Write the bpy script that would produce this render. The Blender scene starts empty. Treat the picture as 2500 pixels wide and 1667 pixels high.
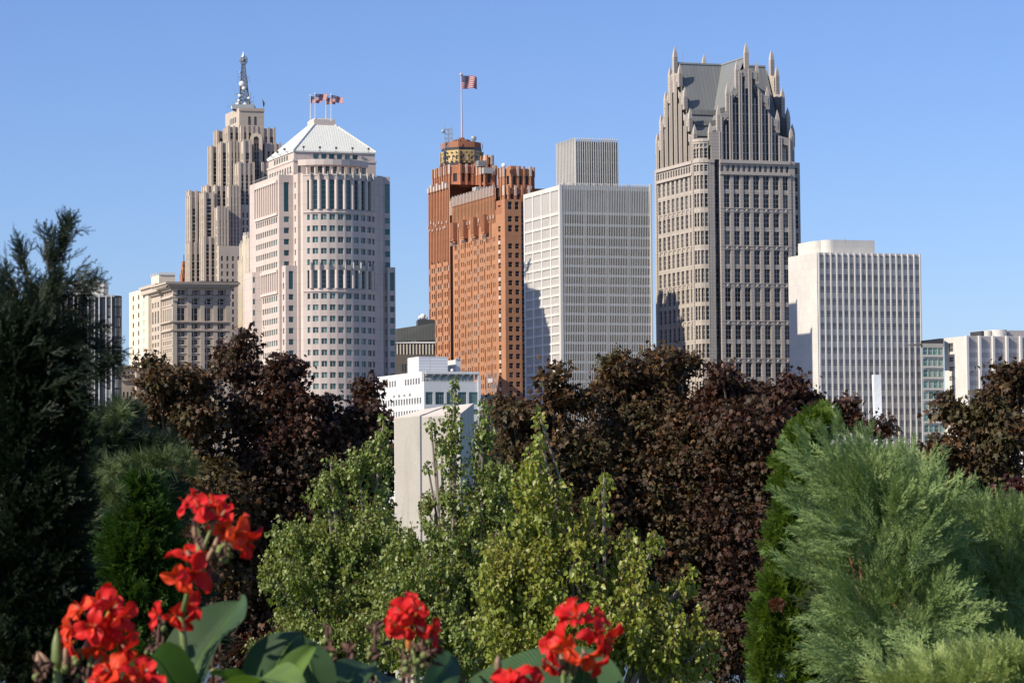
import bpy, math, random
import numpy as np
from mathutils import Vector, Matrix
R = math.radians
random.seed(7); RNG = np.random.default_rng(11)
SC = bpy.context.scene
COL = SC.collection
# ------------------------------------------------------------------ camera model (source photograph 2500 x 1667)
FPX = 6640.0; PITCH = math.atan(372.0/FPX); ROLL = -0.0081; CAMZ = 8.0
CAMM = (Matrix.Rotation(math.pi/2+PITCH, 3, 'X') @ Matrix.Rotation(ROLL, 3, 'Z'))
def ray(px, py):
    d = CAMM @ Vector(((px-1250)/FPX, -(py-833.5)/FPX, -1.0))
    return d.x/d.y, d.z/d.y
def P(px, py, Y):
    a, b = ray(px, py); return Vector((a*Y, Y, CAMZ+b*Y))
def zat(px, py, Y): return CAMZ+ray(px, py)[1]*Y
def topx(p):
    d = CAMM.transposed() @ (Vector(p)-Vector((0, 0, CAMZ)))
    return 1250+FPX*d.x/-d.z, 833.5-FPX*d.y/-d.z
# ------------------------------------------------------------------ nodes / materials
MATS = {}
def newmat(name):
    m = bpy.data.materials.new(name); m.use_nodes = True; MATS[name] = m
    nt = m.node_tree; b = nt.nodes['Principled BSDF']; return m, nt, b
def N(nt, t, **kw):
    n = nt.nodes.new(t)
    for k, v in kw.items(): setattr(n, k, v)
    return n
def ramp(nt, stops, fac):
    r = N(nt, 'ShaderNodeValToRGB'); e = r.color_ramp.elements
    while len(e) < len(stops): e.new(0.5)
    for i, (p, c) in enumerate(stops):
        e[i].position = p; e[i].color = (*c, 1)
    nt.links.new(fac, r.inputs[0]); return r.outputs[0]
def mixc(nt, a, b, fac, mode='MIX'):
    m = N(nt, 'ShaderNodeMix', data_type='RGBA', blend_type=mode)
    for s, v in ((m.inputs[0], fac), (m.inputs[6], a), (m.inputs[7], b)):
        if isinstance(v, bpy.types.NodeSocket): nt.links.new(v, s)
        elif isinstance(v, tuple): s.default_value = (*v, 1)
        else: s.default_value = v
    return m.outputs[2]
def math_(nt, op, a, b=None, c=None):
    m = N(nt, 'ShaderNodeMath', operation=op)
    for s, v in zip(m.inputs, (a, b, c)):
        if v is None: continue
        if isinstance(v, bpy.types.NodeSocket): nt.links.new(v, s)
        else: s.default_value = v
    return m.outputs[0]
def noise(nt, scale, coord='Object', detail=4, stretch=None, rough=.6):
    tc = N(nt, 'ShaderNodeTexCoord'); out = tc.outputs[coord]
    if stretch:
        mp = N(nt, 'ShaderNodeMapping'); mp.inputs['Scale'].default_value = stretch
        nt.links.new(out, mp.inputs[0]); out = mp.outputs[0]
    n = N(nt, 'ShaderNodeTexNoise'); n.inputs['Scale'].default_value = scale; n.inputs['Detail'].default_value = detail
    n.inputs['Roughness'].default_value = rough
    nt.links.new(out, n.inputs['Vector']); return n.outputs['Fac']
def dk(c, f): return tuple(x*f for x in c)
def stone(name, col, joints=None, var=.10, rough=.8, mort=.72, streak=.10, msize=.06, cvar=.92):
    m, nt, b = newmat(name)
    n1 = noise(nt, .06, detail=5); n2 = noise(nt, .5, stretch=(1, 1, .12), detail=4)
    c = ramp(nt, [(.3, dk(col, 1-var)), (.7, dk(col, 1+var*.6))], n1)
    c = mixc(nt, c, dk(col, .75), math_(nt, 'MULTIPLY', ramp(nt, [(.5, (0, 0, 0)), (.75, (1, 1, 1))], n2), streak*2))
    if joints:
        tc = N(nt, 'ShaderNodeTexCoord'); br = N(nt, 'ShaderNodeTexBrick')
        br.offset = joints[2] if len(joints) > 2 else 0.0
        br.inputs['Scale'].default_value = 1; br.inputs['Brick Width'].default_value = joints[0]; br.inputs['Row Height'].default_value = joints[1]
        br.inputs['Mortar Size'].default_value = msize; br.inputs['Mortar Smooth'].default_value = .1; br.inputs['Bias'].default_value = 0
        br.inputs['Color1'].default_value = (1, 1, 1, 1); br.inputs['Color2'].default_value = (cvar, cvar, cvar, 1); br.inputs['Mortar'].default_value = (mort, mort, mort, 1)
        nt.links.new(tc.outputs['UV'], br.inputs['Vector'])
        c = mixc(nt, c, br.outputs['Color'], 1.0, 'MULTIPLY')
    nt.links.new(c, b.inputs['Base Color']); b.inputs['Roughness'].default_value = rough
    b.inputs['Specular IOR Level'].default_value = .3
    return m
def plain(name, col, rough=.6, metal=0, spec=.4, var=.06, scale=.8):
    m, nt, b = newmat(name)
    c = ramp(nt, [(.3, dk(col, 1-var)), (.7, dk(col, 1+var))], noise(nt, scale))
    nt.links.new(c, b.inputs['Base Color']); b.inputs['Roughness'].default_value = rough
    b.inputs['Metallic'].default_value = metal; b.inputs['Specular IOR Level'].default_value = spec
    return m
def glass(name, dark, light, blind=None, rough=.12, spec=.6, pb=.72):
    """dark window glass; each pane differs a little, some have blinds"""
    m, nt, b = newmat(name)
    oi = N(nt, 'ShaderNodeObjectInfo'); ge = N(nt, 'ShaderNodeNewGeometry')
    r = math_(nt, 'FRACT', math_(nt, 'ADD', math_(nt, 'MULTIPLY', oi.outputs['Random'], 7.3), math_(nt, 'MULTIPLY', ge.outputs['Random Per Island'], 3.7)))
    stops = [(0, dark), (pb*.5, light), (pb, dk(dark, 1.2))]
    if blind: stops += [(min(.99, pb+.03), blind)]
    c = ramp(nt, stops, r)
    n = noise(nt, .7)
    c = mixc(nt, c, ramp(nt, [(.35, (.6, .6, .6)), (.7, (1.25, 1.25, 1.25))], n), .6, 'MULTIPLY')
    nt.links.new(c, b.inputs['Base Color']); b.inputs['Roughness'].default_value = rough
    b.inputs['Specular IOR Level'].default_value = spec
    return m
def leafmat(name, cols, trans=.3, rough=.45, spec=.4, patch=None, pscale=.6, tcol=None):
    m, nt, b = newmat(name)
    ge = N(nt, 'ShaderNodeNewGeometry')
    n = len(cols); c = ramp(nt, [(i/max(1, n-1), k) for i, k in enumerate(cols)], ge.outputs['Random Per Island'])
    if patch:
        f = ramp(nt, [(.50, (0, 0, 0)), (.62, (1, 1, 1))], noise(nt, pscale, detail=3))
        c = mixc(nt, c, patch, math_(nt, 'MULTIPLY', f, .7))
    nt.links.new(c, b.inputs['Base Color']); b.inputs['Roughness'].default_value = rough; b.inputs['Specular IOR Level'].default_value = spec
    if trans > 0:
        tr = N(nt, 'ShaderNodeBsdfTranslucent'); mx = N(nt, 'ShaderNodeMixShader'); mx.inputs[0].default_value = trans
        cc = mixc(nt, c, tcol or (1.6, 1.5, .7), 1.0, 'MULTIPLY')
        nt.links.new(cc, tr.inputs['Color']); nt.links.new(b.outputs[0], mx.inputs[1]); nt.links.new(tr.outputs[0], mx.inputs[2])
        nt.links.new(mx.outputs[0], nt.nodes['Material Output'].inputs['Surface'])
    return m
# ------------------------------------------------------------------ objects
def tag(o, label=None, cat=None, group=None, kind=None):
    if label: o['label'] = label
    if cat: o['category'] = cat
    if group: o['group'] = group
    if kind: o['kind'] = kind
    return o
def empty(name, loc, label=None, cat=None, group=None):
    o = bpy.data.objects.new(name, None); COL.objects.link(o); o.location = loc; o.empty_display_size = 1
    return tag(o, label, cat, group)
class MB:
    def __init__(s): s.v = []; s.f = []; s.m = []; s.mats = []
    def mi(s, m):
        if m not in s.mats: s.mats.append(m)
        return s.mats.index(m)
    def poly(s, pts, m):
        i = len(s.v); s.v += [tuple(p) for p in pts]; s.f.append(tuple(range(i, i+len(pts)))); s.m.append(s.mi(m))
    def mesh(s, verts, faces, m):
        i = len(s.v); s.v += [tuple(p) for p in verts]; k = s.mi(m)
        for f in faces: s.f.append(tuple(i+j for j in f)); s.m.append(k)
    def obox(s, o, ax, ay, az, m):
        """box from origin o spanned by three vectors"""
        o = Vector(o); ax, ay, az = Vector(ax), Vector(ay), Vector(az)
        v = [o, o+ax, o+ax+ay, o+ay]; v += [p+az for p in v]
        f = [(0, 3, 2, 1), (4, 5, 6, 7), (0, 1, 5, 4), (1, 2, 6, 5), (2, 3, 7, 6), (3, 0, 4, 7)]
        if ax.cross(ay).dot(az) < 0: f = [t[::-1] for t in f]
        s.mesh(v, f, m)
    def tube(s, pts, rad, m, n=8, caps=True):
        pts = [Vector(p) for p in pts]; rad = rad if isinstance(rad, (list, tuple)) else [rad]*len(pts)
        vs = []; fs = []
        for i, p in enumerate(pts):
            d = (pts[min(i+1, len(pts)-1)]-pts[max(i-1, 0)]).normalized()
            a = d.cross(Vector((0, 1, 0)) if abs(d.y) < .9 else Vector((1, 0, 0))).normalized(); b = d.cross(a)
            for k in range(n):
                t = 2*math.pi*k/n; vs.append(p+(a*math.cos(t)+b*math.sin(t))*rad[i])
        for i in range(len(pts)-1):
            for k in range(n):
                k2 = (k+1) % n; fs.append((i*n+k, i*n+k2, (i+1)*n+k2, (i+1)*n+k))
        if caps: fs.append(tuple(range(n))[::-1]); fs.append(tuple(range((len(pts)-1)*n, len(pts)*n)))
        s.mesh(vs, fs, m)
    def sphere(s, c, r, m, nu=12, nv=8, sz=(1, 1, 1)):
        vs = []; fs = []
        for j in range(nv+1):
            ph = math.pi*j/nv
            for i in range(nu):
                t = 2*math.pi*i/nu
                vs.append((c[0]+r*sz[0]*math.sin(ph)*math.cos(t), c[1]+r*sz[1]*math.sin(ph)*math.sin(t), c[2]+r*sz[2]*math.cos(ph)))
        for j in range(nv):
            for i in range(nu):
                i2 = (i+1) % nu; fs.append((j*nu+i, (j+1)*nu+i, (j+1)*nu+i2, j*nu+i2))
        s.mesh(vs, fs, m)
    def prism(s, poly, z0, z1, m, top=True, bottom=False):
        n = len(poly)
        for i in range(n):
            a, b = poly[i], poly[(i+1) % n]
            s.poly([(a[0], a[1], z0), (b[0], b[1], z0), (b[0], b[1], z1), (a[0], a[1], z1)], m)
        if top: s.poly([(p[0], p[1], z1) for p in poly], m)
        if bottom: s.poly([(p[0], p[1], z0) for p in poly][::-1], m)
    def build(s, name, parent=None, base=None, smooth=False, kind=None):
        if not s.f: return None
        base = Vector(base) if base is not None else (parent.location.copy() if parent else Vector((0, 0, 0)))
        me = bpy.data.meshes.new(name)
        v = np.array(s.v, dtype=np.float64)-np.array(base)
        me.from_pydata(v.tolist(), [], s.f)
        for m in s.mats: me.materials.append(m)
        me.polygons.foreach_set('material_index', s.m)
        uvs(me)
        if smooth: me.polygons.foreach_set('use_smooth', [True]*len(s.f))
        o = bpy.data.objects.new(name, me); COL.objects.link(o)
        if parent: o.parent = parent
        else: o.location = base
        if kind: o['kind'] = kind
        return o
def uvs(me):
    nl = len(me.loops); nv = len(me.vertices); npf = len(me.polygons)
    co = np.empty(nv*3); me.vertices.foreach_get('co', co); co = co.reshape(-1, 3)
    li = np.empty(nl, dtype=np.int32); me.loops.foreach_get('vertex_index', li)
    nr = np.empty(npf*3); me.polygons.foreach_get('normal', nr); nr = nr.reshape(-1, 3)
    lt = np.empty(npf, dtype=np.int32); me.polygons.foreach_get('loop_total', lt)
    fn = np.repeat(nr, lt, axis=0); c = co[li]
    h = np.hypot(fn[:, 0], fn[:, 1])+1e-9; tx = -fn[:, 1]/h; ty = fn[:, 0]/h
    vert = np.abs(fn[:, 2]) < .95
    u = np.where(vert, c[:, 0]*tx+c[:, 1]*ty, c[:, 0]); w = np.where(vert, c[:, 2], c[:, 1])
    l = me.uv_layers.new(name='UVMap'); l.data.foreach_set('uv', np.stack([u, w], 1).ravel())
def scatter(name, tv, tf, M, T, mat, parent=None, base=None, smooth=False):
    """one real mesh made of many placed copies of a small template (leaves, needles, sprays)"""
    tv = np.array(tv, float); n = len(T); k = len(tv)
    base = np.array(base if base is not None else (parent.location if parent else (0, 0, 0)), float)
    V = np.einsum('nij,kj->nki', M, tv)+T[:, None, :]-base
    lt = np.array([len(f) for f in tf]); fl = np.concatenate([np.array(f) for f in tf])
    L = (fl[None, :]+(np.arange(n)*k)[:, None]).ravel()
    LT = np.tile(lt, n); LS = np.concatenate([[0], np.cumsum(LT)[:-1]])
    me = bpy.data.meshes.new(name)
    me.vertices.add(n*k); me.vertices.foreach_set('co', V.ravel())
    me.loops.add(len(L)); me.loops.foreach_set('vertex_index', L.astype(np.int32))
    me.polygons.add(len(LT)); me.polygons.foreach_set('loop_start', LS.astype(np.int32)); me.polygons.foreach_set('loop_total', LT.astype(np.int32))
    if smooth: me.polygons.foreach_set('use_smooth', [True]*len(LT))
    me.update(calc_edges=True); me.validate()
    me.materials.append(mat)
    o = bpy.data.objects.new(name, me); COL.objects.link(o)
    if parent: o.parent = parent
    else: o.location = base
    return o
def frames(d, nrm, s):
    """matrices whose columns are side, axis d, normal"""
    d = d/np.linalg.norm(d, axis=1, keepdims=True)
    x = np.cross(d, nrm); x /= np.linalg.norm(x, axis=1, keepdims=True)+1e-9
    z = np.cross(x, d)
    return np.stack([x, d, z], axis=2)*s[:, None, None]
# ------------------------------------------------------------------ buildings
PHF = R(16); PHL = R(22.5)
UF = Vector((math.cos(PHF), math.sin(PHF))); UL = Vector((-math.sin(PHL), math.cos(PHL)))
GZ = 3.0
def corner(px, py, D): a, b = ray(px, py); return Vector((a*D, D))
def along(p, u, px, py):
    m = ray(px, py)[0]; t = (m*p.y-p.x)/(u.x-m*u.y); return p+u*t
def even(W, n, frac=.5, m0=0.0, m1=None):
    m1 = m0 if m1 is None else m1; s = (W-m0-m1)/n
    return [(m0+s*(i+.5-frac/2), m0+s*(i+.5+frac/2)) for i in range(n)]
def zrows(px, Y, lst): return sorted([tuple(sorted((zat(px, a, Y), zat(px, b, Y)))) for a, b in lst])
class Win:
    def __init__(s, g, nv=0, nh=0, bw=.12, fm=None, rec=.4): s.g, s.nv, s.nh, s.bw, s.fm, s.rec = g, nv, nh, bw, fm, rec
WCACHE = {}
def winmesh(st, w, h):
    key = (id(st), round(w, 2), round(h, 2))
    if key in WCACHE: return WCACHE[key]
    b = MB(); b.poly([(0, 0, 0), (w, 0, 0), (w, 0, h), (0, 0, h)], st.g)
    if st.fm:
        for i in range(1, st.nv+1):
            x = w*i/(st.nv+1); b.obox((x-st.bw/2, -.08, 0), (st.bw, 0, 0), (0, .06, 0), (0, 0, h), st.fm)
        for i in range(1, st.nh+1):
            z = h*i/(st.nh+1); b.obox((0, -.07, z-st.bw/2), (w, 0, 0), (0, .05, 0), (0, 0, st.bw), st.fm)
    WCACHE[key] = b; return b
class Bld:
    def __init__(s, name, label, D, px, cat='building'):
        c = corner(px, 1150, D); s.e = empty(name, (c.x, c.y, GZ), label, cat); s.w = MB(); s.wins = []
    def face(s, p0, p1, z0, z1, wm, cols=(), rows=(), st=None):
        """a wall plane tiled round its openings; every opening gets reveals and a window"""
        p0 = Vector((p0[0], p0[1])); p1 = Vector((p1[0], p1[1])); W = (p1-p0).length; u = (p1-p0)/W; n = Vector((u.y, -u.x))
        def pt(a, z, d=0): q = p0+u*a-n*d; return (q.x, q.y, z)
        rows = sorted(rows)
        rows = [(max(a, z0+.05), min(b, z1-.05)) for a, b in rows if b > z0+.3 and a < z1-.3]
        if not cols or not rows:
            s.w.poly([pt(0, z0), pt(W, z0), pt(W, z1), pt(0, z1)], wm); return
        a = 0
        for c0, c1 in cols:
            if c0 > a: s.w.poly([pt(a, z0), pt(c0, z0), pt(c0, z1), pt(a, z1)], wm)
            z = z0
            for r0, r1 in rows:
                s.w.poly([pt(c0, z), pt(c1, z), pt(c1, r0), pt(c0, r0)], wm); z = r1
                d = st.rec
                s.w.poly([pt(c0, r0), pt(c1, r0), pt(c1, r0, d), pt(c0, r0, d)], wm)
                s.w.poly([pt(c0, r1, d), pt(c1, r1, d), pt(c1, r1), pt(c0, r1)], wm)
                s.w.poly([pt(c0, r0), pt(c0, r0, d), pt(c0, r1, d), pt(c0, r1)], wm)
                s.w.poly([pt(c1, r0, d), pt(c1, r0), pt(c1, r1), pt(c1, r1, d)], wm)
                s.wins.append((st, c1-c0, r1-r0, Vector(pt(c0, r0, d)), math.atan2(u.y, u.x), n))
            s.w.poly([pt(c0, z), pt(c1, z), pt(c1, z1), pt(c0, z1)], wm)
            a = c1
        if a < W: s.w.poly([pt(a, z0), pt(W, z0), pt(W, z1), pt(a, z1)], wm)
    def pane(s, p0, p1, z0, z1, st):
        p0 = Vector((p0[0], p0[1])); p1 = Vector((p1[0], p1[1])); u = (p1-p0); W = u.length; u /= W
        s.wins.append((st, W, z1-z0, Vector((p0.x, p0.y, z0)), math.atan2(u.y, u.x), Vector((u.y, -u.x))))
    def body(s, poly, z0, z1, wm, specs=None, cap=True, capm=None):
        n = len(poly)
        for i in range(n):
            sp = (specs or {}).get(i)
            if sp: s.face(poly[i], poly[(i+1) % n], z0, z1, wm, **sp)
            else: s.face(poly[i], poly[(i+1) % n], z0, z1, wm)
        if cap: s.w.poly([(p[0], p[1], z1) for p in poly], capm or wm)
    def fin(s, p0, u, a, wid, dep, z0, z1, m, inset=0.0, mb=None):
        """upright fin on a wall: a = distance along, dep = how far it stands out"""
        n = Vector((u.y, -u.x)); q = p0+u*a-n*inset
        (mb or s.w).obox((q.x, q.y, z0), (u.x*wid, u.y*wid, 0), (n.x*(dep+inset), n.y*(dep+inset), 0), (0, 0, z1-z0), m)
    def finish(s):
        s.w.build('wall', s.e)
        def score(w):
            x, y = topx(w[3]); vis = 1 if (-40 < x < 2540 and -40 < y < 1080) else 0
            v = Vector((w[3].x, w[3].y)).normalized()
            return w[1]*w[2]*max(0, -v.dot(w[5]))*vis
        ws = sorted(s.wins, key=score, reverse=True)
        base = s.e.location; mc = {}
        one = [w for w in ws[:100] if score(w) > 0]
        rest = [w for w in ws[len(one):] if score(w) > 0 or topx(w[3])[1] < 1250]
        for st, w, h, loc, ang, n in one:
            key = (id(st), round(w, 2), round(h, 2))
            if key not in mc:
                o = winmesh(st, w, h).build('window', s.e, base=(0, 0, 0)); mc[key] = o.data
            else:
                o = bpy.data.objects.new('window', mc[key]); COL.objects.link(o); o.parent = s.e
            o.location = loc-base; o.rotation_euler = (0, 0, ang)
        if rest:
            b = MB()
            for st, w, h, loc, ang, n in rest:
                t = winmesh(st, w, h); ca, sa = math.cos(ang), math.sin(ang); i = len(b.v)
                b.v += [(loc.x+x*ca-y*sa, loc.y+x*sa+y*ca, loc.z+z) for x, y, z in t.v]
                for f, mi in zip(t.f, t.m): b.f.append(tuple(i+j for j in f)); b.m.append(b.mi(t.mats[mi]))
            b.build('window', s.e, kind='stuff')
def quad(C, xl, yl, xr, yr, uf=UF, ul=UL, dback=None):
    """plan of a block: near corner C, left end seen at (xl,yl), right end seen at (xr,yr)"""
    r = along(C, uf, xr, yr)
    l = along(C, ul, xl, yl) if dback is None else C+ul*dback
    return [C, r, r+(l-C), l]
# ------------------------------------------------------------------ materials of the city
S_PINK = stone('pink_granite', (.535, .45, .40), (3.4, 3.98, 0), var=.05, mort=.74, msize=.07, streak=.04)
S_PINKD = stone('pink_granite_trim', (.56, .475, .425), None, var=.05)
M_ROOFW = plain('white_metal_roof', (.64, .645, .59), .45, var=.04, scale=.2)
M_ROOFR = plain('white_roof_seam', (.66, .67, .62), .45, var=.03)
G_TEAL = glass('teal_glass', (.012, .055, .055), (.045, .15, .145), (.11, .21, .19))
G_DARK = glass('dark_glass', (.010, .012, .014), (.028, .034, .038), (.13, .13, .12), pb=.76, spec=.4)
G_PENO = glass('office_glass', (.025, .025, .025), (.065, .062, .058), (.20, .18, .15), pb=.74, spec=.35)
G_BRN = glass('brown_glass', (.014, .011, .009), (.04, .03, .024), (.13, .10, .08), pb=.88, spec=.3, rough=.25)
M_WHITE = plain('white_frame', (.72, .71, .68), .5)
M_GREYF = plain('grey_frame', (.34, .34, .33), .5)
M_DARK = plain('dark_metal', (.05, .05, .055), .45)
M_STEEL = plain('galvanised_steel', (.30, .32, .33), .45, metal=.3)
S_LIME = stone('limestone', (.49, .42, .345), (2.2, 1.2, .5), var=.10, mort=.90, msize=.05, streak=.10)
S_LIMED = stone('grey_limestone', (.50, .425, .345), (2.0, 1.0, .5), var=.14, mort=.88, msize=.05, streak=.2)
S_CREAM = stone('cream_stone', (.70, .62, .49), (2.0, 1.2, .5), var=.08, mort=.9, streak=.08)
S_BRICK = stone('orange_brick', (.41, .20, .108), (2.6, 3.76, 0), var=.10, mort=.84, msize=.12, streak=.08, rough=.85)
S_BRICKR = stone('red_brown_brick', (.34, .145, .082), None, var=.22, streak=.2, rough=.85)
M_TERRA = plain('pale_terracotta', (.52, .42, .35), .6, var=.12, scale=.9)
M_GOLD = plain('gold_tile', (.46, .33, .13), .5, var=.35, scale=1.0)
M_BLACKT = plain('black_tile', (.025, .025, .03), .4, var=.1)
S_CONC = plain('white_lattice_concrete', (.55, .53, .49), .7, var=.04, scale=.1)
S_PANEL = stone('grey_panel', (.415, .395, .37), (1.2, 3.4, 0), var=.05, mort=.93, msize=.04, streak=.05)
S_GRAN = stone('taupe_granite', (.42, .375, .325), (4.0, 1.35, 0), var=.07, mort=.68, msize=.10, streak=.06)
S_GRANP = stone('smooth_taupe_granite', (.44, .39, .34), None, var=.06)
M_GROOF = stone('grey_metal_roof', (.19, .20, .20), (1.6, 40, 0), var=.05, mort=.72, msize=.12, streak=.03, rough=.5)
M_LOUV = plain('dark_louvre', (.06, .063, .066), .5)
S_MARB = stone('white_marble', (.58, .555, .51), (1.5, 2.9, .5), var=.09, mort=.84, msize=.06, streak=.14)
M_MULL = plain('white_marble_fin', (.58, .56, .53), .6, var=.05)
M_SPAN = plain('grey_spandrel', (.22, .22, .215), .4, var=.30, scale=.22)
S_WPAN = stone('white_panel', (.60, .60, .59), (30, 2.0, 0), var=.03, mort=.86, msize=.05, streak=.02)
M_CURT = plain('black_curtain_wall', (.03, .033, .04), .25, var=.15, scale=.2)
def floors(z0, z1, fh, wh, off=.8):
    r = []; z = z0+off
    while z+wh < z1-.4: r.append((z, z+wh)); z += fh
    return r
def pxblock(B, D, xl, xc, xr, y, zb, wm, nF=0, nL=0, fh=3.75, wh=2.5, st=None, fracF=.5, fracL=.45, mF=.06, depth=None, offz=1.2, topgap=1.2, cap=True, arch=False):
    C = corner(xc, y, D); z1 = zat(xc, y, D)
    q = quad(C, xl, y, xr, y, dback=depth) if xl is not None else quad(C, 0, 0, xr, y, dback=depth or 12)
    W = (q[1]-q[0]).length; L = (q[0]-q[3]).length; sp = {}
    rows = floors(zb, z1-topgap, fh, wh, offz)
    if nF: sp[0] = dict(cols=even(W, nF, fracF, W*mF), rows=rows, st=st); 
    if nL: sp[3] = dict(cols=even(L, nL, fracL, L*.08), rows=rows, st=st)
    if nL: sp[1] = dict(cols=even(L, nL, fracL, L*.08), rows=rows, st=st)
    B.body(q, zb, z1, wm, sp, cap)
    return q, z1
# ================================================================== pink granite tower with pyramid roof
def granite_tower():
    D = 960
    B = Bld('office_tower', 'pink granite office tower with rounded window bay and white pyramid roof', D, 780)
    C = corner(681, 427, D); ztop = zat(681, 427, D)
    L = along(C, UL, 621, 447); dL = (L-C).length
    fy = lambda k: zat(750, 448.5+27.5*k, 955)
    FH = fy(0)-fy(1)
    zf = [fy(k) for k in range(0, 26)]
    h = FH*.50
    single = lambda ks: sorted([(zf[k]-h/2, zf[k]+h/2) for k in ks])
    tall1 = (zf[2]-h*.62, zf[0]+h*.62); tall2 = (zf[9]-h*.62, zf[8]+h*.62)
    lowks = list(range(10, 25))
    gt = Win(G_TEAL, 1, 0, .16, S_PINKD, .45); gt1 = Win(G_TEAL, 0, 0, .16, None, .4); gs = Win(G_TEAL, 0, 0, .1, None, .35)
    gtall = Win(G_TEAL, 0, 5, .14, M_GREYF, .9); gtall2 = Win(G_TEAL, 0, 3, .14, M_GREYF, .9)
    zb = GZ
    zmid = zat(700, 650, D)          # top of the lower, wider stage
    # -- main stage, wing on the left
    r1 = along(C, UF, 716.5, 427)
    # bay geometry
    Cc2 = corner(797, 430, 974); RB = 20.5
    arc = []
    tws = [-20+8.4*i for i in range(11)]
    for t in tws: arc.append(Cc2+Vector((math.sin(R(t)), -math.cos(R(t))))*RB)
    p2 = along(C-UL*5.2+UF*4.5, UF, 727, 427)    # corner of the sliver
    p2r = along(p2, UF, 733.5, 427)
    p1r = p2+UL*5.4
    r1 = along(C, UF, *topx((p1r.x, p1r.y, ztop)))
    Rw = along(arc[-1]+UL*1.0, UF, 934, 435)
    Rw1 = along(arc[-1]+UL*3.0, UF, 935, 436); Rw2 = along(Rw1, UF, 952, 436)
    colL = [(dL*(.07+.088*i), dL*(.07+.088*i)+dL*.055) for i in range(10)]
    w1 = (r1-C).length
    rowsS = sorted(single(list(range(3, 8))+lowks))
    rowsT = sorted([tall2]+single(lowks)+single(range(3, 8))+[tall1])
    # left face: blank tall band with pilasters, rows of narrow windows
    B.face(L, C, zb, ztop, S_PINK, colL, sorted(single(list(range(3, 8))+lowks)), gs)
    uL = (C-L).normalized()
    for (a, b) in (tall1, tall2):
        for c0, c1 in colL: B.fin(L, uL, c1+.25, (dL*.088-(c1-c0))*.62, .55, a, b, S_PINKD)
        B.fin(L, uL, colL[0][0]-.9, .5, .55, a, b, S_PINKD)
        B.fin(L, uL, colL[0][0]-.9, colL[-1][1]-colL[0][0]+1.9, .62, b, b+.9, S_PINKD)
        B.fin(L, uL, colL[0][0]-.9, colL[-1][1]-colL[0][0]+1.9, .5, a-1.2, a-.3, S_PINKD)
    B.face(C, r1, zb, ztop, S_PINK, [(w1*.34, w1*.70)], rowsT, Win(G_TEAL, 0, 0, .1, None, .6))
    B.face(p1r, p2, zb, ztop, S_PINK, [(1.6, 2.9)], single(list(range(0, 8))+[8, 9]+lowks), gs)
    B.face(p2, p2r, zb, ztop, S_PINK)
    B.face(p2r, arc[0], zb, ztop, S_PINK)
    n = len(arc)-1
    for i in range(n):
        a, b = arc[i], arc[i+1]; W = (b-a).length
        if i == 0: c = [(W*.52, W*.86)]
        elif i == n-1: c = [(W*.1, W*.5)]
        else: c = [(W*.17, W*.83)]
        ct = [(W*.24, W*.76)] if 0 < i < n-1 else c
        u = (b-a).normalized()
        # singles and talls have different openings: split the facet by height
        segs = [(zb, tall2[0]-.8, c, single(lowks), gt if 0 < i < n-1 else gt1), (tall2[0]-.8, tall2[1]+.6, ct, [tall2], gtall2),
                (tall2[1]+.6, tall1[0]-.8, c, single(range(3, 8)), gt if 0 < i < n-1 else gt1), (tall1[0]-.8, ztop-.7, ct, [tall1], gtall)]
        for z0, z1, cc, rr, st in segs: B.face(a, b, z0, z1, S_PINK, cc, rr, st)
        if i < n-1 or True:
            for (t0, t1) in (tall1, tall2):
                if i > 0:
                    m = MB(); m.tube([(a.x, a.y, t0), (a.x, a.y, t1)], .62, S_PINKD, 12, False); B.w.mesh(m.v, m.f, S_PINKD)
                    nn = Vector((u.y, -u.x)); q = a
                    B.w.obox((q.x-u.x*.12+nn.x*.2, q.y-u.y*.12+nn.y*.2, t1+.2), (u.x*.24, u.y*.24, 0), (nn.x*.7, nn.y*.7, 0), (0, 0, 2.6), M_GREYF)
        B.fin(a, u, 0, W, .35, tall2[0]-1.2, tall2[0]-.7, S_PINKD); B.fin(a, u, 0, W, .35, tall1[0]-1.2, tall1[0]-.7, S_PINKD)
        B.fin(a, u, 0, W, .18, ztop-1.0, ztop-.6, S_PINKD)
    B.face(arc[-1], Rw, zb, ztop, S_PINK); B.face(Rw, Rw1, zb, ztop, S_PINK)
    w2 = (Rw2-Rw1).length
    B.face(Rw1, Rw2, zb, ztop, S_PINK, [(w2*.25, w2*.92)], rowsT, gt1)
    Rb = Rw2+UL*dL
    B.face(Rw2, Rb, zb, ztop, S_PINK, even(dL, 10, .5, 2), single(range(0, 25)), gs)
    B.face(Rb, L+(Rw1-C)*.0+UL*6, zb, ztop, S_PINK); B.face(L+UL*6, L, zb, ztop, S_PINK)
    B.w.poly([(p.x, p.y, ztop-.75) for p in [C, r1, p1r, p2, p2r]+arc+[Rw, Rw1, Rw2, Rb, L+UL*6, L]], S_PINKD)
    # railing at roof edge
    for (a, b) in ((L, C), (C, r1)):
        d = (b-a); 
        for i in range(int(d.length/1.6)):
            q = a+d.normalized()*(i*1.6+.4)+UL*.3; B.w.obox((q.x, q.y, ztop), (.1, 0, 0), (0, .1, 0), (0, 0, 1.1), M_GREYF)
        B.w.obox((a.x, a.y+.3, ztop+1.0), (d.x, d.y, 0), (0, .1, 0), (0, 0, .12), M_GREYF)
    # lower wider stage: left rear, left front, right
    q = [along(C-UL*4.2+UF*2.2, UF, 697, 650)]; q0 = q[0]; q1 = p2-UL*.0+Vector((-.2, .6)); q1 = along(q0, UF, 726.5, 650)
    ql = q0+UL*4.6
    wq = (q1-q0).length
    lowrows = sorted([tall2]+single(lowks))
    B.face(ql, q0, zb, zmid, S_PINK, [(1.5, 2.9)], single([8, 9]+lowks), gs)
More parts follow.
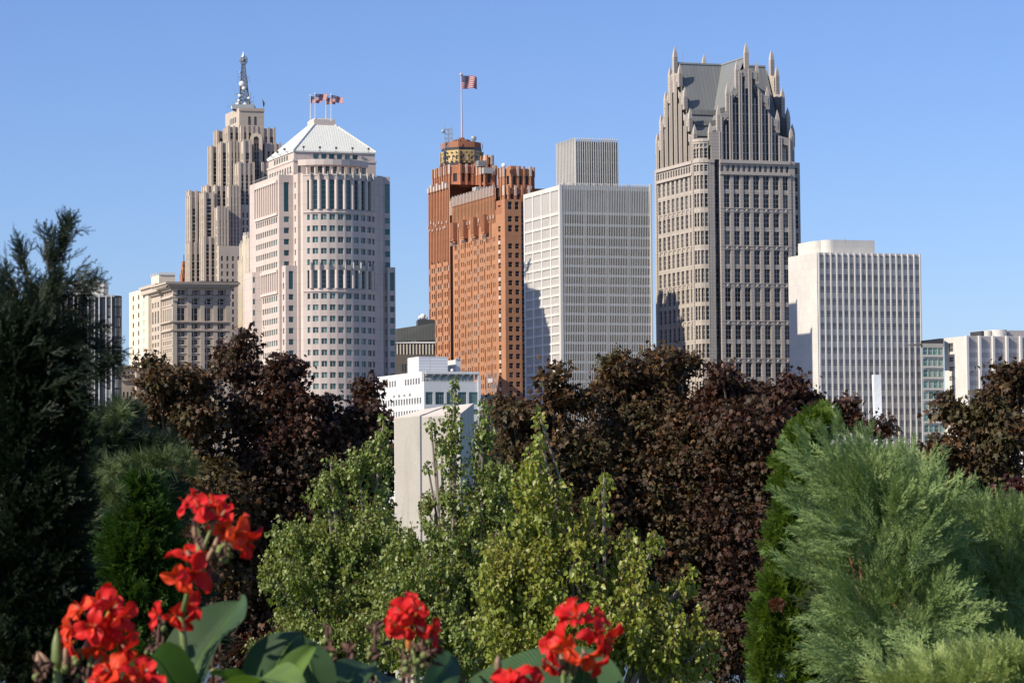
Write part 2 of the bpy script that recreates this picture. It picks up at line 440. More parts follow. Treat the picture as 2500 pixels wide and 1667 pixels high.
    B.face(q0, q1, zb, zmid, S_PINK, [(wq*.26, wq*.64)], lowrows, Win(G_TEAL, 0, 0, .1, None, .5))
    B.w.poly([(p.x, p.y, zmid) for p in (q0, q1, q1+UL*4.4, ql)], S_PINKD)
    B.face(q1, q1+UL*4, zb, zmid, S_PINK)
    lp = along(L-UL*9, Vector((-1, 0)), 615.8, 668); lq = L-UL*9+Vector((0.01, -.02))
    B.body([lp, L-UL*8.9, L+UL*1, lp+UL*10], zb, zmid-.4, S_PINK, {0: dict(cols=[(.25, .9)], rows=single(range(8, 25)), st=gs)})
    rr = Rw2+UL*.8; r2 = along(rr-UL*2.2, UF, 965, 652)
    a0 = rr-UL*2.2-UF*1.5; wr = (r2-a0).length
    B.body([a0, r2, r2+UL*26, a0+UL*26], zb, zmid, S_PINK, {0: dict(cols=[(wr*.3, wr*.86)], rows=lowrows, st=gt1), 1: dict(cols=even(26, 7, .5, 1), rows=single(lowks), st=gs)})
    # -- upper stage under the roof
    U0 = along(C+UL*1.2, UF, 716.5, 400); ztu = zat(716.5, 367, U0.y); zl = zat(716.5, 391, U0.y)
    U3 = along(U0, UL, 653.5, 410); U1 = along(U0, UF, 917.5, 400); dU = (U3-U0).length; WU = (U1-U0).length
    U2 = U1+UL*dU
    zr1 = (zat(716.5, 421, U0.y), zat(716.5, 404, U0.y)); zr2 = (zat(716.5, 386, U0.y), zat(716.5, 374, U0.y))
    ce = lambda a, b, n, f: [(a+(b-a)/n*(i+.5-f/2), a+(b-a)/n*(i+.5+f/2)) for i in range(n)]
    gu = Win(G_TEAL, 1, 2, .12, M_GREYF, .5)
    B.face(U0, U1, ztop-.75, zl, S_PINK, [(WU*.055, WU*.09)]+ce(WU*.19, WU*.90, 8, .62), [zr1], gu)
    B.face(U3, U0, ztop-.75, zl, S_PINK, ce(dU*.05, dU*.93, 9, .55), [zr1], Win(G_TEAL, 0, 1, .12, M_WHITE, .4))
    B.face(U1, U2, ztop, zl, S_PINK); B.face(U2, U3, ztop, zl, S_PINK)
    i_ = .25
    V = [U0+(UF+UL)*i_, U1+(UL-UF)*i_, U2-(UF+UL)*i_, U3+(UF-UL)*i_]
    B.face(V[0], V[1], zl, ztu, S_PINK, ce(WU*.222, WU*.79, 6, .68), [zr2], gt1)
    B.face(V[3], V[0], zl, ztu, S_PINK, ce(dU*.20, dU*.77, 6, .62), [zr2], gs)
    B.face(V[1], V[2], zl, ztu, S_PINK); B.face(V[2], V[3], zl, ztu, S_PINK)
    for a, b in ((U3, U0), (U0, U1), (U1, U2)):
        u = (b-a).normalized(); B.fin(a, u, -.2, (b-a).length+.4, .25, zl-.3, zl+.35, S_PINKD)
    # -- ring canopy on columns over the bay
    zc0, zc1 = zat(760, 402, 955), zat(760, 388, 955)
    RR = 17.8; cc = Cc2+Vector((-.6, -.6))
    ang = [-28+10.3*i for i in range(10)]
    po = [cc+Vector((math.sin(R(t)), -math.cos(R(t))))*RR for t in ang]
    inn = [cc+Vector((math.sin(R(t)), -math.cos(R(t))))*(RR-4.5) for t in ang]
    for i in range(len(po)-1):
        B.w.mesh([(po[i].x, po[i].y, zc0), (po[i+1].x, po[i+1].y, zc0), (inn[i+1].x, inn[i+1].y, zc0), (inn[i].x, inn[i].y, zc0),
                  (po[i].x, po[i].y, zc1), (po[i+1].x, po[i+1].y, zc1), (inn[i+1].x, inn[i+1].y, zc1), (inn[i].x, inn[i].y, zc1)],
                 [(3, 2, 1, 0), (4, 5, 6, 7), (0, 1, 5, 4), (2, 3, 7, 6), (3, 0, 4, 7), (1, 2, 6, 5)], S_PINKD)
    for i in range(1, len(ang)-1):
        c = cc+Vector((math.sin(R(ang[i])), -math.cos(R(ang[i]))))*(RR-1.1)
        cb = MB(); cb.tube([(c.x, c.y, ztop-.75), (c.x, c.y, zc0)], .38, S_PINKD, 12, False); cb.build('column', B.e)
    # -- pyramid roof
    ez = ztu; e = [V[0]-(UF+UL)*.35, V[1]+(UF-UL)*.35, V[2]+(UF+UL)*.35, V[3]-(UF-UL)*.35]
    tz = zat(769, 300, 972)
    A0 = corner(769, 300, 974); A1 = along(A0, UF, 814, 302); A3 = along(A0, UL, 755, 304); A2 = A1+(A3-A0)
    rb = MB()
    E3 = [Vector((p.x, p.y, ez)) for p in e]; T3 = [Vector((p.x, p.y, tz)) for p in (A0, A1, A2, A3)]
    for i in range(4):
        j = (i+1) % 4
        rb.poly([E3[i], E3[j], T3[j], T3[i]], M_ROOFW)
        rb.poly([E3[i]-Vector((0, 0, .5)), E3[j]-Vector((0, 0, .5)), E3[j], E3[i]], M_ROOFR)
    for i, nrib in ((0, 34), (3, 26), (1, 26)):
        j = (i+1) % 4; a, b, c, d = E3[i], E3[j], T3[j], T3[i]
        u = (b-a).normalized(); nrm = u.cross((d-a)).normalized(); up = nrm.cross(u).normalized()
        Wd = (b-a).length; hd = (d-a).dot(up); xd = (d-a).dot(u); xc = (c-a).dot(u)
        for k in range(1, nrib):
            x = Wd*k/nrib
            hh = hd*min(1, x/xd if x < xd else 1, (Wd-x)/(Wd-xc) if x > xc else 1)
            q = a+u*x
            rb.obox(q-nrm*.05, u*.16, nrm*.10, up*hh, M_ROOFR)
        rb.tube([a+nrm*.1, d+nrm*.1], .3, M_ROOFR, 6)
    rb.build('roof', B.e)
    cb = MB(); g = .5
    cb.prism([A0-(UF+UL)*g, A1+(UF-UL)*g, A2+(UF+UL)*g, A3+(UL-UF)*g], tz-.8, tz+1.5, S_PINKD)
    cb.prism([A0, A1, A2, A3], tz+1.5, tz+1.9, M_WHITE)
    for i in range(9):
        q = A0+(A1-A0)*(i/8); cb.obox((q.x, q.y, tz+1.9), (.08, 0, 0), (0, .08, 0), (0, 0, .9), M_GREYF)
    cb.build('roof_platform', B.e)
    # roof lights on brackets along the eaves
    for i in range(1, 6):
        q = e[0]+(e[1]-e[0])*(.117+.196*(i-1)); nn = Vector((UF.y, -UF.x))
        lb = MB(); o = Vector((q.x, q.y, ez)); lb.tube([o, o+Vector((nn.x*.9, nn.y*.9, .3)), o+Vector((nn.x*1.3, nn.y*1.3, .9))], .09, M_DARK, 5)
        lb.obox(o+Vector((nn.x*1.3-.45, nn.y*1.3, .75)), (.8, 0, 0), (0, .5, 0), (0, 0, .7), M_DARK); lb.build('roof_light', B.e)
    for i in range(3):
        q = e[3]+(e[0]-e[3])*(.25+.27*i); nn = Vector((-UL.y, UL.x)); nn = -Vector((UL.y, -UL.x))
        lb = MB(); o = Vector((q.x, q.y, ez)); lb.tube([o, o+Vector((nn.x*.9, nn.y*.9, .3)), o+Vector((nn.x*1.3, nn.y*1.3, .9))], .09, M_DARK, 5)
        lb.obox(o+Vector((nn.x*1.3-.3, nn.y*1.3, .75)), (.8, 0, 0), (0, .5, 0), (0, 0, .7), M_DARK); lb.build('roof_light', B.e)
    B.finish()
    return tz+1.9, (A0, A1, A2, A3)
# ================================================================== white latticed slab
def lattice_tower():
    D = 988
    B = Bld('office_tower', 'white concrete office tower with close upright fins and narrower fin-clad top', D, 1420)
    C = corner(1368, 452, D); z1 = zat(1368, 452, D); q = quad(C, 1280.5, 478, 1590.5, 456); zb = GZ
    L = (q[3]-q[0]).length; W = (q[1]-q[0]).length; u3 = -UL; u0 = UF
    # left face: panels between ribs and bands
    B.body([q[0]+UF*.01, q[1], q[2], q[3]], zb, z1-1.2, S_PANEL, None, True, M_DARK)
    zs = [zat(1368, y, D) for y in ([452, 462.5]+[516.5, 523])]
    bands = [(zat(1368, 463, D), z1), (zat(1368, 523.5, D), zat(1368, 516.5, D))]
    y = 546.0; ks = []
    st = [546, 575, 599.5, 623, 646.5]; st += [669.5+23.55*i for i in range(0, 24)]
    for y in st: bands.append((zat(1368, y+5.6, D), zat(1368, y-.6, D)))
    for a, b in bands: B.fin(q[3], u3, 0, L-1.0, .30, a, b, S_CONC)
    for f in (0.0, .262, .505, .755): B.fin(q[3], u3, L*f+(.4 if f == 0 else -.2)-.4, .6 if f else .8, .42, zb, z1, M_WHITE)
    B.fin(q[3], u3, L-1.0, 1.0, .5, zb, z1+.2, S_CONC)
    # front: fins over bands of glass
    bayx = [0.9]; fW = W-1.4
    gd = Win(G_BRN, 12, 0, .10, M_DARK, .0)
    lv = [b for b in bands]
    sill = sorted(bands, key=lambda t: -t[0])
    B.fin(q[0], u0, -.42, 1.0, .5, zb, z1+.2, S_CONC)
    nb = 4; bw = fW/nb
    n0 = Vector((UF.y, -UF.x))
    for i in range(nb):
        a = .8+bw*i
        for k in range(len(sill)-1):
            hi = sill[k][0]; lo = sill[k+1][1]
            if hi-lo < .5 or lo < zb: continue
            if k == 0:
                B.fin(q[0], u0, a+.3, bw-.6, .10, lo, hi, M_SPAN); continue
            p = q[0]+u0*(a+.25)+n0*.12; B.pane(p, p+u0*(bw-.5), lo, hi, gd)
        nf = 13
        for j in range(nf+1):
            if j in (0,): B.fin(q[0], u0, a-.35, .19, .40, zb, z1+.9, S_CONC); B.fin(q[0], u0, a+.18, .19, .40, zb, z1+.9, S_CONC)
            elif j < nf: B.fin(q[0], u0, a+j*bw/nf-.12, .19, .40, zb, z1+.9, S_CONC)
    B.fin(q[0], u0, .8+fW-.3, .7, 1.0, zb, z1+.9, S_CONC)
    for a, b in bands: B.fin(q[0], u0, .5, W-.6, .22, a, b, S_CONC)
    # narrower top
    pb = MB()
    C2 = along(C+UL*9, UF, 1404.5, 341); zp = zat(1404.5, 345, C2.y); p = quad(C2, 1361, 353, 1507, 343)
    pb.prism(p, z1-1.2, zp, S_PANEL)
    L2 = (p[3]-p[0]).length; W2 = (p[1]-p[0]).length
    for k, zz in enumerate((.33, .66)):
        B.fin(p[3], u3, 0, L2, .12, z1+(zp-z1)*zz, z1+(zp-z1)*zz+.4, M_GREYF, mb=pb)
    B.fin(p[0], u0, .3, W2-.6, .1, z1, zp-.2, M_LOUV, mb=pb)
    for zz in (.3, .55, .8): B.fin(p[0], u0, .3, W2-.6, .16, z1+(zp-z1)*zz, z1+(zp-z1)*zz+.5, M_GREYF, mb=pb)
    for j in range(13): B.fin(p[3], u3, L2*j/12-.2, .4, .5, z1-1, zp+1.2, S_CONC, mb=pb)
    for j in range(20): B.fin(p[0], u0, W2*j/19-.2, .36, .7, z1-1, zp+1.2, S_CONC, mb=pb)
    pb.build('roof_storey', B.e)
    B.finish()
# ================================================================== orange brick tower
def brick_tower():
    D = 1094
    B = Bld('office_tower', 'orange brick stepped tower with gold and black banded crown', D, 1170)
    zb = GZ; FH = 22.55*D/FPX
    z0w = zat(1240, 600.4, D)
    fl = lambda zt, wh=2.1: sorted([(z0w-FH*k-wh/2, z0w-FH*k+wh/2) for k in range(-8, 26) if z0w-FH*k+wh/2 < zt-1.2 and z0w-FH*k-wh/2 > zb+1])
    g = Win(G_BRN, 0, 1, .12, M_TERRA, .45); gL = Win(G_BRN, 0, 0, .12, None, .45)
    # front block corner
    C = corner(1232, 482, D); z1 = zat(1232, 486, D)
    R1 = along(C, UF, 1272, 484); wF = (R1-C).length
    L2 = along(C, UL, 1205, 470)                      # end of the chamfer zone
    Lf = along(C, UL, 1105, 500); Lm = (Lf-C).length
    Ll = along(C, UL, 1048, 500)
    B.face(C, R1, zb, z1, S_BRICK, [(wF*.20, wF*.44), (wF*.62, wF*.86)], sorted(fl(zat(1240, 574, D))+[(zat(1240, b, D), zat(1240, a, D)) for a, b in ((492, 511), (527, 541), (549, 565))]), g)
    # recess at the right and its return
    R2 = R1+UL*1.5; R3 = along(R2, UF, 1286, 484); w3 = (R3-R2).length
    B.face(R1, R2, zb, z1, S_BRICKR); B.face(R2, R3, zb, z1+1, S_BRICKR, [(w3*.15, w3*.7)], fl(z1+1, 2.6), g)
    R4 = R3+UL*20; B.face(R3, R4, zb, z1+1, S_BRICKR); B.w.poly([(p.x, p.y, z1+1) for p in (R2, R3, R4, R4-UF*4)], S_BRICKR)
    # long left face: groups of windows between piers
    ztop = zat(1180, 466, D+20)
    # near strip with single windows and pale spandrels
    s1 = C+UL*3.2; s2 = C+UL*9.5
    B.face(s1, C, zb, z1, S_BRICK)
    zc = zat(1217, 520, D)
    B.face(s2, s1, zb, zc, S_BRICK, [(2.4, 4.8)], fl(zc, 2.3), g)
    for k in range(20):
        zz = z0w-FH*k+FH/2
        if zz < zc-2 and k % 4 in (0, 1, 2): B.fin(s2, -UL, 2.5, 2.2, .12, zz-.75, zz+.75, M_TERRA)
    B.face(s2, s1, zc, z1, S_BRICKR, [(2.2, 5.0)], [(zc+3, z1-2)], gL)
    # rest of the left face
    a0 = Lf; W = (a0-s2).length
    cols = []; piers = []
    groups = 6
    gw = (W-5)/groups
    for i in range(groups):
        x = .8+gw*i
        for k in range(2): cols.append((x+gw*(.18+.27*k), x+gw*(.18+.27*k)+gw*.13))
        piers.append((x+gw*.80, gw*.20))
    cols.append((W-3.6, W-2.9)); cols.append((W-1.9, W-1.2))
    zt2 = ztop-2.5
    B.face(a0, s2, zb, ztop, S_BRICK, cols, fl(zat(1180, 560, D+20), 2.0), gL)
    uu = -UL
    for i, (x, w) in enumerate(piers):
        B.fin(a0, uu, x, w*.55, .5, zb, zt2-6, S_BRICK)
        for k in range(-1, 24):       # pale terracotta panels up the piers
            zz = z0w-FH*k+(i % 3)*1.2
            if zz < zt2-9 and (k+i) % 3 != 1: B.fin(a0, uu, x+w*.6, w*.30, .35, zz-1.2, zz+1.1, M_TERRA)
    # crest: upright ribs with pale caps, dark recesses and oriels
    nr = 30
    for i in range(nr):
        x = W*(i+.3)/nr
        B.fin(a0, uu, x, W/nr*.42, .5, ztop-14, ztop-.2, S_BRICK)
        B.fin(a0, uu, x-.05, W/nr*.34, 1.0, ztop-3.2, ztop+.6+(.5 if i % 2 else 0), M_TERRA)
        B.fin(a0, uu, x+W/nr*.5, W/nr*.34, .12, ztop-9, ztop-4.8, M_DARK)
        if i % 2: B.fin(a0, uu, x, W/nr*.4, .9, ztop-12.5, ztop-11, M_TERRA)
    for i in range(4):
        x = W*(.06+.24*i); B.fin(a0, uu, x, 3.4, 2.2, ztop-18, ztop-11, S_BRICKR)
        for j in range(3): B.fin(a0, uu, x+.2+j*1.25, .5, 2.5, ztop-17, ztop-10.2, S_BRICK)
        B.fin(a0, uu, x+.3, .5, 2.3, ztop-20, ztop-18.5, M_TERRA)
    # dark window strip between the slab and the north tower
    st0 = along(a0, UL, 1098, 500); ws = (st0-a0).length
    zs = zat(1100, 500, D+60)
    B.face(st0+UF*1.5, a0+UF*1.5, zb, zs, S_BRICKR, [(ws*.1, ws*.8)], fl(zs, 2.9), g)
    B.face(a0+UF*1.5, a0, zb, zs, S_BRICKR)
    for j in range(3): B.fin(st0+UF*1.5, uu, ws*(.05+.33*j), ws*.16, 1.6, zs-5, zs+1.2, M_TERRA)
    # north tower
    Nt = along(st0, UL, 1048, 520); wn = (Nt-st0).length; zn = zat(1075, 462, D+75)
    cN = []
    for i in range(3):
        x = wn*(.05+.31*i)
        for k in range(2): cN.append((x+wn*(.05+.11*k), x+wn*(.05+.11*k)+wn*.06))
    B.face(Nt, st0, zb, zn, S_BRICK, cN, fl(zat(1075, 560, D+75), 2.1), gL)
    B.face(Nt+UF*30+UL*0, Nt, zb, zn, S_BRICKR)
    for i in range(13):
        x = wn*i/13; B.fin(Nt, uu, x, wn*.032, .45, zb if i % 4 == 0 else zn-32, zn, S_BRICK if i % 2 else S_BRICKR)
        o_ = random.uniform(-3, 3); B.fin(Nt, uu, x, wn*.025, 1.0, zn-16+o_, zn-14.9+o_, M_TERRA)
        for k in range(0, 14):
            zz = z0w-FH*k
            if i % 4 == 0 and k % 2: B.fin(Nt, uu, x+wn*.036, wn*.02, .4, zz-1.5, zz+.8, M_TERRA)
    B.w.poly([(p.x, p.y, zn) for p in (Nt, st0, st0+UF*30, Nt+UF*30)], S_BRICKR)
    for i in range(7):  # pale cresting
        x = wn*(i+.2)/7; B.fin(Nt, uu, x, wn*.07, 1.2, zn-1.5, zn+.6+(i % 2), M_TERRA)
    B.w.poly([(p.x, p.y, ztop) for p in (a0, s2, s2+UF*24, a0+UF*24)], S_BRICKR)
    B.w.poly([(p.x, p.y, z1) for p in (s2, C, R1, R1+UL*9.5)], S_BRICKR)
    # upper works -------------------------------------------------
    def turret(xl, xc, xr, ytop, ybot, Dd, m, ribs=3, cap=True, ch=.2, zbot=None, cut=True):
        """block with chamfered corners, ribs with pale caps and slit windows"""
        c = corner(xc, ytop, Dd); zt = zat(xc, ytop, Dd); z0 = zat(xc, ybot, Dd) if zbot is None else zbot
        q = quad(c, xl, ytop, xr, ytop); a = (q[0]-q[3]).length*ch; b = (q[1]-q[0]).length*ch
        a = b = min(a, b, 5)
        p = [q[0]+UF*b, q[1]-UF*b, q[1]+UL*a, q[2]-UL*a, q[2]-UF*b, q[3]+UF*b, q[3]-UL*a, q[0]+UL*a]
        for i in range(8):
            s, e = p[i], p[(i+1) % 8]; w = (e-s).length; u = (e-s)/w
            nn = max(1, int(w/2.6))
            wins = [(max(z0+1, zt-13), zt-7.5), (max(z0+1, zt-6.5), zt-3)] if zt-z0 > 9 else [(z0+1, zt-2.5)]
            wins = [x for x in wins if x[1]-x[0] > 1.2]
            if w > 1.6: B.face(s, e, z0, zt, m, even(w, nn, .36), wins, gL)
            else: B.face(s, e, z0, zt, m)
            for k in range(nn+1):
                B.fin(s, u, w*k/nn-.35, .7, .55, z0, zt+.6, S_BRICK if k % 2 else m)
                B.fin(s, u, w*k/nn-.4, .8, .75, zt-3.2, zt+.9, M_TERRA if (k+i) % 2 else S_BRICK)
        B.w.poly([(v.x, v.y, zt) for v in p], S_BRICKR)
        return p, zt
    # stage below the crown
    turret(1052, 1105, 1172, 405, 470, D+62, S_BRICKR, zbot=zn-.5, ch=.28)
    turret(1158, 1176, 1212, 408, 460, D+58, S_BRICKR, zbot=ztop-1)
    turret(1176, 1186, 1202, 384, 408, D+66, S_BRICKR, zbot=ztop)
    turret(1210, 1234, 1298, 458, 486, D+5, S_BRICK, zbot=z1-.4, ch=.12)
    turret(1214, 1236, 1306, 411, 458, D+12, S_BRICK, zbot=z1-.5, ch=.22)
    # plant boxes on the roof
    for xl, xc, xr, yt, Dd, m in ((1153, 1162, 1190, 456, D+40, M_GREYF), (1161, 1168, 1188, 392, D+52, M_SPAN), (1176, 1181, 1204, 409, D+50, M_GREYF), (1236, 1245, 1272, 405, D+25, S_BRICKR)):
        mb = MB(); c = corner(xc, yt, Dd); q = quad(c, xl, yt, xr, yt); mb.prism(q, zat(xc, yt+14, Dd), zat(xc, yt, Dd), m)
        mb.build('roof_plant', B.e)
    d = P(1230, 404, D+10); mb = MB(); mb.sphere(d, .95, M_WHITE, 14, 10, (1, .5, 1)); mb.tube([d, (d.x, d.y, z1)], .12, M_GREYF, 6); mb.build('satellite_dish', B.e)
    # octagonal crown
    cr = MB(); cc = corner(1127, 380, D+78); zz = lambda y: zat(1127, y, D+70)
    rad = 51.5*(D+78)/FPX*1.0
    ocx = lambda r, off=0: [cc+Vector((math.cos(t), math.sin(t)))*r for t in [R(-90+16+22.5-45+off)+i*math.pi/4 for i in range(8)]]
    def ring(r0, r1, ya, yb, m):
        a, b = ocx(r0), ocx(r1); za, zb_ = zz(ya), zz(yb)
        for i in range(8):
            j = (i+1) % 8; cr.poly([(a[i].x, a[i].y, za), (a[j].x, a[j].y, za), (b[j].x, b[j].y, zb_), (b[i].x, b[i].y, zb_)], m)
        cr.poly([(p.x, p.y, zb_) for p in b], m)
    ring(rad, rad, 412, 403, S_BRICKR); ring(rad*.995, rad*.995, 403, 397, M_BLACKT); ring(rad, rad*.985, 397, 366, M_GOLD)
    ring(rad*.965, rad*.965, 366, 359, M_BLACKT); ring(rad*.94, rad*.93, 359, 344.5, S_BRICKR)
    ring(rad*.45, rad*.42, 345, 337, S_BRICKR); ring(rad*.16, rad*.14, 337, 331, S_BRICKR)
    a = ocx(rad*1.0)
    for i in range(8):
        s, e = a[i], a[(i+1) % 8]; u = (e-s); w = u.length; u /= w
        for k in range(3):   # interlaced tile pattern of the crown: dark lozenges, white lights
            x = w*(k+.5)/3
            nn = Vector((u.y, -u.x))
            def qp(du, y, out=.25): q = s+u*(x+du)+nn*out; return (q.x, q.y, zz(y))
            ww = w/6.6
            cr.poly([qp(0, 391, .30), qp(ww*.45, 385, .30), qp(0, 376.5, .30), qp(-ww*.45, 385, .30)], M_TERRA if k == 1 else M_BLACKT)
            cr.poly([qp(-ww*.6, 396.5, .28), qp(ww*.6, 396.5, .28), qp(ww*.6, 392.5, .28), qp(-ww*.6, 392.5, .28)], M_BLACKT)
            cr.poly([qp(ww*.9-.5, 381), qp(ww*.9, 377.5), qp(ww*.9+.5, 381), qp(ww*.9, 384.5)], M_BLACKT)
            cr.poly([qp(-.5, 372.5), qp(0, 369), qp(.5, 372.5), qp(0, 375)], M_BLACKT)
            cr.poly([qp(-ww*.4, 412, .12), qp(ww*.4, 412, .12), qp(ww*.4, 407, .12), qp(0, 404, .12), qp(-ww*.4, 407, .12)], M_GOLD if k != 1 else S_BRICK)
        B.fin(s, u, -.45, .9, .6, zz(412), zz(398), S_BRICKR, mb=cr); B.fin(s, u, -.3, .6, .45, zz(397), zz(367), M_BLACKT if i % 2 else M_GOLD, mb=cr)
        B.fin(s, u, -.3, .6, .1, zz(359), zz(344), S_BRICK, mb=cr)
    cr.build('crown', B.e)
    B.finish()
    fp = corner(1127, 335, D+78)
    return Vector((fp.x, fp.y, zz(331)-1)), D+78
# ================================================================== granite tower with spired gables
def gable_tower():
    D = 1125
    B = Bld('office_tower', 'taupe granite skyscraper with steep spired gables and grey metal roof', D, 1820)
    zb = GZ
    zy = lambda y, Y=D: zat(1760, y, Y)
    PF = corner(1730, 400, D)                           # left end of the front
    FR = along(PF, UF, 1940, 400); WF = (FR-PF).length
    sc = WF/210.0
    fx = lambda px: (along(PF, UF, px, 400)-PF).length
    z1 = zy(389)                                        # springing of the gables
    # window rows
    rows = []
    for k in range(0, 10):
        c0 = 443.5+91.75*k
        for c in (c0, c0+44.6):
            if c < 1150: rows.append((zy(c+16.8), zy(c-16.8)))
    rows = sorted(rows)
    att = (zy(417), zy(401.5))
    gw = Win(G_DARK, 1, 2, .24, S_GRANP, .7); gw2 = Win(G_DARK, 1, 3, .16, M_WHITE, .6); gn = Win(G_DARK, 0, 2, .15, M_WHITE, .6)
    ga = Win(G_DARK, 1, 0, .14, S_GRANP, .5)
    xa, xb = fx(1757), fx(1928)
    wall0 = PF+UF*xa; wall1 = PF+UF*xb
    cc = [1773.7+24.0*i for i in range(7)]
    def col(px, w=13.6): a = fx(px-w/2)-xa; b = fx(px+w/2)-xa; return (a, b)
    cols = [col(c) for c in cc]
    # front wall
    zs = zy(425)
    B.face(wall0, wall1, zb, zs, S_GRAN, cols, rows, gw)
    acol = [((xb-xa)/13*(i+.24), (xb-xa)/13*(i+.76)) for i in range(13)]
    B.face(wall0, wall1, zs, z1, S_GRAN, acol, [att], ga)
    for y0, y1, d in ((397, 389, .7), (425, 419, .7)): B.fin(wall0, UF, 0, xb-xa, d, zy(y0), zy(y1), S_GRANP)
    # ornament courses between pairs of storeys
    for k in range(0, 8):
        yc = 511+91.9*k
        B.fin(wall0, UF, 0, xb-xa, .3, zy(yc+4.6), zy(yc+3.6), S_GRANP); B.fin(wall0, UF, 0, xb-xa, .35, zy(yc-3.4), zy(yc-4.4), S_GRANP)
        for c in cc:
            a = fx(c)-xa; q = wall0+UF*a; n = Vector((UF.y, -UF.x)); zc = zy(yc)
            B.w.mesh([(q.x-UF.x*.6, q.y-UF.y*.6, zc-.5), (q.x+UF.x*.6, q.y+UF.y*.6, zc-.5), (q.x+UF.x*.6, q.y+UF.y*.6, zc+.5), (q.x-UF.x*.6, q.y-UF.y*.6, zc+.5), (q.x+n.x*.6, q.y+n.y*.6, zc)],
                     [(0, 1, 4), (1, 2, 4), (2, 3, 4), (3, 0, 4)], S_GRANP)
    # shallow pilasters between the windows
    for i in range(8):
        a = (cols[i-1][1] if i else 0); b = cols[i][0] if i < 7 else xb-xa
        m = (a+b)/2; B.fin(wall0, UF, m-.75, 1.5, .22, zb, zs-.5, S_GRANP if False else S_GRAN)
    # left pier and glazed recess of the front, right pier
    e0, e1 = fx(1744), fx(1757)
    rc = PF+UF*e0+UL*2.0; rc1 = PF+UF*e1+UL*2.0
    B.face(PF, PF+UF*e0, zb, z1, S_GRAN)
    B.face(PF+UF*e0, rc, zb, z1, S_GRAN); B.face(rc1, PF+UF*e1, zb, z1, S_GRAN)
    wr = (rc1-rc).length
    zz_ = zb
    B.face(rc, rc1, zb, z1, M_LOUV, [(wr*.06, wr*.94)], rows+[att], gw)
    B.face(wall1, FR, zb, z1, S_GRAN)
    B.fin(PF, UF, 0, e0, .3, zy(397), zy(389), S_GRANP); B.fin(wall1, UF, 0, WF-xb, .3, zy(397), zy(389), S_GRANP)
    # right side: recess with glass, then the far bay
    n0 = Vector((UF.y, -UF.x))
    FRb = FR+UL*3.0; K = along(FRb, UF, 1952.5, 400); wk = (K-FRb).length
    B.face(FR, FRb, zb, z1, S_GRAN)
    B.face(FRb, K, zb, z1, S_GRAN, [(wk*.12, wk*.72)], rows+[att], gn)
    # left bay: piers, rounded corner in the notch
    bl = along(PF, -UL*1.0+Vector((0, 0)), 1728, 400)
    LC = along(PF+UL*3.4-UF*5.8, UL, 1692, 400)       # near corner of the left face
    LC = corner(1693, 400, D+3.5)
    LL = along(LC, UL, 1600, 408); wl = (LL-LC).length
    u3 = -UL; lx = lambda px: (along(LC, UL, px, 400)-LL).length
    colsL = []
    for i in range(8):
        f = .07+.118*i; colsL.append((wl*f, wl*(f+.066)))
    colsL[-1] = (colsL[-1][0], colsL[-1][0]+wl*.045)
    B.face(LL, LC, zb, zs, S_GRAN, colsL, rows, gw)
    acL = [(wl*(.06+.068*i), wl*(.06+.068*i+.036)) for i in range(13)]
    B.face(LL, LC, zs, z1, S_GRAN, acL, [att], ga)
    for y0, y1, d in ((397, 389, .7), (425, 419, .7)): B.fin(LL, u3, wl*.05, wl*.93, d, zy(y0), zy(y1), S_GRANP)
    for k in range(0, 8):
        yc = 511+91.9*k
        B.fin(LL, u3, wl*.05, wl*.93, .35, zy(yc-3.4), zy(yc-4.4), S_GRANP)
        for c0, c1 in colsL: B.fin(LL, u3, (c0+c1)/2-.6, 1.2, .5, zy(yc)-.5, zy(yc)+.5, S_GRANP)
    B.fin(LL, u3, 0, wl*.05, .5, zb, z1, S_GRAN); B.fin(LL, u3, wl*.95, wl*.05, .35, zb, z1, S_GRAN)
    # round bay between LC and PF : arc of four facets
    end = PF+UL*.4
    mid = (LC+end)/2; ch = end-LC; nn = Vector((ch.y, -ch.x)).normalized()
    zbay = zy(343)
    pts = []
    for i in range(5):
        t = i/4; bul = math.sin(math.pi*t)*1.3+.0; pts.append(LC+ch*t+nn*bul)
    for i in range(4):
        a, b = pts[i], pts[i+1]; w = (b-a).length
        B.face(a, b, zb, zbay, S_GRANP if False else S_GRAN, [(w*.16, w*.84)], rows+[att]+[(zy(385), zy(361)), (zy(358), zy(350))], gw if i in (1, 2) else gn)
        u = (b-a)/w; B.fin(a, u, 0, w, .25, zbay-.3, zbay+.9, S_GRANP); B.fin(a, u, 0, w, .3, zy(396), zy(389), S_GRANP)
    B.w.poly([(p.x, p.y, zbay) for p in pts+[PF+UL*6, LC+UF*3+UL*3]], S_GRANP)
    # backs
    far = LL+UF*8; B.face(far+UL*.5, LL, zb, z1, S_GRAN)
    Kb = K+UL*wl*.95; B.face(K, Kb, zb, z1, S_GRAN); B.face(Kb, far+UL*8, zb, z1, S_GRAN); B.face(far+UL*8, far+UL*.5, zb, z1, S_GRAN)
    # ---------- gables
    pin = MB()
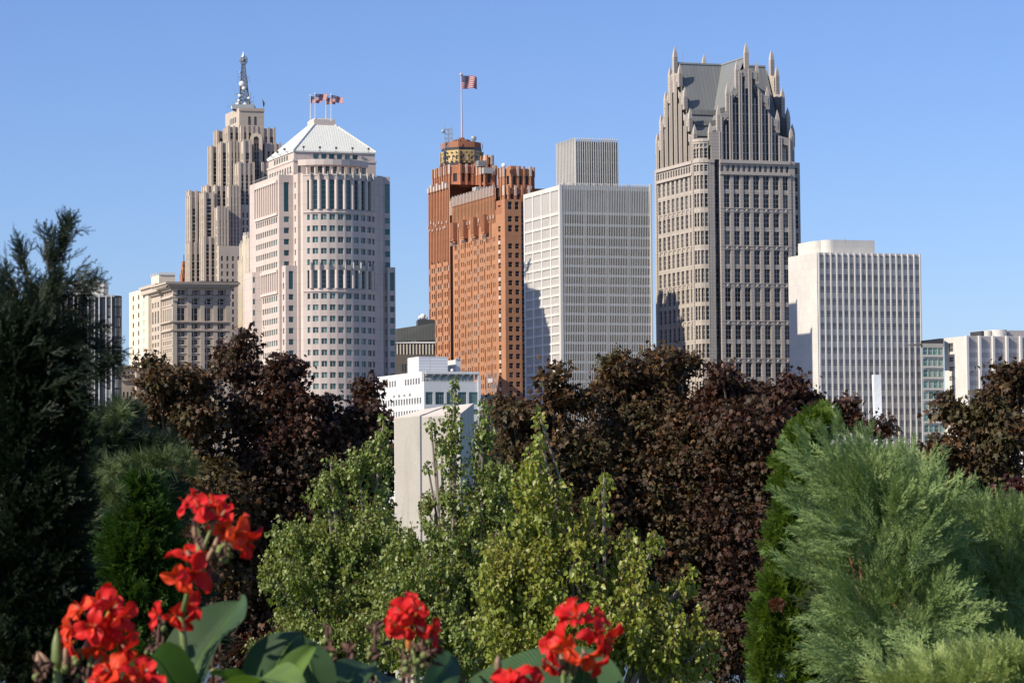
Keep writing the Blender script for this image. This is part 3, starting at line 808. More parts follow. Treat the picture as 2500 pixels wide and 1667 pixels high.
    def pinnacle(c, z0, zt, s, u=UF, v=UL, name='pinnacle'):
        h = s/2; b = MB(); hp = s*2.7
        q = [c-u*h-v*h, c+u*h-v*h, c+u*h+v*h, c-u*h+v*h]
        b.prism(q, z0, zt-hp, S_GRAN, top=False)
        w = s*.62*1.0
        q2 = [c-u*w-v*w, c+u*w-v*w, c+u*w+v*w, c-u*w+v*w]
        zc = zt-hp; m = .86
        q3 = [c+(p-c)*.72 for p in q]
        for i in range(4):
            j = (i+1) % 4
            b.poly([(q[i].x, q[i].y, zc), (q[j].x, q[j].y, zc), (q3[j].x, q3[j].y, zc+hp*.45), (q3[i].x, q3[i].y, zc+hp*.45)], S_GRANP)
            b.poly([(q3[i].x, q3[i].y, zc+hp*.45), (q3[j].x, q3[j].y, zc+hp*.45), (c.x, c.y, zt)], S_GRANP)
        b.build('pinnacle', B.e)
    def gable(o, u, v, xs, tips, s, wallx, colx, colw, topz, depth=2.2, ztip=lambda y: zy(y)):
        """o origin, u along; xs pinnacle offsets; tips heights; windows rise under the slope"""
        g = MB(); n = Vector((u.y, -u.x))
        # outline heights: polyline of the gable wall top
        def top(x):
            for i in range(len(xs)-1):
                if xs[i] <= x <= xs[i+1]:
                    t = (x-xs[i])/(xs[i+1]-xs[i]); a = min(tips[i], tips[i+1]); hi = max(tips[i], tips[i+1])
                    if tips[i] < tips[i+1]: return tips[i]-5+(tips[i+1]-6-tips[i]+0)*t**1.5
                    return tips[i+1]-5+(tips[i]-6-tips[i+1])*(1-t)**1.5
            return z1
        # strips
        segs = sorted(set([xs[0], xs[-1]]+[c-colw/2 for c in colx]+[c+colw/2 for c in colx]+[x for x in xs]+[(xs[i]+xs[i+1])/2 for i in range(len(xs)-1)]))
        def isw(x): return any(abs(x-c) < colw/2 for c in colx)
        rec = .8
        for a, b in zip(segs[:-1], segs[1:]):
            if b-a < 1e-3: continue
            m = (a+b)/2; ta, tb = top(a+1e-4), top(b-1e-4)
            def pt(x, z, d=0): q = o+u*x-n*d; return (q.x, q.y, z)
            if isw(m):
                c = min(colx, key=lambda k: abs(k-m)); 
                lo = min(top(c-colw/2), top(c+colw/2)); hi = max(top(c-colw/2), top(c+colw/2))
                wa, wb = ta-3.2, tb-3.2
                if c == colx[len(colx)//2]: pass
                if min(wa, wb) > z1+2:
                    g.poly([pt(a, wa), pt(b, wb), pt(b, tb), pt(a, ta)], S_GRAN)
                    g.poly([pt(a, wa, rec), pt(b, wb, rec), pt(b, wb), pt(a, wa)], S_GRAN)
                    continue
            g.poly([pt(a, z1), pt(b, z1), pt(b, tb), pt(a, ta)], S_GRAN)
            g.poly([pt(a, ta), pt(b, tb), pt(b, tb, depth), pt(a, ta, depth)], S_GRANP)
        # backing
        bk = [xs[0]]+segs[1:-1]+[xs[-1]]
        for a, b in zip(segs[:-1], segs[1:]):
            if b-a < 1e-3: continue
            def pt(x, z, d=depth): q = o+u*x-n*d; return (q.x, q.y, z)
            g.poly([pt(b, z1), pt(a, z1), pt(a, top(a+1e-4)), pt(b, top(b-1e-4))], S_GRAN)
        for k_ in range(len(colx)+1):      # fine upright ribs beside every window
            for dd_ in (-.62, .30):
                m_ = (colx[k_-1]+colx[k_])/2 if 0 < k_ < len(colx) else (colx[0]-colw if k_ == 0 else colx[-1]+colw)
                x_ = m_+dd_; 
                if xs[0] < x_ < xs[-1]-.4:
                    h_ = min(top(x_), top(x_+.32))-.4; q = o+u*x_
                    if h_ > z1+1: g.obox((q.x, q.y, z1), (u.x*.32, u.y*.32, 0), (n.x*.28, n.y*.28, 0), (0, 0, h_-z1), S_GRANP)
        for e in (xs[0], xs[-1]):
            q = o+u*e; g.poly([(q.x, q.y, z1), (q.x-n.x*depth, q.y-n.y*depth, z1), (q.x-n.x*depth, q.y-n.y*depth, tips[0]-5), (q.x, q.y, tips[0]-5)], S_GRAN)
        g.build('gable', B.e)
        # windows: one upright light pair per column, cut to the slope
        for c in colx:
            a, b = c-colw/2, c+colw/2; w = MB()
            def pt(x, z, d=rec): q = o+u*x-n*d; return (q.x, q.y, z)
            xs2 = [a]+[x for x in segs if a+1e-3 < x < b-1e-3]+[b]
            tp = [(x, max(z1+2, min(top(x+1e-4), top(x-1e-4) if x > a+1e-3 else 1e9)-4.6)) for x in xs2]
            w.poly([pt(a, z1), pt(b, z1)]+[pt(x, z) for x, z in tp[::-1]], G_DARK)
            mz = min(z for x, z in tp)
            w.obox(pt(c-.27, z1, rec-.03), (u.x*.54, u.y*.54, 0), (n.x*.55, n.y*.55, 0), (0, 0, max(1, mz-z1)), S_GRANP)
            k = z1+3
            while k < mz:
                w.obox(pt(a, k, rec-.02), (u.x*(b-a), u.y*(b-a), 0), (n.x*.1, n.y*.1, 0), (0, 0, .35), M_GREYF); k += 4.1
            w.build('window', B.e)
            for e in (a, b):
                zt_ = max(z1+2, top(e)-4.5); w.poly([pt(e, z1, 0), pt(e, z1, rec), pt(e, zt_, rec), pt(e, zt_, 0)], S_GRAN)
        for x, t in zip(xs, tips): 
            big = t == max(tips)
            pinnacle(o+u*x-n*depth/2+n*.15, max(z1-.2, top(x)-(5 if not big else 9)), t, s*(1.1 if big else 1.0), u, -n)
            c = o+u*x+n*.2
            g2 = None
    # front gable
    txs = [1731.6+5, 1757, 1780.2, 1803.8, 1827, 1851.7, 1877, 1901, 1934]
    tps = [296, 253, 199, 142, 96.5, 144, 204, 261, 303]
    xs = [fx(x) for x in txs]; tips = [zy(t) for t in tps]
    gcol = [fx(c) for c in cc]
    gable(PF, UF, UL, xs, tips, 1.65, None, gcol, fx(13.6+1757)-fx(1757), None)
    # left gable: same, on the left face
    fL = [0.02, .115+.01, .25, .375, .5, .625, .75, .875, .985]
    tl = [325, 277, 222, 166, 110, 152, 204, 258, 298]
    tl = [zat(1646, t, D+17+18*(1-2*f)) if True else 0 for t, f in zip(tl, fL)]
    # make it symmetric about its apex
    ap = zat(1646.5, 110, D+18); tl = [ap+(h-tips[4])*1.0 for h in tips]
    gable(LL, u3, None, [wl*f for f in fL], tl, 1.65, None, [wl*(.13+.1233*i) for i in range(7)], wl*.066, None)
    # right gable, mirrored onto the right side (seen from behind) and rear gable
    RC = FR+UL*3.5+UF*2.2
    gable(RC, UL, None, [wl*f for f in fL], tl, 1.65, None, [wl*(.13+.1233*i) for i in range(7)], wl*.066, None)
    back0 = PF+UL*(wl+4)+UF*WF
    gable(back0, -UF, None, [WF-x for x in xs][::-1], tl, 1.65, None, [WF-x for x in gcol][::-1], 2.2, None)
    # ---------- cross gabled roof
    rf = MB()
    fm = xs[4]; fo = PF+UF*fm+UL*2.0                     # ridge start over the front apex
    lm = LL+u3*(wl*.5)+UF*2.0                             # ridge start at left apex
    rz = zat(1711, 152, D+18)
    # crossing point
    # solve fo + UL*s = lm + UF*t
    A = UL; Bv = UF; den = A.x*(-Bv.y)-A.y*(-Bv.x); dx = lm-fo
    s = (dx.x*(-Bv.y)-dx.y*(-Bv.x))/den; X = fo+A*s
    hw = WF*.46; z0r = z1-2
    def V3(p, z): return Vector((p.x, p.y, z))
    FLc = fo-UF*hw; FRc = fo+UF*hw
    rear = X+UL*s; rightm = X+(X-lm)
    hl = s*.93
    # four arms, each with two slopes down to the valleys (valley points at diagonals)
    cornersv = {(-1, -1): X-UF*hw-UL*hl, (1, -1): X+UF*hw-UL*hl, (-1, 1): X-UF*hw+UL*hl, (1, 1): X+UF*hw+UL*hl}
    ends = {'f': (fo, UL*-1), 'l': (lm, UF*-1), 'b': (rear, UL), 'r': (rightm, UF)}
    for sgn in (-1, 1):
        rf.poly([V3(fo, rz), V3(X, rz), V3(cornersv[(sgn, -1)], z0r), V3(fo+UF*hw*sgn, z0r)][::sgn], M_GROOF)
        rf.poly([V3(rear, rz), V3(X, rz), V3(cornersv[(sgn, 1)], z0r), V3(rear+UF*hw*sgn, z0r)][::-sgn], M_GROOF)
        rf.poly([V3(lm, rz), V3(X, rz), V3(cornersv[(-1, sgn)], z0r), V3(lm+UL*hl*sgn, z0r)][::-sgn], M_GROOF)
        rf.poly([V3(rightm, rz), V3(X, rz), V3(cornersv[(1, sgn)], z0r), V3(rightm+UL*hl*sgn, z0r)][::sgn], M_GROOF)
    rf.tube([V3(fo, rz), V3(rear, rz)], .55, M_STEEL, 6); rf.tube([V3(lm, rz), V3(rightm, rz)], .55, M_STEEL, 6)
    rf.build('roof', B.e)
    # louvre bands on the lower roof slopes (left arm front slope, front arm left slope)
    for which in ('l', 'f'):
        lb = MB()
        for k in range(5):
            t0 = .46+.105*k; t1 = t0+.052
            for t in (t0,):
                if which == 'l': P0, P1, Q0, Q1 = V3(lm, rz), V3(X, rz), V3(lm-UL*hl, z0r), V3(cornersv[(-1, -1)], z0r)
                else: P0, P1, Q0, Q1 = V3(X, rz), V3(fo, rz), V3(cornersv[(-1, -1)], z0r), V3(fo-UF*hw, z0r)
                a, b = P0.lerp(Q0, t0), P1.lerp(Q1, t0); c, d = P0.lerp(Q0, t1), P1.lerp(Q1, t1)
                nr = (b-a).cross(c-a).normalized()
                if nr.z < 0: nr = -nr
                lb.poly([c+nr*.25, d+nr*.25, b+nr*.25, a+nr*.25], M_LOUV)
                nfin = 22 if which == 'l' else 0
                for i in range(nfin):
                    q = a.lerp(b, (i+.5)/nfin); r_ = c.lerp(d, (i+.5)/nfin)
                    uu = (b-a).normalized()
                    lb.obox(q+nr*.2, uu*.35, nr*.35, r_-q, M_GROOF)
        lb.build('louvre_band', B.e)
    B.finish()
# ================================================================== white marble slab tower, glass link, annex
def marble_tower():
    D = 1030
    B = Bld('office_tower', 'white marble slab tower with blank end wall and tall fins over dark windows', D, 2100)
    C = corner(1994, 615, D); z1 = zat(1994, 616, D); q = quad(C, 1924, 626, 2248, 619); zb = GZ
    W = (q[1]-q[0]).length
    FH = 29.8*D/FPX
    rows = []
    k = 0
    zt = z1-1.2
    for k in range(0, 20):
        a = z1-1.0-FH*k-FH*.58 if k else z1-1.0-FH*.62
        rows.append((a, a+FH*.50))
    rows = sorted(r for r in rows if r[0] > zb+2)
    nb = 17; bw = (W-1.2)/nb
    cols = [(.6+bw*i+bw*.18, .6+bw*i+bw*.92) for i in range(nb)]
    g = Win(glass('deep_brown_glass', (.010, .009, .009), (.035, .028, .026), (.19, .18, .17), pb=.80, spec=.25, rough=.3), 1, 0, .13, M_GREYF, .10)  # darker brown glass than the other brown panes
    B.body(q, zb, z1, S_MARB, None)
    gf = q[0]+Vector((UF.y, -UF.x))*.05
    S_SP = stone('spandrel_panel', (.31, .315, .32), (2.16, 4.46, 0), var=.15, mort=.8, cvar=.62)
    B.face(gf, gf+UF*W, zb, z1-.6, S_SP, cols, rows, g)
    for i in range(nb+1):
        B.fin(q[0], UF, .6+bw*i-.26, .52, .75, zb, z1-.1, M_MULL)
        if i < nb:
            pass
    for r in rows:
        B.fin(q[0], UF, .3, W-.6, .22, r[1]+.55, r[1]+.7, M_MULL)
    pb = MB(); Cp = along(C+UL*6+UF*2, UF, 2030, 600)
    zp = zat(2030, 584, Cp.y)
    def rounded(xl, xr, yt, off, r, mat):
        a = along(C+UL*off, UF, xl, yt); b = along(a, UF, xr, yt); w = (b-a).length
        pts = []
        for i in range(7):
            t = math.pi/2*i/6; pts.append(a+UF*(r-r*math.cos(t))+UL*(r-r*math.sin(t)))
        pts = pts+[b, b+UL*14, a+UL*14]
        pb.prism(pts, z1, zat(xl, yt, a.y), mat)
    S_M2 = S_MARB
    rounded(2014, 2135, 585, 5, 3.2, S_M2); rounded(1991, 2016, 587.5, 8, 3.0, S_M2)
    pb.build('roof_storey', B.e)
    B.finish()
    # glazed link
    D2 = 1014
    B = Bld('glass_link_building', 'narrow glass-fronted link between the white tower and its annex', D2, 2282)
    C = corner(2252, 845, D2); q = quad(C, 2240, 845, 2303, 843, dback=16); z1 = zat(2280, 838, D2); W = (q[1]-q[0]).length
    rows = zrows(2280, D2, [(848+27*k, 865+27*k) for k in range(0, 12)])
    B.face(q[0], q[1], zb, z1, plain('link_spandrel', (.42, .40, .34), .5), [(W*.03, W*.24), (W*.27, W*.49), (W*.50, W*.72), (W*.75, W*.98)], rows,
           Win(glass('green_glass', (.06, .14, .13), (.20, .38, .32), (.30, .40, .33), pb=.7), 0, 1, .08, M_WHITE, .25))
    for k in range(12): B.fin(q[0], UF, 0, W, .3, zat(2280, 870+27*k, D2), zat(2280, 868.6+27*k, D2), M_WHITE)
    B.w.poly([(p.x, p.y, z1) for p in q], M_GREYF)
    a = along(q[0]+UL*4, UF, 2254, 838); b = along(a, UF, 2304, 838)
    B.w.poly([(a.x, a.y, z1-1), (b.x, b.y, z1-1), (b.x, b.y, zat(2306, 826, b.y)), (a.x, a.y, zat(2254, 832, a.y))], M_DARK)
    B.w.poly([(a.x, a.y+6, z1-1), (b.x, b.y+6, z1-1), (b.x, b.y+6, zat(2306, 824, b.y)), (a.x, a.y+6, zat(2252, 830, a.y))], M_DARK)
    B.w.poly([(a.x, a.y, zat(2252, 831, a.y)), (b.x, b.y, zat(2306, 825, b.y)), (b.x, b.y+6, zat(2306, 824, b.y)), (a.x, a.y+6, zat(2252, 830, a.y))], M_DARK)
    B.finish()
    # annex
    D3 = 1012
    B = Bld('office_building', 'low white marble annex with wide grey panelled bays right of the glass link', D3, 2420)
    C = corner(2357, 820, D3); z1 = zat(2357, 820, D3); q = quad(C, 2305, 826, 2560, 822); L = (q[3]-q[0]).length; W = (q[1]-q[0]).length
    rl = zrows(2320, D3+20, [(841, 862)]+[(875+23*k, 886+23*k) for k in range(0, 12)])
    B.body(q, zb, z1, S_MARB, {3: dict(cols=[(L*.22, L*.42)], rows=rl, st=Win(G_DARK, 2, 1, .2, M_GREYF, .3))})
    bays = [2357, 2390.5, 2423.5, 2457, 2490.5, 2524, 2558]
    ax = [(along(C, UF, x, 900)-C).length for x in bays]
    n0 = Vector((UF.y, -UF.x)); o = C+n0*.05
    S_AP = stone('annex_panel', (.42, .385, .37), (1.6, 30, 0), var=.05, mort=.8, msize=.08)
    gA = Win(G_BRN, 2, 0, .10, M_GREYF, .12)
    rr = zrows(2400, D3, [(849.5+22.8*k, 860+22.8*k) for k in range(0, 13)])
    B.face(o, o+UF*W, zb, z1-.3, S_AP, [(ax[i]+1.1, ax[i+1]-.6) for i in range(len(ax)-1)], rr, gA)
    for a in ax: B.fin(C, UF, a-.3, .9, 1.1, zb, z1+.1, M_MULL)
    pb = MB()
    for xl, xr, yt, off, r in ((2402, 2430, 807, 9, 2.8), (2430, 2466, 804.5, 7, 2.8)):
        a = along(C+UL*off, UF, xl, yt); b = along(a, UF, xr, yt)
        pts = [a+UF*(r-r*math.cos(math.pi/2*i/6))+UL*(r-r*math.sin(math.pi/2*i/6)) for i in range(7)]+[b-UF*r+UF*r*math.sin(math.pi/2*i/6)+UL*(r-r*math.cos(math.pi/2*i/6)) for i in range(7)]+[b+UL*10, a+UL*10]
        pb.prism(pts, z1, zat(xl, yt, a.y), S_MARB)
    a = along(C+UL*10, UF, 2396, 807); b = along(a, UF, 2404, 807); pb.prism([a, b, b+UL*8, a+UL*8], z1, zat(2396, 808, a.y), M_DARK)
    a = along(C+UL*9, UF, 2462, 806); b = along(a, UF, 2560, 806); pb.prism([a, b, b+UL*8, a+UL*8], z1, zat(2470, 806.5, a.y), S_AP)
    pb.build('roof_storey', B.e)
    B.finish()
# ================================================================== left group
def left_group():
    # dark curtain-wall block
    D = 980; zb = GZ
    B = Bld('office_building', 'dark glass office block with rounded corners and pale upright ribs', D, 240)
    c0 = corner(60, 722, D); c1 = along(c0, Vector((1, .05)), 280, 722)
    u = (c1-c0).normalized(); v = Vector((-u.y, u.x)); z1 = zat(240, 721, D)
    arc = [c1+u*(2.2*math.sin(R(18*i)))+v*(2.2-2.2*math.cos(R(18*i))) for i in range(1, 6)]
    pts = [c0, c1]+arc+[arc[-1]+v*2-u*1, arc[-1]+v*26-u*7, c0+v*34]
    B.body(pts, zb, z1, M_CURT)
    W = (c1-c0).length
    px = [190, 215, 231, 242, 259, 272]
    ax = [(along(c0, u, x, 800)-c0).length for x in px]
    pxl = [60+15*i for i in range(9)]
    for x in pxl: ax.append((along(c0, u, x, 800)-c0).length)
    for a in ax: B.fin(c0, u, a-.18, .36, .55, zb, z1, M_MULL)
    q = arc[-1]; B.w.obox((q.x-.15, q.y-.1, zb), (.3, 0, 0), (0, .3, 0), (0, 0, z1-zb), M_MULL)
    B.fin(c0, u, 0, W, .4, z1-.5, z1+.2, M_GREYF)
    gl = Win(glass('smoky_glass', (.045, .045, .048), (.16, .155, .145), (.32, .31, .28), pb=.6), 0, 1, .12, M_DARK, 0)
    n = Vector((u.y, -u.x)); FH = 3.7
    sa = sorted(ax)
    for i, (a, b) in enumerate(((215, 231), (259, 272), (190, 203), (150, 165), (120, 135))):
        A_ = (along(c0, u, a, 800)-c0).length; Bb = (along(c0, u, b, 800)-c0).length
        z = z1-FH
        while z > zat(240, 1010, D):
            p = c0+u*(A_+.3)+n*.1; B.pane(p, p+u*(Bb-A_-.6), z, z+FH*.8, gl); z -= FH
    for i in range(4):
        z = z1-FH; s, e = ([c1]+arc)[i], ([c1]+arc)[i+1]
        uu = (e-s).normalized(); nn = Vector((uu.y, -uu.x))
        while z > zat(240, 1010, D):
            p = s+uu*.05+nn*.08; B.pane(p, p+uu*((e-s).length-.1), z, z+FH*.8, Win(G_BRN) if False else gl); z -= FH
    pb = MB(); a = corner(175, 687, D+12); b = along(a, u, 253, 687); pb.prism([a, b, b+v*18, a+v*18], z1-.2, zat(210, 685.5, D+12), M_ROOFW); pb.build('roof_storey', B.e)
    B.finish()
    # ornate block with heavy cornice
    D = 1050
    B = Bld('office_building', 'old beige stone block with a heavy dark cornice and grouped bay windows', D, 470)
    C = corner(421, 700, D); zt = zat(421, 703, D); q = quad(C, 395, 705, 559, 705); W = (q[1]-q[0]).length; L = (q[0]-q[3]).length
    FH = 19.4*D/FPX
    zr = lambda yz: zat(440, 600+yz/3.459, D)
    rws = [(zr(410), zr(374)), (zr(492), zr(446)), (zr(628), zr(524)), (zr(692), zr(658))]+[(zr(745+67*k+18), zr(745+67*k-18)) for k in range(0, 12)]
    rws = sorted(rws)
    bc = [(x-421)/(559-421) for x in (440.8, 472.4, 504, 536)]; cols = []
    for b in bc:
        for s in (-1, 1): c = W*b+s*.86; cols.append((c-.64, c+.64))
    g = Win(G_PENO, 0, 1, .14, M_WHITE, .5); 
    B.body(q, zb, zt, S_LIMED, {0: dict(cols=cols, rows=rws, st=g), 3: dict(cols=even(L, 5, .46, .8), rows=rws, st=Win(G_PENO, 0, 1, .14, M_GREYF, .4)), 1: dict(cols=even(L, 5, .46, .8), rows=rws, st=g)})
    # piers, pilaster strips and string courses
    for i in range(5):
        a = [0, .257, .487, .717, .94][i]*W
        B.fin(q[0], UF, a+.1, 1.5, .55, zr(430), zr(385), S_LIMED); B.fin(q[0], UF, a, 1.7, .45, zb, zr(440), S_LIME)
        B.fin(q[0], UF, a-.1, 2.0, .8, zr(465), zr(435), S_LIMED); B.fin(q[0], UF, a-.1, 1.9, 1.3, zr(410), zr(350), S_LIMED)
    for y, d in ((432, .9), (640, .9), (712, .7), (500, .3)): B.fin(q[0], UF, -.4, W+.8, d, zr(y+5), zr(y-5), S_LIME); B.fin(q[3], -UL, -.2, L+.6, d, zr(y+5), zr(y-5), S_LIME)
    for k in range(12):
        z = zr(745+67*k+26); B.fin(q[0], UF, 0, W, .22, z-.25, z, S_LIME); B.fin(q[3], -UL, 0, L, .2, z-.25, z, S_LIME)
    cn = MB()
    for d, y0, y1 in ((.9, 375, 360), (1.6, 360, 340), (2.9, 340, 325), (3.5, 325, 312)):
        cn.prism([q[0]-(UF+UL)*d, q[1]+(UF-UL)*d, q[2]+(UF+UL)*d, q[3]+(UL-UF)*d], zr(y0), zr(y1), S_LIMED, bottom=True)
    for i in range(34): B.fin(q[0], UF, W*i/34, .55, 2.6, zr(352), zr(340), S_LIME, mb=cn)
    for i in range(14): B.fin(q[3], -UL, L*i/14, .55, 2.6, zr(352), zr(340), S_LIME, mb=cn)
    for i in range(60): B.fin(q[0]-UF*3.4-UL*3.4, UF, (W+6.8)*i/60, .35, .2, zr(312), zr(306), S_LIMED, mb=cn)
    cn.prism([q[0]+UF*12+UL*4, q[0]+UF*27+UL*4, q[0]+UF*27+UL*12, q[0]+UF*12+UL*12], zr(312), zr(286), M_DARK)
    cn.build('cornice', B.e)
    # left wing of the same block
    D4 = D+14; C4 = corner(392, 712, D4); z4 = zat(392, 716, D4); q4 = quad(C4, 361, 718, 396.5, 712); L4 = (q4[0]-q4[3]).length
    B.body(q4, zb, z4, S_LIMED, {3: dict(cols=even(L4, 4, .5, 1.5), rows=[(a, b) for a, b in rws if b < z4-2], st=Win(G_PENO, 0, 1, .12, M_GREYF, .35))})
    cn = MB()
    for d, a, b in ((.9, -.5, .6), (2.2, .6, 2.6), (2.9, 2.6, 3.7)): cn.prism([q4[0]-(UF+UL)*d, q4[1]-UL*d, q4[2]+UL*d, q4[3]+(UL-UF)*d], z4+a, z4+b, S_LIMED, bottom=True)
    cn.build('cornice', B.e)
    B.finish()
    # cream tower seen behind it
    B = Bld('office_building', 'narrow pale cream building rising behind the corniced block', 1075, 360)
    pxblock(B, 1078, 343.5, 360, 392, 733, GZ, S_CREAM, nF=2, nL=4, fh=3.6, wh=2.0, st=Win(G_PENO, 0, 0, .1, None, .3), fracL=.3)
    q, z = pxblock(B, 1076, 347.5, 362, 380, 702, GZ, S_CREAM, nL=3, fh=3.6, wh=2.0, st=Win(G_PENO, 0, 0, .1, None, .3), fracL=.28, depth=30)
    q, z = pxblock(B, 1074, 369.5, 388, 427.5, 671, zat(388, 702, 1074), S_CREAM, nL=3, nF=3, fh=4, wh=2.6, st=Win(G_PENO, 0, 0, .1, None, .3), offz=2.5, fracF=.35)
    for i in range(10): B.fin(q[0], UF, (q[1]-q[0]).length*i/10, .4, .3, z, z+1.0, S_CREAM)
    for i in range(5): B.fin(q[3], -UL, (q[3]-q[0]).length*i/5, .5, .3, z, z+1.0, S_CREAM)
    B.finish()
    # little stone buildings near the left trees
    B = Bld('office_building', 'small tan stone building with stepped top beside the dark glass block', 1060, 315)
    for Dd, xl, xc, xr, y, nF in ((1060, 293, 297, 331, 893, 3), (1052, 291, 296, 334, 912, 4), (1045, 290, 295, 338, 925, 4)):
        q, z = pxblock(B, Dd, xl, xc, xr, y, GZ, S_LIME if y < 900 else S_LIMED, nF=nF, fh=4.2, wh=2.2, st=Win(G_PENO, 0, 0, .1, None, .4))
        B.fin(q[0], UF, -.4, (q[1]-q[0]).length+.8, .7, z-.6, z, S_LIMED)
    B.finish()
    B = Bld('office_building', 'small grey-brown building with dark cornice below the left maple', 1040, 350)
    q, z = pxblock(B, 1040, 330, 333, 372, 900, GZ, S_LIMED, nF=4, fh=4.2, wh=2.4, st=Win(G_DARK, 0, 0, .1, None, .4)); B.fin(q[0], UF, -.6, (q[1]-q[0]).length+.8, 1.1, z-.9, z-.1, S_LIMED)
    q, z = pxblock(B, 1030, 300, 305, 372, 985, GZ, M_SPAN, nF=0)
    B.finish()
    # slim brick chimney-like top left of the stepped tower
    B = Bld('office_building', 'distant red brick building top peeping out left of the stepped tower', 1215, 450)
    q, z = pxblock(B, 1212, 441, 446, 458, 648, GZ, S_BRICK, nF=2, nL=1, fh=3.8, wh=2.4, st=Win(G_BRN, 0, 0, .1, None, .3))
    q, z = pxblock(B, 1210, 443.5, 447, 456, 638, zat(446, 648, 1212), S_BRICKR); B.fin(q[0], UF, .2, .3, .2, z, z+3, M_DARK)
    q, z = pxblock(B, 1211, 438, 444, 458, 668, GZ, S_BRICKR, nF=2, fh=3.8, wh=2.4, st=Win(G_BRN, 0, 0, .1, None, .3))
    B.finish()
    # cream gothic block beside the pink tower
    B = Bld('office_building', 'cream terracotta building with pointed arches between stepped and pink towers', 1085, 600)
    g = Win(G_PENO, 0, 0, .1, None, .5)
    for Dd, xl, xc, xr, y, nF, nL in ((1090, 588, 601, 625, 600, 2, 3), (1082, 596, 603, 613, 582, 2, 1), (1078, 600, 609, 640, 590, 3, 2), (1088, 584, 596, 630, 640, 3, 3)):
        q, z = pxblock(B, Dd, xl, xc, xr, y, GZ, S_CREAM, nF=nF, nL=nL, fh=3.9, wh=2.9, st=g, fracF=.36, fracL=.36)
        for e0, uu, W_ in ((q[0], UF, (q[1]-q[0]).length), (q[3], -UL, (q[3]-q[0]).length)):
            for i in range(5): B.fin(e0, uu, W_*i/4-.3, .6, .5, z-40, z+1.4+(i % 2)*1.1, S_CREAM)
    B.finish()
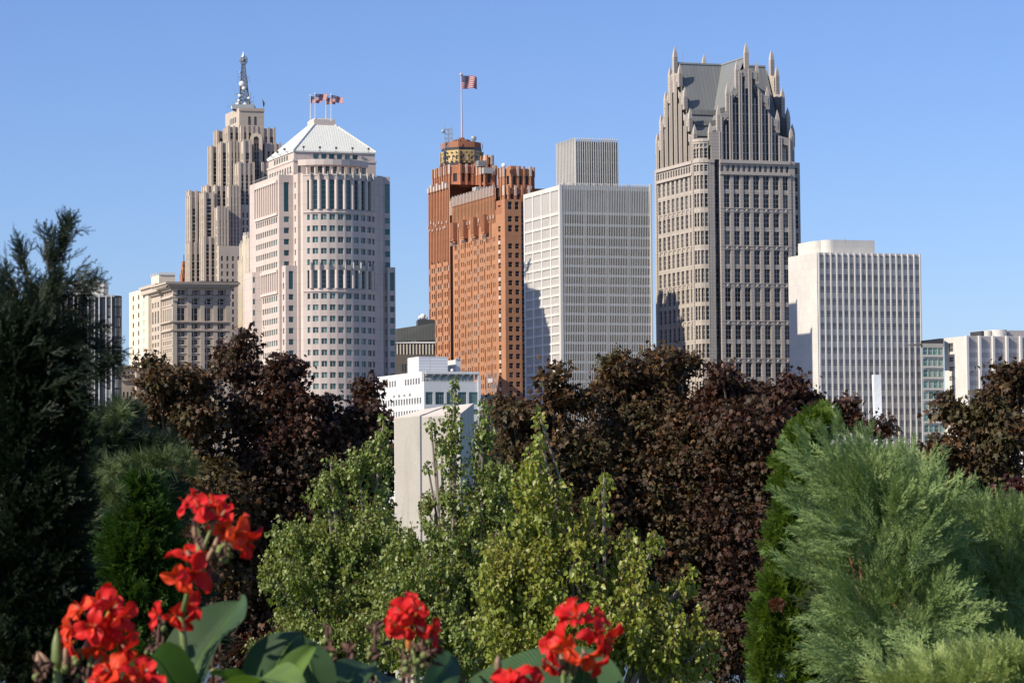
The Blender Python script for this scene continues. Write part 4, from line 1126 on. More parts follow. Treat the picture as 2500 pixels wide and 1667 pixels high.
# ================================================================== stepped limestone tower
def stepped_tower():
    B = Bld('skyscraper', 'beige limestone skyscraper stepping up to a square top behind the pink tower', 1170, 560)
    g = Win(G_PENO, 0, 1, .3, M_GREYF, .55); zb = GZ; m = S_LIME
    def blk(D, xl, xc, xr, y, nF, nL, wh=3.0, zb_=None, yb=None, fr=.5, tall=False):
        z0 = zat(xc, yb, D) if yb else (zb if zb_ is None else zb_)
        q, z = pxblock(B, D, xl, xc, xr, y, z0, m, nF=nF, nL=nL, fh=3.35, wh=2.75, st=g, fracF=max(fr, .5), fracL=.42, depth=None if xl else 16, topgap=1.8)
        # piers rounded off above the roof edge
        for e0, uu, W_, n in ((q[0], UF, (q[1]-q[0]).length, nF), (q[3], -UL, (q[3]-q[0]).length, nL)):
            if n:
                for i in range(n+1): B.fin(e0, uu, W_*(.06+.88*i/n)-.45, .9, .35, max(z0, z-45), z+.5, m)
        return q, z
    # top
    q, z = blk(1176, 550, 584, 644.5, 264, 0, 0, yb=309)
    W = (q[1]-q[0]).length; L = (q[3]-q[0]).length
    gt = Win(G_DARK, 0, 4, .1, M_GREYF, .8)
    n0 = Vector((UF.y, -UF.x))
    for f in (.36, .60):
        p = q[0]+UF*W*f+n0*.05; B.pane(p, p+UF*1.0, zat(610, 307, 1176), zat(610, 284, 1176), gt)
        B.w.obox((p.x-.2, p.y-.2, zat(610, 308, 1176)), (1.4, .4, 0), (0, -.4, 0), (0, 0, .5), m)
    for f in (.32, .45, .58, .71):
        p = q[3]-UL*L*f+Vector((-.05, -.05)); B.pane(p, p-UL*1.5, zat(565, 307, 1190), zat(565, 293, 1190), Win(G_PENO))
    B.fin(q[0], UF, -.2, W+.4, .3, z-1.2, z+.1, S_LIMED)
    # tier 2
    blk(1178, 522.5, 531, 549, 320, 1, 2, yb=360); blk(1170, 546.5, 557.5, 586, 310, 2, 2, yb=346)
    q, z = blk(1166, 584, 589.5, 642, 309.5, 4, 1, yb=346, fr=.42)
    blk(1176, None, 640, 672, 313.5, 2, 0, yb=356)
    # central arch
    a = corner(612, 345, 1161); b = corner(642, 345, 1161); ab = MB()
    rad = (b-a).length/2; c = (a+b)/2; zc = zat(627, 342, 1161)
    pts = [(a.x, a.y)]+[(c.x-rad*math.cos(R(t)), c.y, zc+rad*math.sin(R(t))) for t in range(0, 181, 15)]
    zl = zat(627, 520, 1161)
    ring = [(c.x-rad*math.cos(R(t)), zc+rad*math.sin(R(t))) for t in range(0, 181, 15)]; rin = [(c.x-(rad-1.5)*math.cos(R(t)), zc+(rad-1.5)*math.sin(R(t))) for t in range(0, 181, 15)]
    y = c.y-3
    for i in range(len(ring)-1):
        ab.poly([(rin[i][0], y, rin[i][1]), (rin[i+1][0], y, rin[i+1][1]), (ring[i+1][0], y, ring[i+1][1]), (ring[i][0], y, ring[i][1])][::-1], m)
        ab.poly([(ring[i][0], y, ring[i][1]), (ring[i+1][0], y, ring[i+1][1]), (ring[i+1][0], y+9, ring[i+1][1]), (ring[i][0], y+9, ring[i][1])], m)
        ab.poly([(rin[i][0], y, rin[i][1]), (rin[i+1][0], y, rin[i+1][1]), (rin[i+1][0], y+2, rin[i+1][1]), (rin[i][0], y+2, rin[i][1])], m)
    ab.poly([(p_[0], y+2, p_[1]) for p_ in rin], M_SPAN)
    ab.obox((c.x-rad, y, zl), (1.5, 0, 0), (0, 9, 0), (0, 0, zc-zl), m); ab.obox((c.x+rad-1.5, y, zl), (1.5, 0, 0), (0, 9, 0), (0, 0, zc-zl), m)
    ab.build('arch', B.e)
    B.face((c.x-rad+1.5, y+2.2), (c.x+rad-1.5, y+2.2), zl, zc, m, even(2*rad-3, 2, .6), floors(zl, zc, 3.75, 3.1, .5), g)
    # tier 3
    blk(1174, 508.5, 517, 532, 358, 1, 2, yb=470); blk(1166, 530.5, 540, 556, 349, 1, 2, yb=470)
    blk(1160, 554.5, 561, 589, 347, 3, 1, yb=470); blk(1154, 587.5, 595.5, 613, 344, 1, 1, yb=415)
    q, z = blk(1160, 640, 648, 686, 351, 3, 1, yb=830, fr=.4)
    blk(1156, 638, 641, 655, 399, 1, 1, yb=830)
    # tier 4 - 5
    blk(1150, 572.5, 584, 621.5, 398, 3, 2)
    blk(1164, 456.5, 463, 497, 467, 2, 1); blk(1158, 494, 506, 524, 454, 1, 2)
    blk(1152, 519, 526, 555.5, 454, 2, 1); blk(1146, 553, 560, 586, 454, 3, 1)
    blk(1160, 586, 590, 625, 400, 2, 0, yb=830)
    blk(1158, 455.5, 465, 481, 480, 1, 2); blk(1150, 488, 499, 522, 470, 1, 2)
    blk(1142, 525, 532, 557, 507, 3, 1)
    blk(1152, 454, 464, 491, 592, 2, 2); blk(1144, 489.5, 498.5, 528, 580, 2, 2)
    # plain front of the lower tower
    q, z = pxblock(B, 1148, 585, 586, 641, 500, zb, m, nF=5, fh=3.2, wh=2.1, st=Win(G_PENO, 0, 1, .1, M_GREYF, .5), fracF=.42)
    q, z = pxblock(B, 1137, 531, 534, 590, 600, zb, m, nF=4, fh=3.2, wh=1.95, st=Win(G_PENO, 0, 1, .1, M_GREYF, .5), fracF=.36, mF=.02)
    B.finish()
# ================================================================== dark low slab, white low building, grey low building
def low_group():
    D = 1060; zb = GZ
    B = Bld('office_building', 'dark flat-roofed building with pale fins low beside the brick tower', D, 1005)
    a = corner(960, 830, D); b = along(a, Vector((1, .12)), 1062, 830); v = Vector((-.1, 1)); u = (b-a).normalized()
    zr1, zr0 = zat(1000, 832, D), zat(1000, 795, D)
    W = (b-a).length
    up = zat(1000, 786, D)
    B.w.prism([a-v*.01, b, b+v*20, a+v*20], zat(1000, 865, D), zat(1000, 832, D), M_DARK)
    B.w.mesh([(a.x, a.y-1, zat(965, 834, D)), (b.x, b.y-1, zat(1047, 830, D)), (b.x, b.y+4, zat(1047, 786, D)), (a.x, a.y+4, zat(965, 802, D))], [(0, 1, 2, 3)], stone('dark_seamed_roof', (.07, .075, .07), (1.2, 60, 0), mort=.6, msize=.1))
    B.w.mesh([(a.x, a.y+4, zat(965, 802, D)), (b.x, b.y+4, zat(1047, 786, D)), (b.x, b.y+24, zat(1047, 780, D)), (a.x, a.y+24, zat(965, 800, D))], [(0, 1, 2, 3)], M_DARK)
    B.fin(a, u, 0, W, .8, zat(1000, 838, D), zat(1000, 834, D), M_WHITE)
    gl = Win(G_DARK, 0, 0, .1, None, 0)
    n = Vector((u.y, -u.x))
    n_ = 13
    for i in range(n_):
        p = a+u*(W*(i+.3)/n_)+n*.1; B.pane(p, p+u*(W/n_*.55), zat(1000, 863, D), zat(1000, 841, D), gl)
        B.fin(a, u, W*i/n_, .5, .6, zat(1000, 865, D), zat(1000, 839, D), S_CREAM)
    lo = zat(1000, 866, D)
    B.face(a-v*2, b-v*2, zb, lo, plain('dark_brown_stone', (.14, .12, .10), .8), even(W, 16, .55), floors(zb, lo, 4, 3.1), gl)
    B.w.poly([(p.x, p.y, lo) for p in (a-v*2, b-v*2, b+v*20, a+v*20)], M_DARK)
    pb = MB(); q = corner(1020, 782, D+12); r = along(q, u, 1060, 782); pb.prism([q, r, r+v*10, q+v*10], lo, zat(1020, 780, D+12), M_LOUV)
    for x, y, r_ in ((1026, 775, .8), (1033, 773, 1.2), (1040, 776, .8)): 
        c = P(x, y, D+13); pb.sphere(c, r_, M_WHITE, 10, 8); pb.tube([c, (c.x, c.y, lo)], .12, M_GREYF, 5)
    pb.build('roof_plant', B.e)
    B.finish()
    # white low building
    D = 900
    B = Bld('office_building', 'low bright white building with rows of small windows and a bracketed roof canopy', D, 1080)
    C = corner(1035, 906, D); z1 = zat(1035, 906, D); q = quad(C, 915.8, 918, 1165, 908); L = (q[0]-q[3]).length; W = (q[1]-q[0]).length
    lx = lambda p: (along(C, UL, p, 930)-q[3]).length
    g = Win(G_DARK, 0, 0, .1, None, .4)
    def lr(y0, y1): return (zat(1035, y1, D), zat(1035, y0, D))
    cl = [i for i in range(18)]
    colsL = [(L*(.03+.0535*i), L*(.03+.0535*i+.030)) for i in range(18)]
    za = lr(939, 939)[0]
    colsT = colsL[:8]+colsL[11:17]
    # upper storey steps back from the left end; lower part is longer
    B.face(q[3], q[0], za, z1, S_WPAN, colsT, [lr(921, 936)], g)
    far = along(C, UL, 900, 950); u3 = -UL; Lb = (far-C).length
    cb = [(Lb*(.03+.047*i), Lb*(.03+.047*i+.026)) for i in range(20)]
    z2 = lr(945, 945)[0]
    B.face(far, q[0], z2-.0, za-.0, S_WPAN)
    B.face(far, q[0], zb, z2, S_WPAN, cb, sorted([lr(969, 984.5), lr(999, 1014), lr(1029, 1044), lr(1059, 1074)]), g)
    for i in (9, 11, 13, 15): B.pane(far+u3*cb[i][0]+Vector((-.05, -.05)), far+u3*(cb[i][1]+.5)+Vector((-.05, -.05)), lr(957, 963)[0], lr(957, 963)[1], Win(M_SPAN))
    # front: upper setback storey under canopy, terrace band, big windows
    zf = zat(1040, 931, D); zr_ = zat(1040, 941, D); zbw = zat(1040, 956, D)
    Fb = C+UL*2.2
    gF = Win(G_TEAL, 0, 0, .1, None, .3)
    B.face(Fb+UF*.8, Fb+UF*(W-2.5), zr_, z1-.2, S_WPAN, [(W*(.01+.138*i), W*(.01+.138*i+.095)) for i in range(7)], [(zf+.2, zat(1040, 918, D))], gF)
    W2 = (along(C, UF, 1168, 960)-C).length
    sx = W2/270.0*1.0
    ax = lambda p: (along(C, UF, p, 970)-C).length
    gB = Win(G_TEAL, 3, 2, .10, M_SPAN, .35)
    B.face(C, C+UF*ax(1038.5), zb, zf, S_WPAN)
    B.face(C+UF*ax(1038.5), C+UF*W2, zb, zf, S_WPAN,
           [(ax(a)-ax(1038.5), ax(b)-ax(1038.5)) for a, b in ((1039, 1057), (1063, 1084.5), (1090.5, 1112), (1118, 1139), (1145, 1167))] ,
           [(zat(1100, 986.5, D), zat(1100, 956, D)), (zat(1100, 1011, D), zat(1100, 998, D)), (zat(1100, 1041, D), zat(1100, 1028, D)), (zat(1100, 1071, D), zat(1100, 1058, D))], gB)
    B.face(C+UF*W2, C+UF*W2+UL*25, zb, zf, S_WPAN)
    B.fin(C, UF, W2-.2, .9, .5, zb, zf+2.2, S_WPAN)
    B.w.poly([(p.x, p.y, zf) for p in (C, C+UF*W2, C+UF*W2+UL*25, C+UL*25)], M_GREYF)
    B.w.poly([(p.x, p.y, z1-.2) for p in (q[0], q[1], q[2], q[3])], M_GREYF)
    B.face(q[0], Fb, zf, z1, S_WPAN)
    # canopy with brackets
    cp = MB(); o = C+UF*.3-UL*.6
    Wc = (along(o, UF, 1170, 908)-o).length
    cp.obox((o.x, o.y, z1-.9), (UF.x*Wc, UF.y*Wc, 0), (UL.x*4, UL.y*4, 0), (0, 0, .5), M_WHITE)
    cp.obox((o.x, o.y, z1-.35), (UF.x*Wc, UF.y*Wc, 0), (UL.x*.5, UL.y*.5, 0), (0, 0, .25), M_WHITE)
    for i in range(8):
        p = o+UF*(Wc*(.02+.137*i)); a3 = Vector((p.x, p.y, z1-.95)); b3 = Vector((p.x+UL.x*3, p.y+UL.y*3, z1-2.6))
        cp.mesh([a3, a3+Vector((UF.x*.4, UF.y*.4, 0)), b3+Vector((UF.x*.4, UF.y*.4, 0)), b3, a3+Vector((UL.x*3, UL.y*3, 0)), a3+Vector((UL.x*3+UF.x*.4, UL.y*3+UF.y*.4, 0))], [(0, 1, 2, 3), (0, 3, 4), (1, 5, 2), (4, 5, 1, 0), (3, 2, 5, 4)], M_WHITE)
    cp.build('canopy', B.e)
    ra = MB()
    for i in range(40):
        p = C+UF*(W2*i/39)+UL*.1; ra.obox((p.x, p.y, zf), (.09, 0, 0), (0, .09, 0), (0, 0, 1.2), M_WHITE)
    ra.obox((C.x, C.y+.1, zf+1.15), (UF.x*W2, UF.y*W2, 0), (0, .1, 0), (0, 0, .1), M_WHITE); ra.build('railing', B.e)
    # rooftop plant
    pb = MB(); Cp = along(C+UL*14, UF, 1022, 871); pq = quad(Cp, 995, 874, 1093, 872)
    S_LV = stone('white_louvre', (.66, .68, .70), (60, 1.0, 0), var=.02, mort=.62, msize=.10, streak=0)
    pb.prism(pq, z1-.3, zat(1022, 870.5, Cp.y), S_LV); pb.build('roof_plant', B.e)
    pb = MB(); Cp = along(C+UL*16, UF, 1112, 878); pq = quad(Cp, 1090, 879, 1124.5, 878); pb.prism(pq, z1-.3, zat(1112, 878, Cp.y), S_WPAN)
    for i in range(9): B.fin(pq[0], UF, (pq[1]-pq[0]).length*i/9, .5, .2, zat(1112, 878, Cp.y), zat(1112, 878, Cp.y)+.5, M_WHITE, mb=pb)
    pb.build('roof_plant', B.e)
    dm = MB(); c = P(1104, 904, 905); dm.sphere(c, .55, M_WHITE, 12, 8); dm.tube([c, (c.x, c.y, z1)], .1, M_WHITE, 5); dm.build('satellite_dish', B.e)
    B.finish()
    # small grey classical building
    B = Bld('office_building', 'small grey stone building with dark windows half hidden right of the white one', 930, 1205)
    S_G2 = stone('grey_stone', (.36, .34, .31), (1.6, 1.0, .5), var=.1, mort=.85)
    q, z = pxblock(B, 930, 1166, 1170, 1236, 964, GZ, S_G2, nF=3, fh=6.9, wh=3.1, st=Win(G_DARK, 0, 1, .1, M_GREYF, .5), fracF=.36, offz=2.5, topgap=3)
    Wg = (q[1]-q[0]).length
    B.fin(q[0], UF, -.5, Wg+1, 1.0, z-.9, z, S_G2); B.fin(q[0], UF, -.2, Wg+.4, .4, z-3, z-2.3, S_G2)
    for i in range(6): B.fin(q[0], UF, Wg*i/5-.4, .8, .35, GZ, z-3, S_G2)
    B.finish()
    # steel frame sign on its roof
    e = empty('lattice_sign', P(1198, 962, 936), 'rusty steel lattice frame with small panels on the grey building roof', 'frame')
    fb = MB(); zt_, z0_ = zat(1198, 911, 936), z
    a = P(1187, 950, 936); b = P(1212, 950, 936)
    for k in range(5):
        x = a.x+(b.x-a.x)*k/4; fb.obox((x, a.y, z0_), (.12, 0, 0), (0, .12, 0), (0, 0, zt_-z0_), M_STEEL)
        fb.obox((x, a.y+3, z0_), (.12, 0, 0), (0, .12, 0), (0, 0, (zt_-z0_)*.7), M_STEEL)
    for k in range(6):
        zz = z0_+(zt_-z0_)*k/5; fb.obox((a.x, a.y, zz), (b.x-a.x, 0, 0), (0, .12, 0), (0, 0, .12), M_STEEL)
    for k in range(4): fb.tube([(a.x+(b.x-a.x)*k/4, a.y, z0_), (a.x+(b.x-a.x)*(k+1)/4, a.y, zt_)], .06, M_STEEL, 4)
    fb.build('lattice', e)
    fb = MB(); fb.obox((a.x+.6, a.y-.3, zt_-3.2), (1.6, 0, 0), (0, .1, 0), (0, 0, 1.4), M_WHITE); fb.obox((a.x+2.3, a.y-.3, zt_-5), (1.2, 0, 0), (0, .1, 0), (0, 0, 1.2), M_SPAN); fb.build('panel', e)
ROOFPT = granite_tower()
lattice_tower()
FLAGBASE = brick_tower()
gable_tower()
marble_tower()
left_group()
stepped_tower()
low_group()
# ================================================================== setting: river, banks, ground
def gz(x, y): return max(1.2, 6.3-max(0, y-2)*.072)+.08*math.sin(x*.9)*math.cos(y*.6)
def setting():
    m, nt, b = newmat('river_water'); b.inputs['Base Color'].default_value = (.03, .09, .10, 1); b.inputs['Roughness'].default_value = .16
    bp = N(nt, 'ShaderNodeBump'); bp.inputs['Strength'].default_value = .35; bp.inputs['Distance'].default_value = .3
    nt.links.new(noise(nt, .8, stretch=(.5, 1.5, 1), detail=6), bp.inputs['Height']); nt.links.new(bp.outputs[0], b.inputs['Normal'])
    w = MB(); w.poly([(-9000, 40, 0), (9000, 40, 0), (9000, 886, 0), (-9000, 886, 0)], m); tag(w.build('river', base=(0, 40, 0)), kind='structure')
    g = MB(); pav = stone('pavement', (.33, .32, .30), (6, 6, .5), var=.1, mort=.8)
    g.poly([(-9000, 880, GZ), (9000, 880, GZ), (9000, 14000, GZ), (-9000, 14000, GZ)], pav)
    g.poly([(-9000, 880, -1), (9000, 880, -1), (9000, 880, GZ), (-9000, 880, GZ)], pav); tag(g.build('city_ground', base=(0, 880, GZ)), kind='structure')
    m, nt, b = newmat('park_grass'); c = ramp(nt, [(.3, (.025, .05, .012)), (.7, (.06, .10, .025))], noise(nt, 3, detail=8)); nt.links.new(c, b.inputs['Base Color']); b.inputs['Roughness'].default_value = .9
    xs = [-150+5*i for i in range(61)]; ys = [-20+2.5*i for i in range(46)]
    vs = [(x, y, gz(x, y)) for y in ys for x in xs]; n = len(xs)
    fs = [(j*n+i, j*n+i+1, (j+1)*n+i+1, (j+1)*n+i) for j in range(len(ys)-1) for i in range(n-1)]
    g = MB(); g.mesh(vs, fs, m); tag(g.build('park_ground', base=(0, 0, 1)), kind='structure')
setting()
# ================================================================== foliage tools
def unit(n): v = RNG.normal(size=(n, 3)); return v/np.linalg.norm(v, axis=1, keepdims=True)
def blobpts(blobs, D, dens, clus=1, cr=0.0, shell=.5, depthmax=1.6, shrink=0.0, lumpy=False):
    """points spread through ellipsoids given as (px, py, rx, ry[, depth offset]); returns points and outward directions"""
    PT = []; OUT = []; fr = RNG.normal(size=(5, 3))*(2*math.pi/(44*D/FPX))*.55; ph = RNG.random(5)*6.28
    for bl in blobs:
        px, py, rx, ry = bl[:4]; off = bl[4] if len(bl) > 4 else 0
        c = P(px, py, D+off); s = (D+off)/FPX
        n = max(3, int(math.pi*rx*ry*dens/clus))
        k_ = shrink*min(1, 45/max(rx, ry)); rx, ry = max(rx-k_, rx*.5), max(ry-k_, ry*.5)
        d = unit(n); r = RNG.random(n)**shell
        rad = np.array([rx*s, min(max(rx, ry)*s, depthmax), ry*s])
        p = d*rad*r[:, None]
        cen = np.array(c)+p
        if lumpy:
            v = np.sin(cen@fr.T+ph).sum(1)+RNG.normal(size=n)*.55; kp = v > -.45 if max(rx, ry) > 40 else v > -9; cen = cen[kp]; d = d[kp]; n = len(cen)
        if clus > 1:
            q = np.repeat(cen, clus, axis=0)+RNG.normal(size=(n*clus, 3))*np.array([cr, cr, cr*.6]); PT.append(q); OUT.append(np.repeat(d, clus, axis=0))
        else: PT.append(cen); OUT.append(d)
    return np.concatenate(PT), np.concatenate(OUT)
M_BARK = plain('bark', (.10, .08, .06), .9, var=.3, scale=6); M_BARKP = plain('pale_bark', (.20, .17, .14), .9, var=.25, scale=6); M_BARKR = plain('reddish_bark', (.18, .09, .05), .9, var=.3, scale=9)
def trunk(e, blobs, D, rad, bark, name='trunk', fork=None, twig=.012):
    b = MB(); base = e.location; top = max((P(x[0], x[1], D+(x[4] if len(x) > 4 else 0)) for x in blobs), key=lambda v: v.z)
    low = min((P(x[0], x[1], D) for x in blobs), key=lambda v: v.z)
    k = fork or .35; fz = base.z+(top.z-base.z)*k
    f = Vector((base.x+.1, base.y, fz))
    b.tube([base-Vector((0, 0, .3)), base.lerp(f, .5)+Vector((.03, 0, 0)), f], [rad*1.2, rad, rad*.8], bark, 8)
    for x in blobs:
        t = P(x[0], x[1], D+(x[4] if len(x) > 4 else 0)); mid = f.lerp(t, .5)+Vector((random.uniform(-.1, .1), random.uniform(-.1, .1), .12*(t-f).length*.5))
        if t.z < f.z: mid.z = f.z*.4+t.z*.6
        b.tube([f, mid, t], [rad*.5, rad*.25, twig], bark, 5)
    o = b.build(name, e); return o
MAPLE_V = [(0, .3, .05), (0, 0, 0), (.36, .02, -.10), (.24, .26, .0), (.50, .52, -.16), (.20, .56, 0), (0, 1, -.16), (-.20, .56, 0), (-.46, .50, -.06), (-.24, .24, .0), (-.32, .04, -.02)]
MAPLE_F = [(0, i, i+1) for i in range(1, 10)]+[(0, 10, 1)]
HEART_V = [(0, 0, 0), (-.30, .02, .06), (-.44, .30, .12), (-.28, .68, .07), (0, 1.05, -.05), (.28, .68, .07), (.44, .30, .12), (.30, .02, .06)]
HEART_F = [(0, 4, 3, 2, 1), (0, 7, 6, 5, 4)]
def shooty(name, label, blobs, D, bx, leafm, size, dens, group, per=20, off=0):
    """tree of upright leafy shoots: each shoot is a thin twig with heart-shaped leaves hanging along it"""
    y = D+off; x = ray(bx, 1200)[0]*y; e = empty(name, (x, y, gz(x, y)), label, 'tree', group); s_ = D/FPX
    LP = []; LD = []; LS = []; TB = []; TD = []; TL = []
    def shoot(b, d, L, n):
        w = unit(1)[0]; w[2] = 0; pts = lambda t: b+d*L*t+w*L*.10*math.sin(t*3)+np.array([0, 0, -.06*L*t*t])
        for k in range(4): a, c = pts(k/4), pts((k+1)/4); TB.append(a); TD.append(c-a); TL.append(1)
        lean = RNG.normal(size=3)*.35
        for k in range(n):
            t = .04+.96*(k+RNG.random())/n; o = RNG.normal(size=3); o -= d*np.dot(o, d); o /= np.linalg.norm(o); r = (.018+.045*RNG.random())*(1.15-.6*t)
            LP.append(pts(t)+o*r); LD.append(o*.55+np.array([0, 0, -1.15])+lean+RNG.normal(size=3)*.3); LS.append(size*.92*(.5+.65*RNG.random())*(1.12-.45*t))
    for bl in blobs:
        px, py, rx, ry = bl; c = np.array(P(px, py, D)); area = math.pi*rx*ry; n = max(2, int(area*dens*1.25/per)); dp = min(max(rx, ry)*s_, .9)
        for k in range(n):
            if max(rx, ry) > 46 and k % 2:      # leave gaps between the limbs
                q0 = unit(1)[0]; g0 = c+q0*np.array([rx*s_, dp, ry*s_])
                if math.sin(g0[0]*6.1+1)+math.sin(g0[2]*5.3+g0[0]*2.7) < .1: continue
            q = unit(1)[0]*RNG.random()**.45; b = c+q*np.array([rx*s_*.95, dp, ry*s_*.9]); out = q.copy(); out[1] -= .25
            d = np.array([0, 0, 1.0])+out*.75+RNG.normal(size=3)*.28; d /= np.linalg.norm(d)
            L = min(.62, max(.14, ry*s_*(.9+.5*RNG.random()))); b = b-d*L*.55; m = max(5, int(per*L/.33)); shoot(b, d, L, m)
            for j in range(2):
                t = .15+.5*RNG.random(); o = unit(1)[0]*.7; shoot(b+d*L*t, (d+o)/np.linalg.norm(d+o), L*.42, max(3, m//3))
    LP, LD, LS = map(np.array, (LP, LD, LS)); n = len(LP)
    nr = unit(n)*.9+np.array([-.25, -.35, .1]); scatter('crown', HEART_V, HEART_F, frames(LD, nr, LS), LP, leafm, e)
    TB, TD = np.array(TB), np.array(TD); L = np.linalg.norm(TD, axis=1); M = frames(TD, np.tile([0, -1.0, .1], (len(TD), 1)), L); M[:, :, 0] *= (.0035/L)[:, None]; M[:, :, 2] *= (.0035/L)[:, None]
    scatter('twigs', [(-.5, 0, -.4), (.5, 0, -.4), (0, 0, .6), (-.5, 1, -.4), (.5, 1, -.4), (0, 1, .6)], [(0, 1, 4, 3), (1, 2, 5, 4), (2, 0, 3, 5)], M, TB, M_TWIG, e)
    trunk(e, blobs, D, .06, M_BARKP, fork=.3)
    return e
M_TWIG = plain('twig_bark', (.16, .10, .06), .8, var=.3, scale=8)
def leafy(name, label, cat, blobs, D, bx, leafm, size, dens, tv, tf, clus, cr, bark, rad, group=None, droop=.4, flat=.9, shell=.5, fork=None, tuft=None, off=0):
    y = D+off; e = empty(name, (ray(bx, 1200)[0]*y, y, gz(ray(bx, 1200)[0]*y, y)), label, cat, group)
    PT, OUT = blobpts(blobs, D, dens, clus, cr, shell, shrink=cr*FPX/D*1.1, lumpy=True)
    n = len(PT)
    d = OUT*.6+RNG.normal(size=(n, 3))*.7; d[:, 2] -= droop
    nr = np.repeat(RNG.normal(size=(n//clus, 3))*.75, clus, axis=0)+RNG.normal(size=(n, 3))*.38; nr[:, 2] += flat; nr += OUT*.4; nr[:, 1] -= .1
    s = size*(.45+.85*RNG.random(n))
    scatter('crown', tv, tf, frames(d, nr, s), PT, leafm, e)
    trunk(e, blobs, D, rad, bark, fork=fork)
    return e
# ================================================================== purple-leaved maples
L_MAP = leafmat('maple_leaf', [(0.030, 0.018, 0.009), (0.048, 0.027, 0.012), (0.070, 0.039, 0.018), (0.035, 0.023, 0.011), (0.106, 0.055, 0.021), (0.042, 0.028, 0.013), (0.058, 0.049, 0.018), (0.158, 0.077, 0.030), (0.051, 0.030, 0.013)], .18, .6, .32, patch=(.062, .060, .020), pscale=.9, tcol=(2.4, 1.6, .8))
L_MAPD = leafmat('dark_maple_leaf', [(0.023, 0.011, 0.008), (0.040, 0.018, 0.011), (0.056, 0.023, 0.013), (0.028, 0.016, 0.010), (0.077, 0.032, 0.017), (0.026, 0.016, 0.011), (0.114, 0.046, 0.021)], .16, .6, .32, patch=(.048, .036, .015), pscale=.9, tcol=(2.6, 1.5, .8))
MAPS = [
 ('bushy purple maple with brownish leaf tips below the corniced block', 440, 55, L_MAP, [(372,890,30,26),(385,925,52,34),(440,920,50,36),(492,935,30,36),(400,985,92,58),(345,1050,52,46),(480,1010,76,66),(430,1120,130,110),(510,1240,125,140),(560,1380,110,120),(350,1010,30,60)]),
 ('tall dark purple maple with twin pointed tops before the pink tower', 640, 56, L_MAPD, [(602,818,14,20),(598,850,22,26),(552,862,22,30),(566,900,42,40),(600,905,44,40),(690,890,38,26),(672,925,40,34),(715,905,20,34),(706,950,30,22),(640,1000,120,76),(745,985,50,26),(785,985,34,22),(700,1090,165,120),(620,1220,150,140),(600,1400,140,190),(640,1580,130,120),(780,1200,110,120)]),
 ('dark red-purple maple with a narrow peak left of the concrete pillar', 860, 57, L_MAPD, [(896,935,14,20),(893,962,26,24),(888,1010,52,42),(835,1030,36,26),(850,1060,82,56),(930,1040,26,40),(870,1150,110,100),(800,1260,120,120),(900,1300,90,120),(915,1120,44,100),(960,1450,120,160),(860,1520,140,160),(1020,1560,120,120)]),
 ('brown-purple maple with a slim peak right of the grey stone building', 1310, 55, L_MAP, [(1358,900,12,16),(1352,925,24,26),(1362,965,36,40),(1415,975,42,34),(1225,985,24,26),(1250,1015,50,32),(1310,1025,80,52),(1262,1080,84,70),(1360,1120,140,110),(1290,1210,110,110),(1400,1300,130,120),(1220,1170,70,120),(1200,1350,110,160),(1250,1550,150,140),(1430,1480,140,150)]),
 ('broad brown-purple maple rising highest before the latticed tower', 1560, 56, L_MAP, [(1508,878,26,20),(1520,905,50,36),(1490,950,52,44),(1608,862,22,22),(1640,880,46,30),(1690,882,22,14),(1590,930,110,56),(1580,1030,180,110),(1520,1180,200,150),(1610,1350,180,160),(1680,1530,160,140),(1680,1090,110,120),(1700,1250,110,130)]),
 ('wide purple maple with reddish tips below the white marble tower', 1850, 55, L_MAPD, [(1762,912,30,20),(1770,945,56,36),(1838,960,56,34),(1938,925,22,20),(1930,955,44,32),(1978,978,34,30),(1850,1030,130,80),(1930,1040,60,50),(1780,1120,150,120),(1800,1290,130,170),(1790,1500,120,170),(1740,1010,80,80),(1900,1120,90,110),(2065,985,16,24),(2072,1025,28,30),(2148,1022,10,14),(2150,1050,18,22)]),
 ('reddish-brown maple cut by the right edge of the photo', 2450, 50, L_MAP, [(2446,902,16,14),(2484,905,26,24),(2455,935,36,30),(2480,960,44,44),(2410,985,36,32),(2310,975,16,16),(2322,1005,20,28),(2352,1020,26,22),(2390,1040,50,40),(2440,1060,90,76),(2330,1085,60,42),(2280,1108,30,24),(2425,1160,115,90),(2350,1150,60,50),(2460,1250,100,80),(2400,1320,120,90)])]
for lab, bx, D, m, bl in MAPS:
    bl2 = [(x, y, rx, ry, random.uniform(-.5, .5)) for x, y, rx, ry in bl]
    leafy('maple_tree', lab, 'tree', bl2, D, bx, m, .120, .16, MAPLE_V, MAPLE_F, 10, .15, M_BARK, .14, 'purple maples along the park', .85, .55, .5)
leafy('maple_shrub', 'small bright wine-red maple below the reddish-brown maple at the right edge', 'shrub', [(2480, 1190, 34, 22), (2500, 1215, 30, 26)], 46, 2490, leafmat('red_leaf', [(.06, .010, .009), (.03, .007, .007), (.10, .02, .015)], .15), .12, .05, MAPLE_V, MAPLE_F, 8, .14, M_BARK, .05)
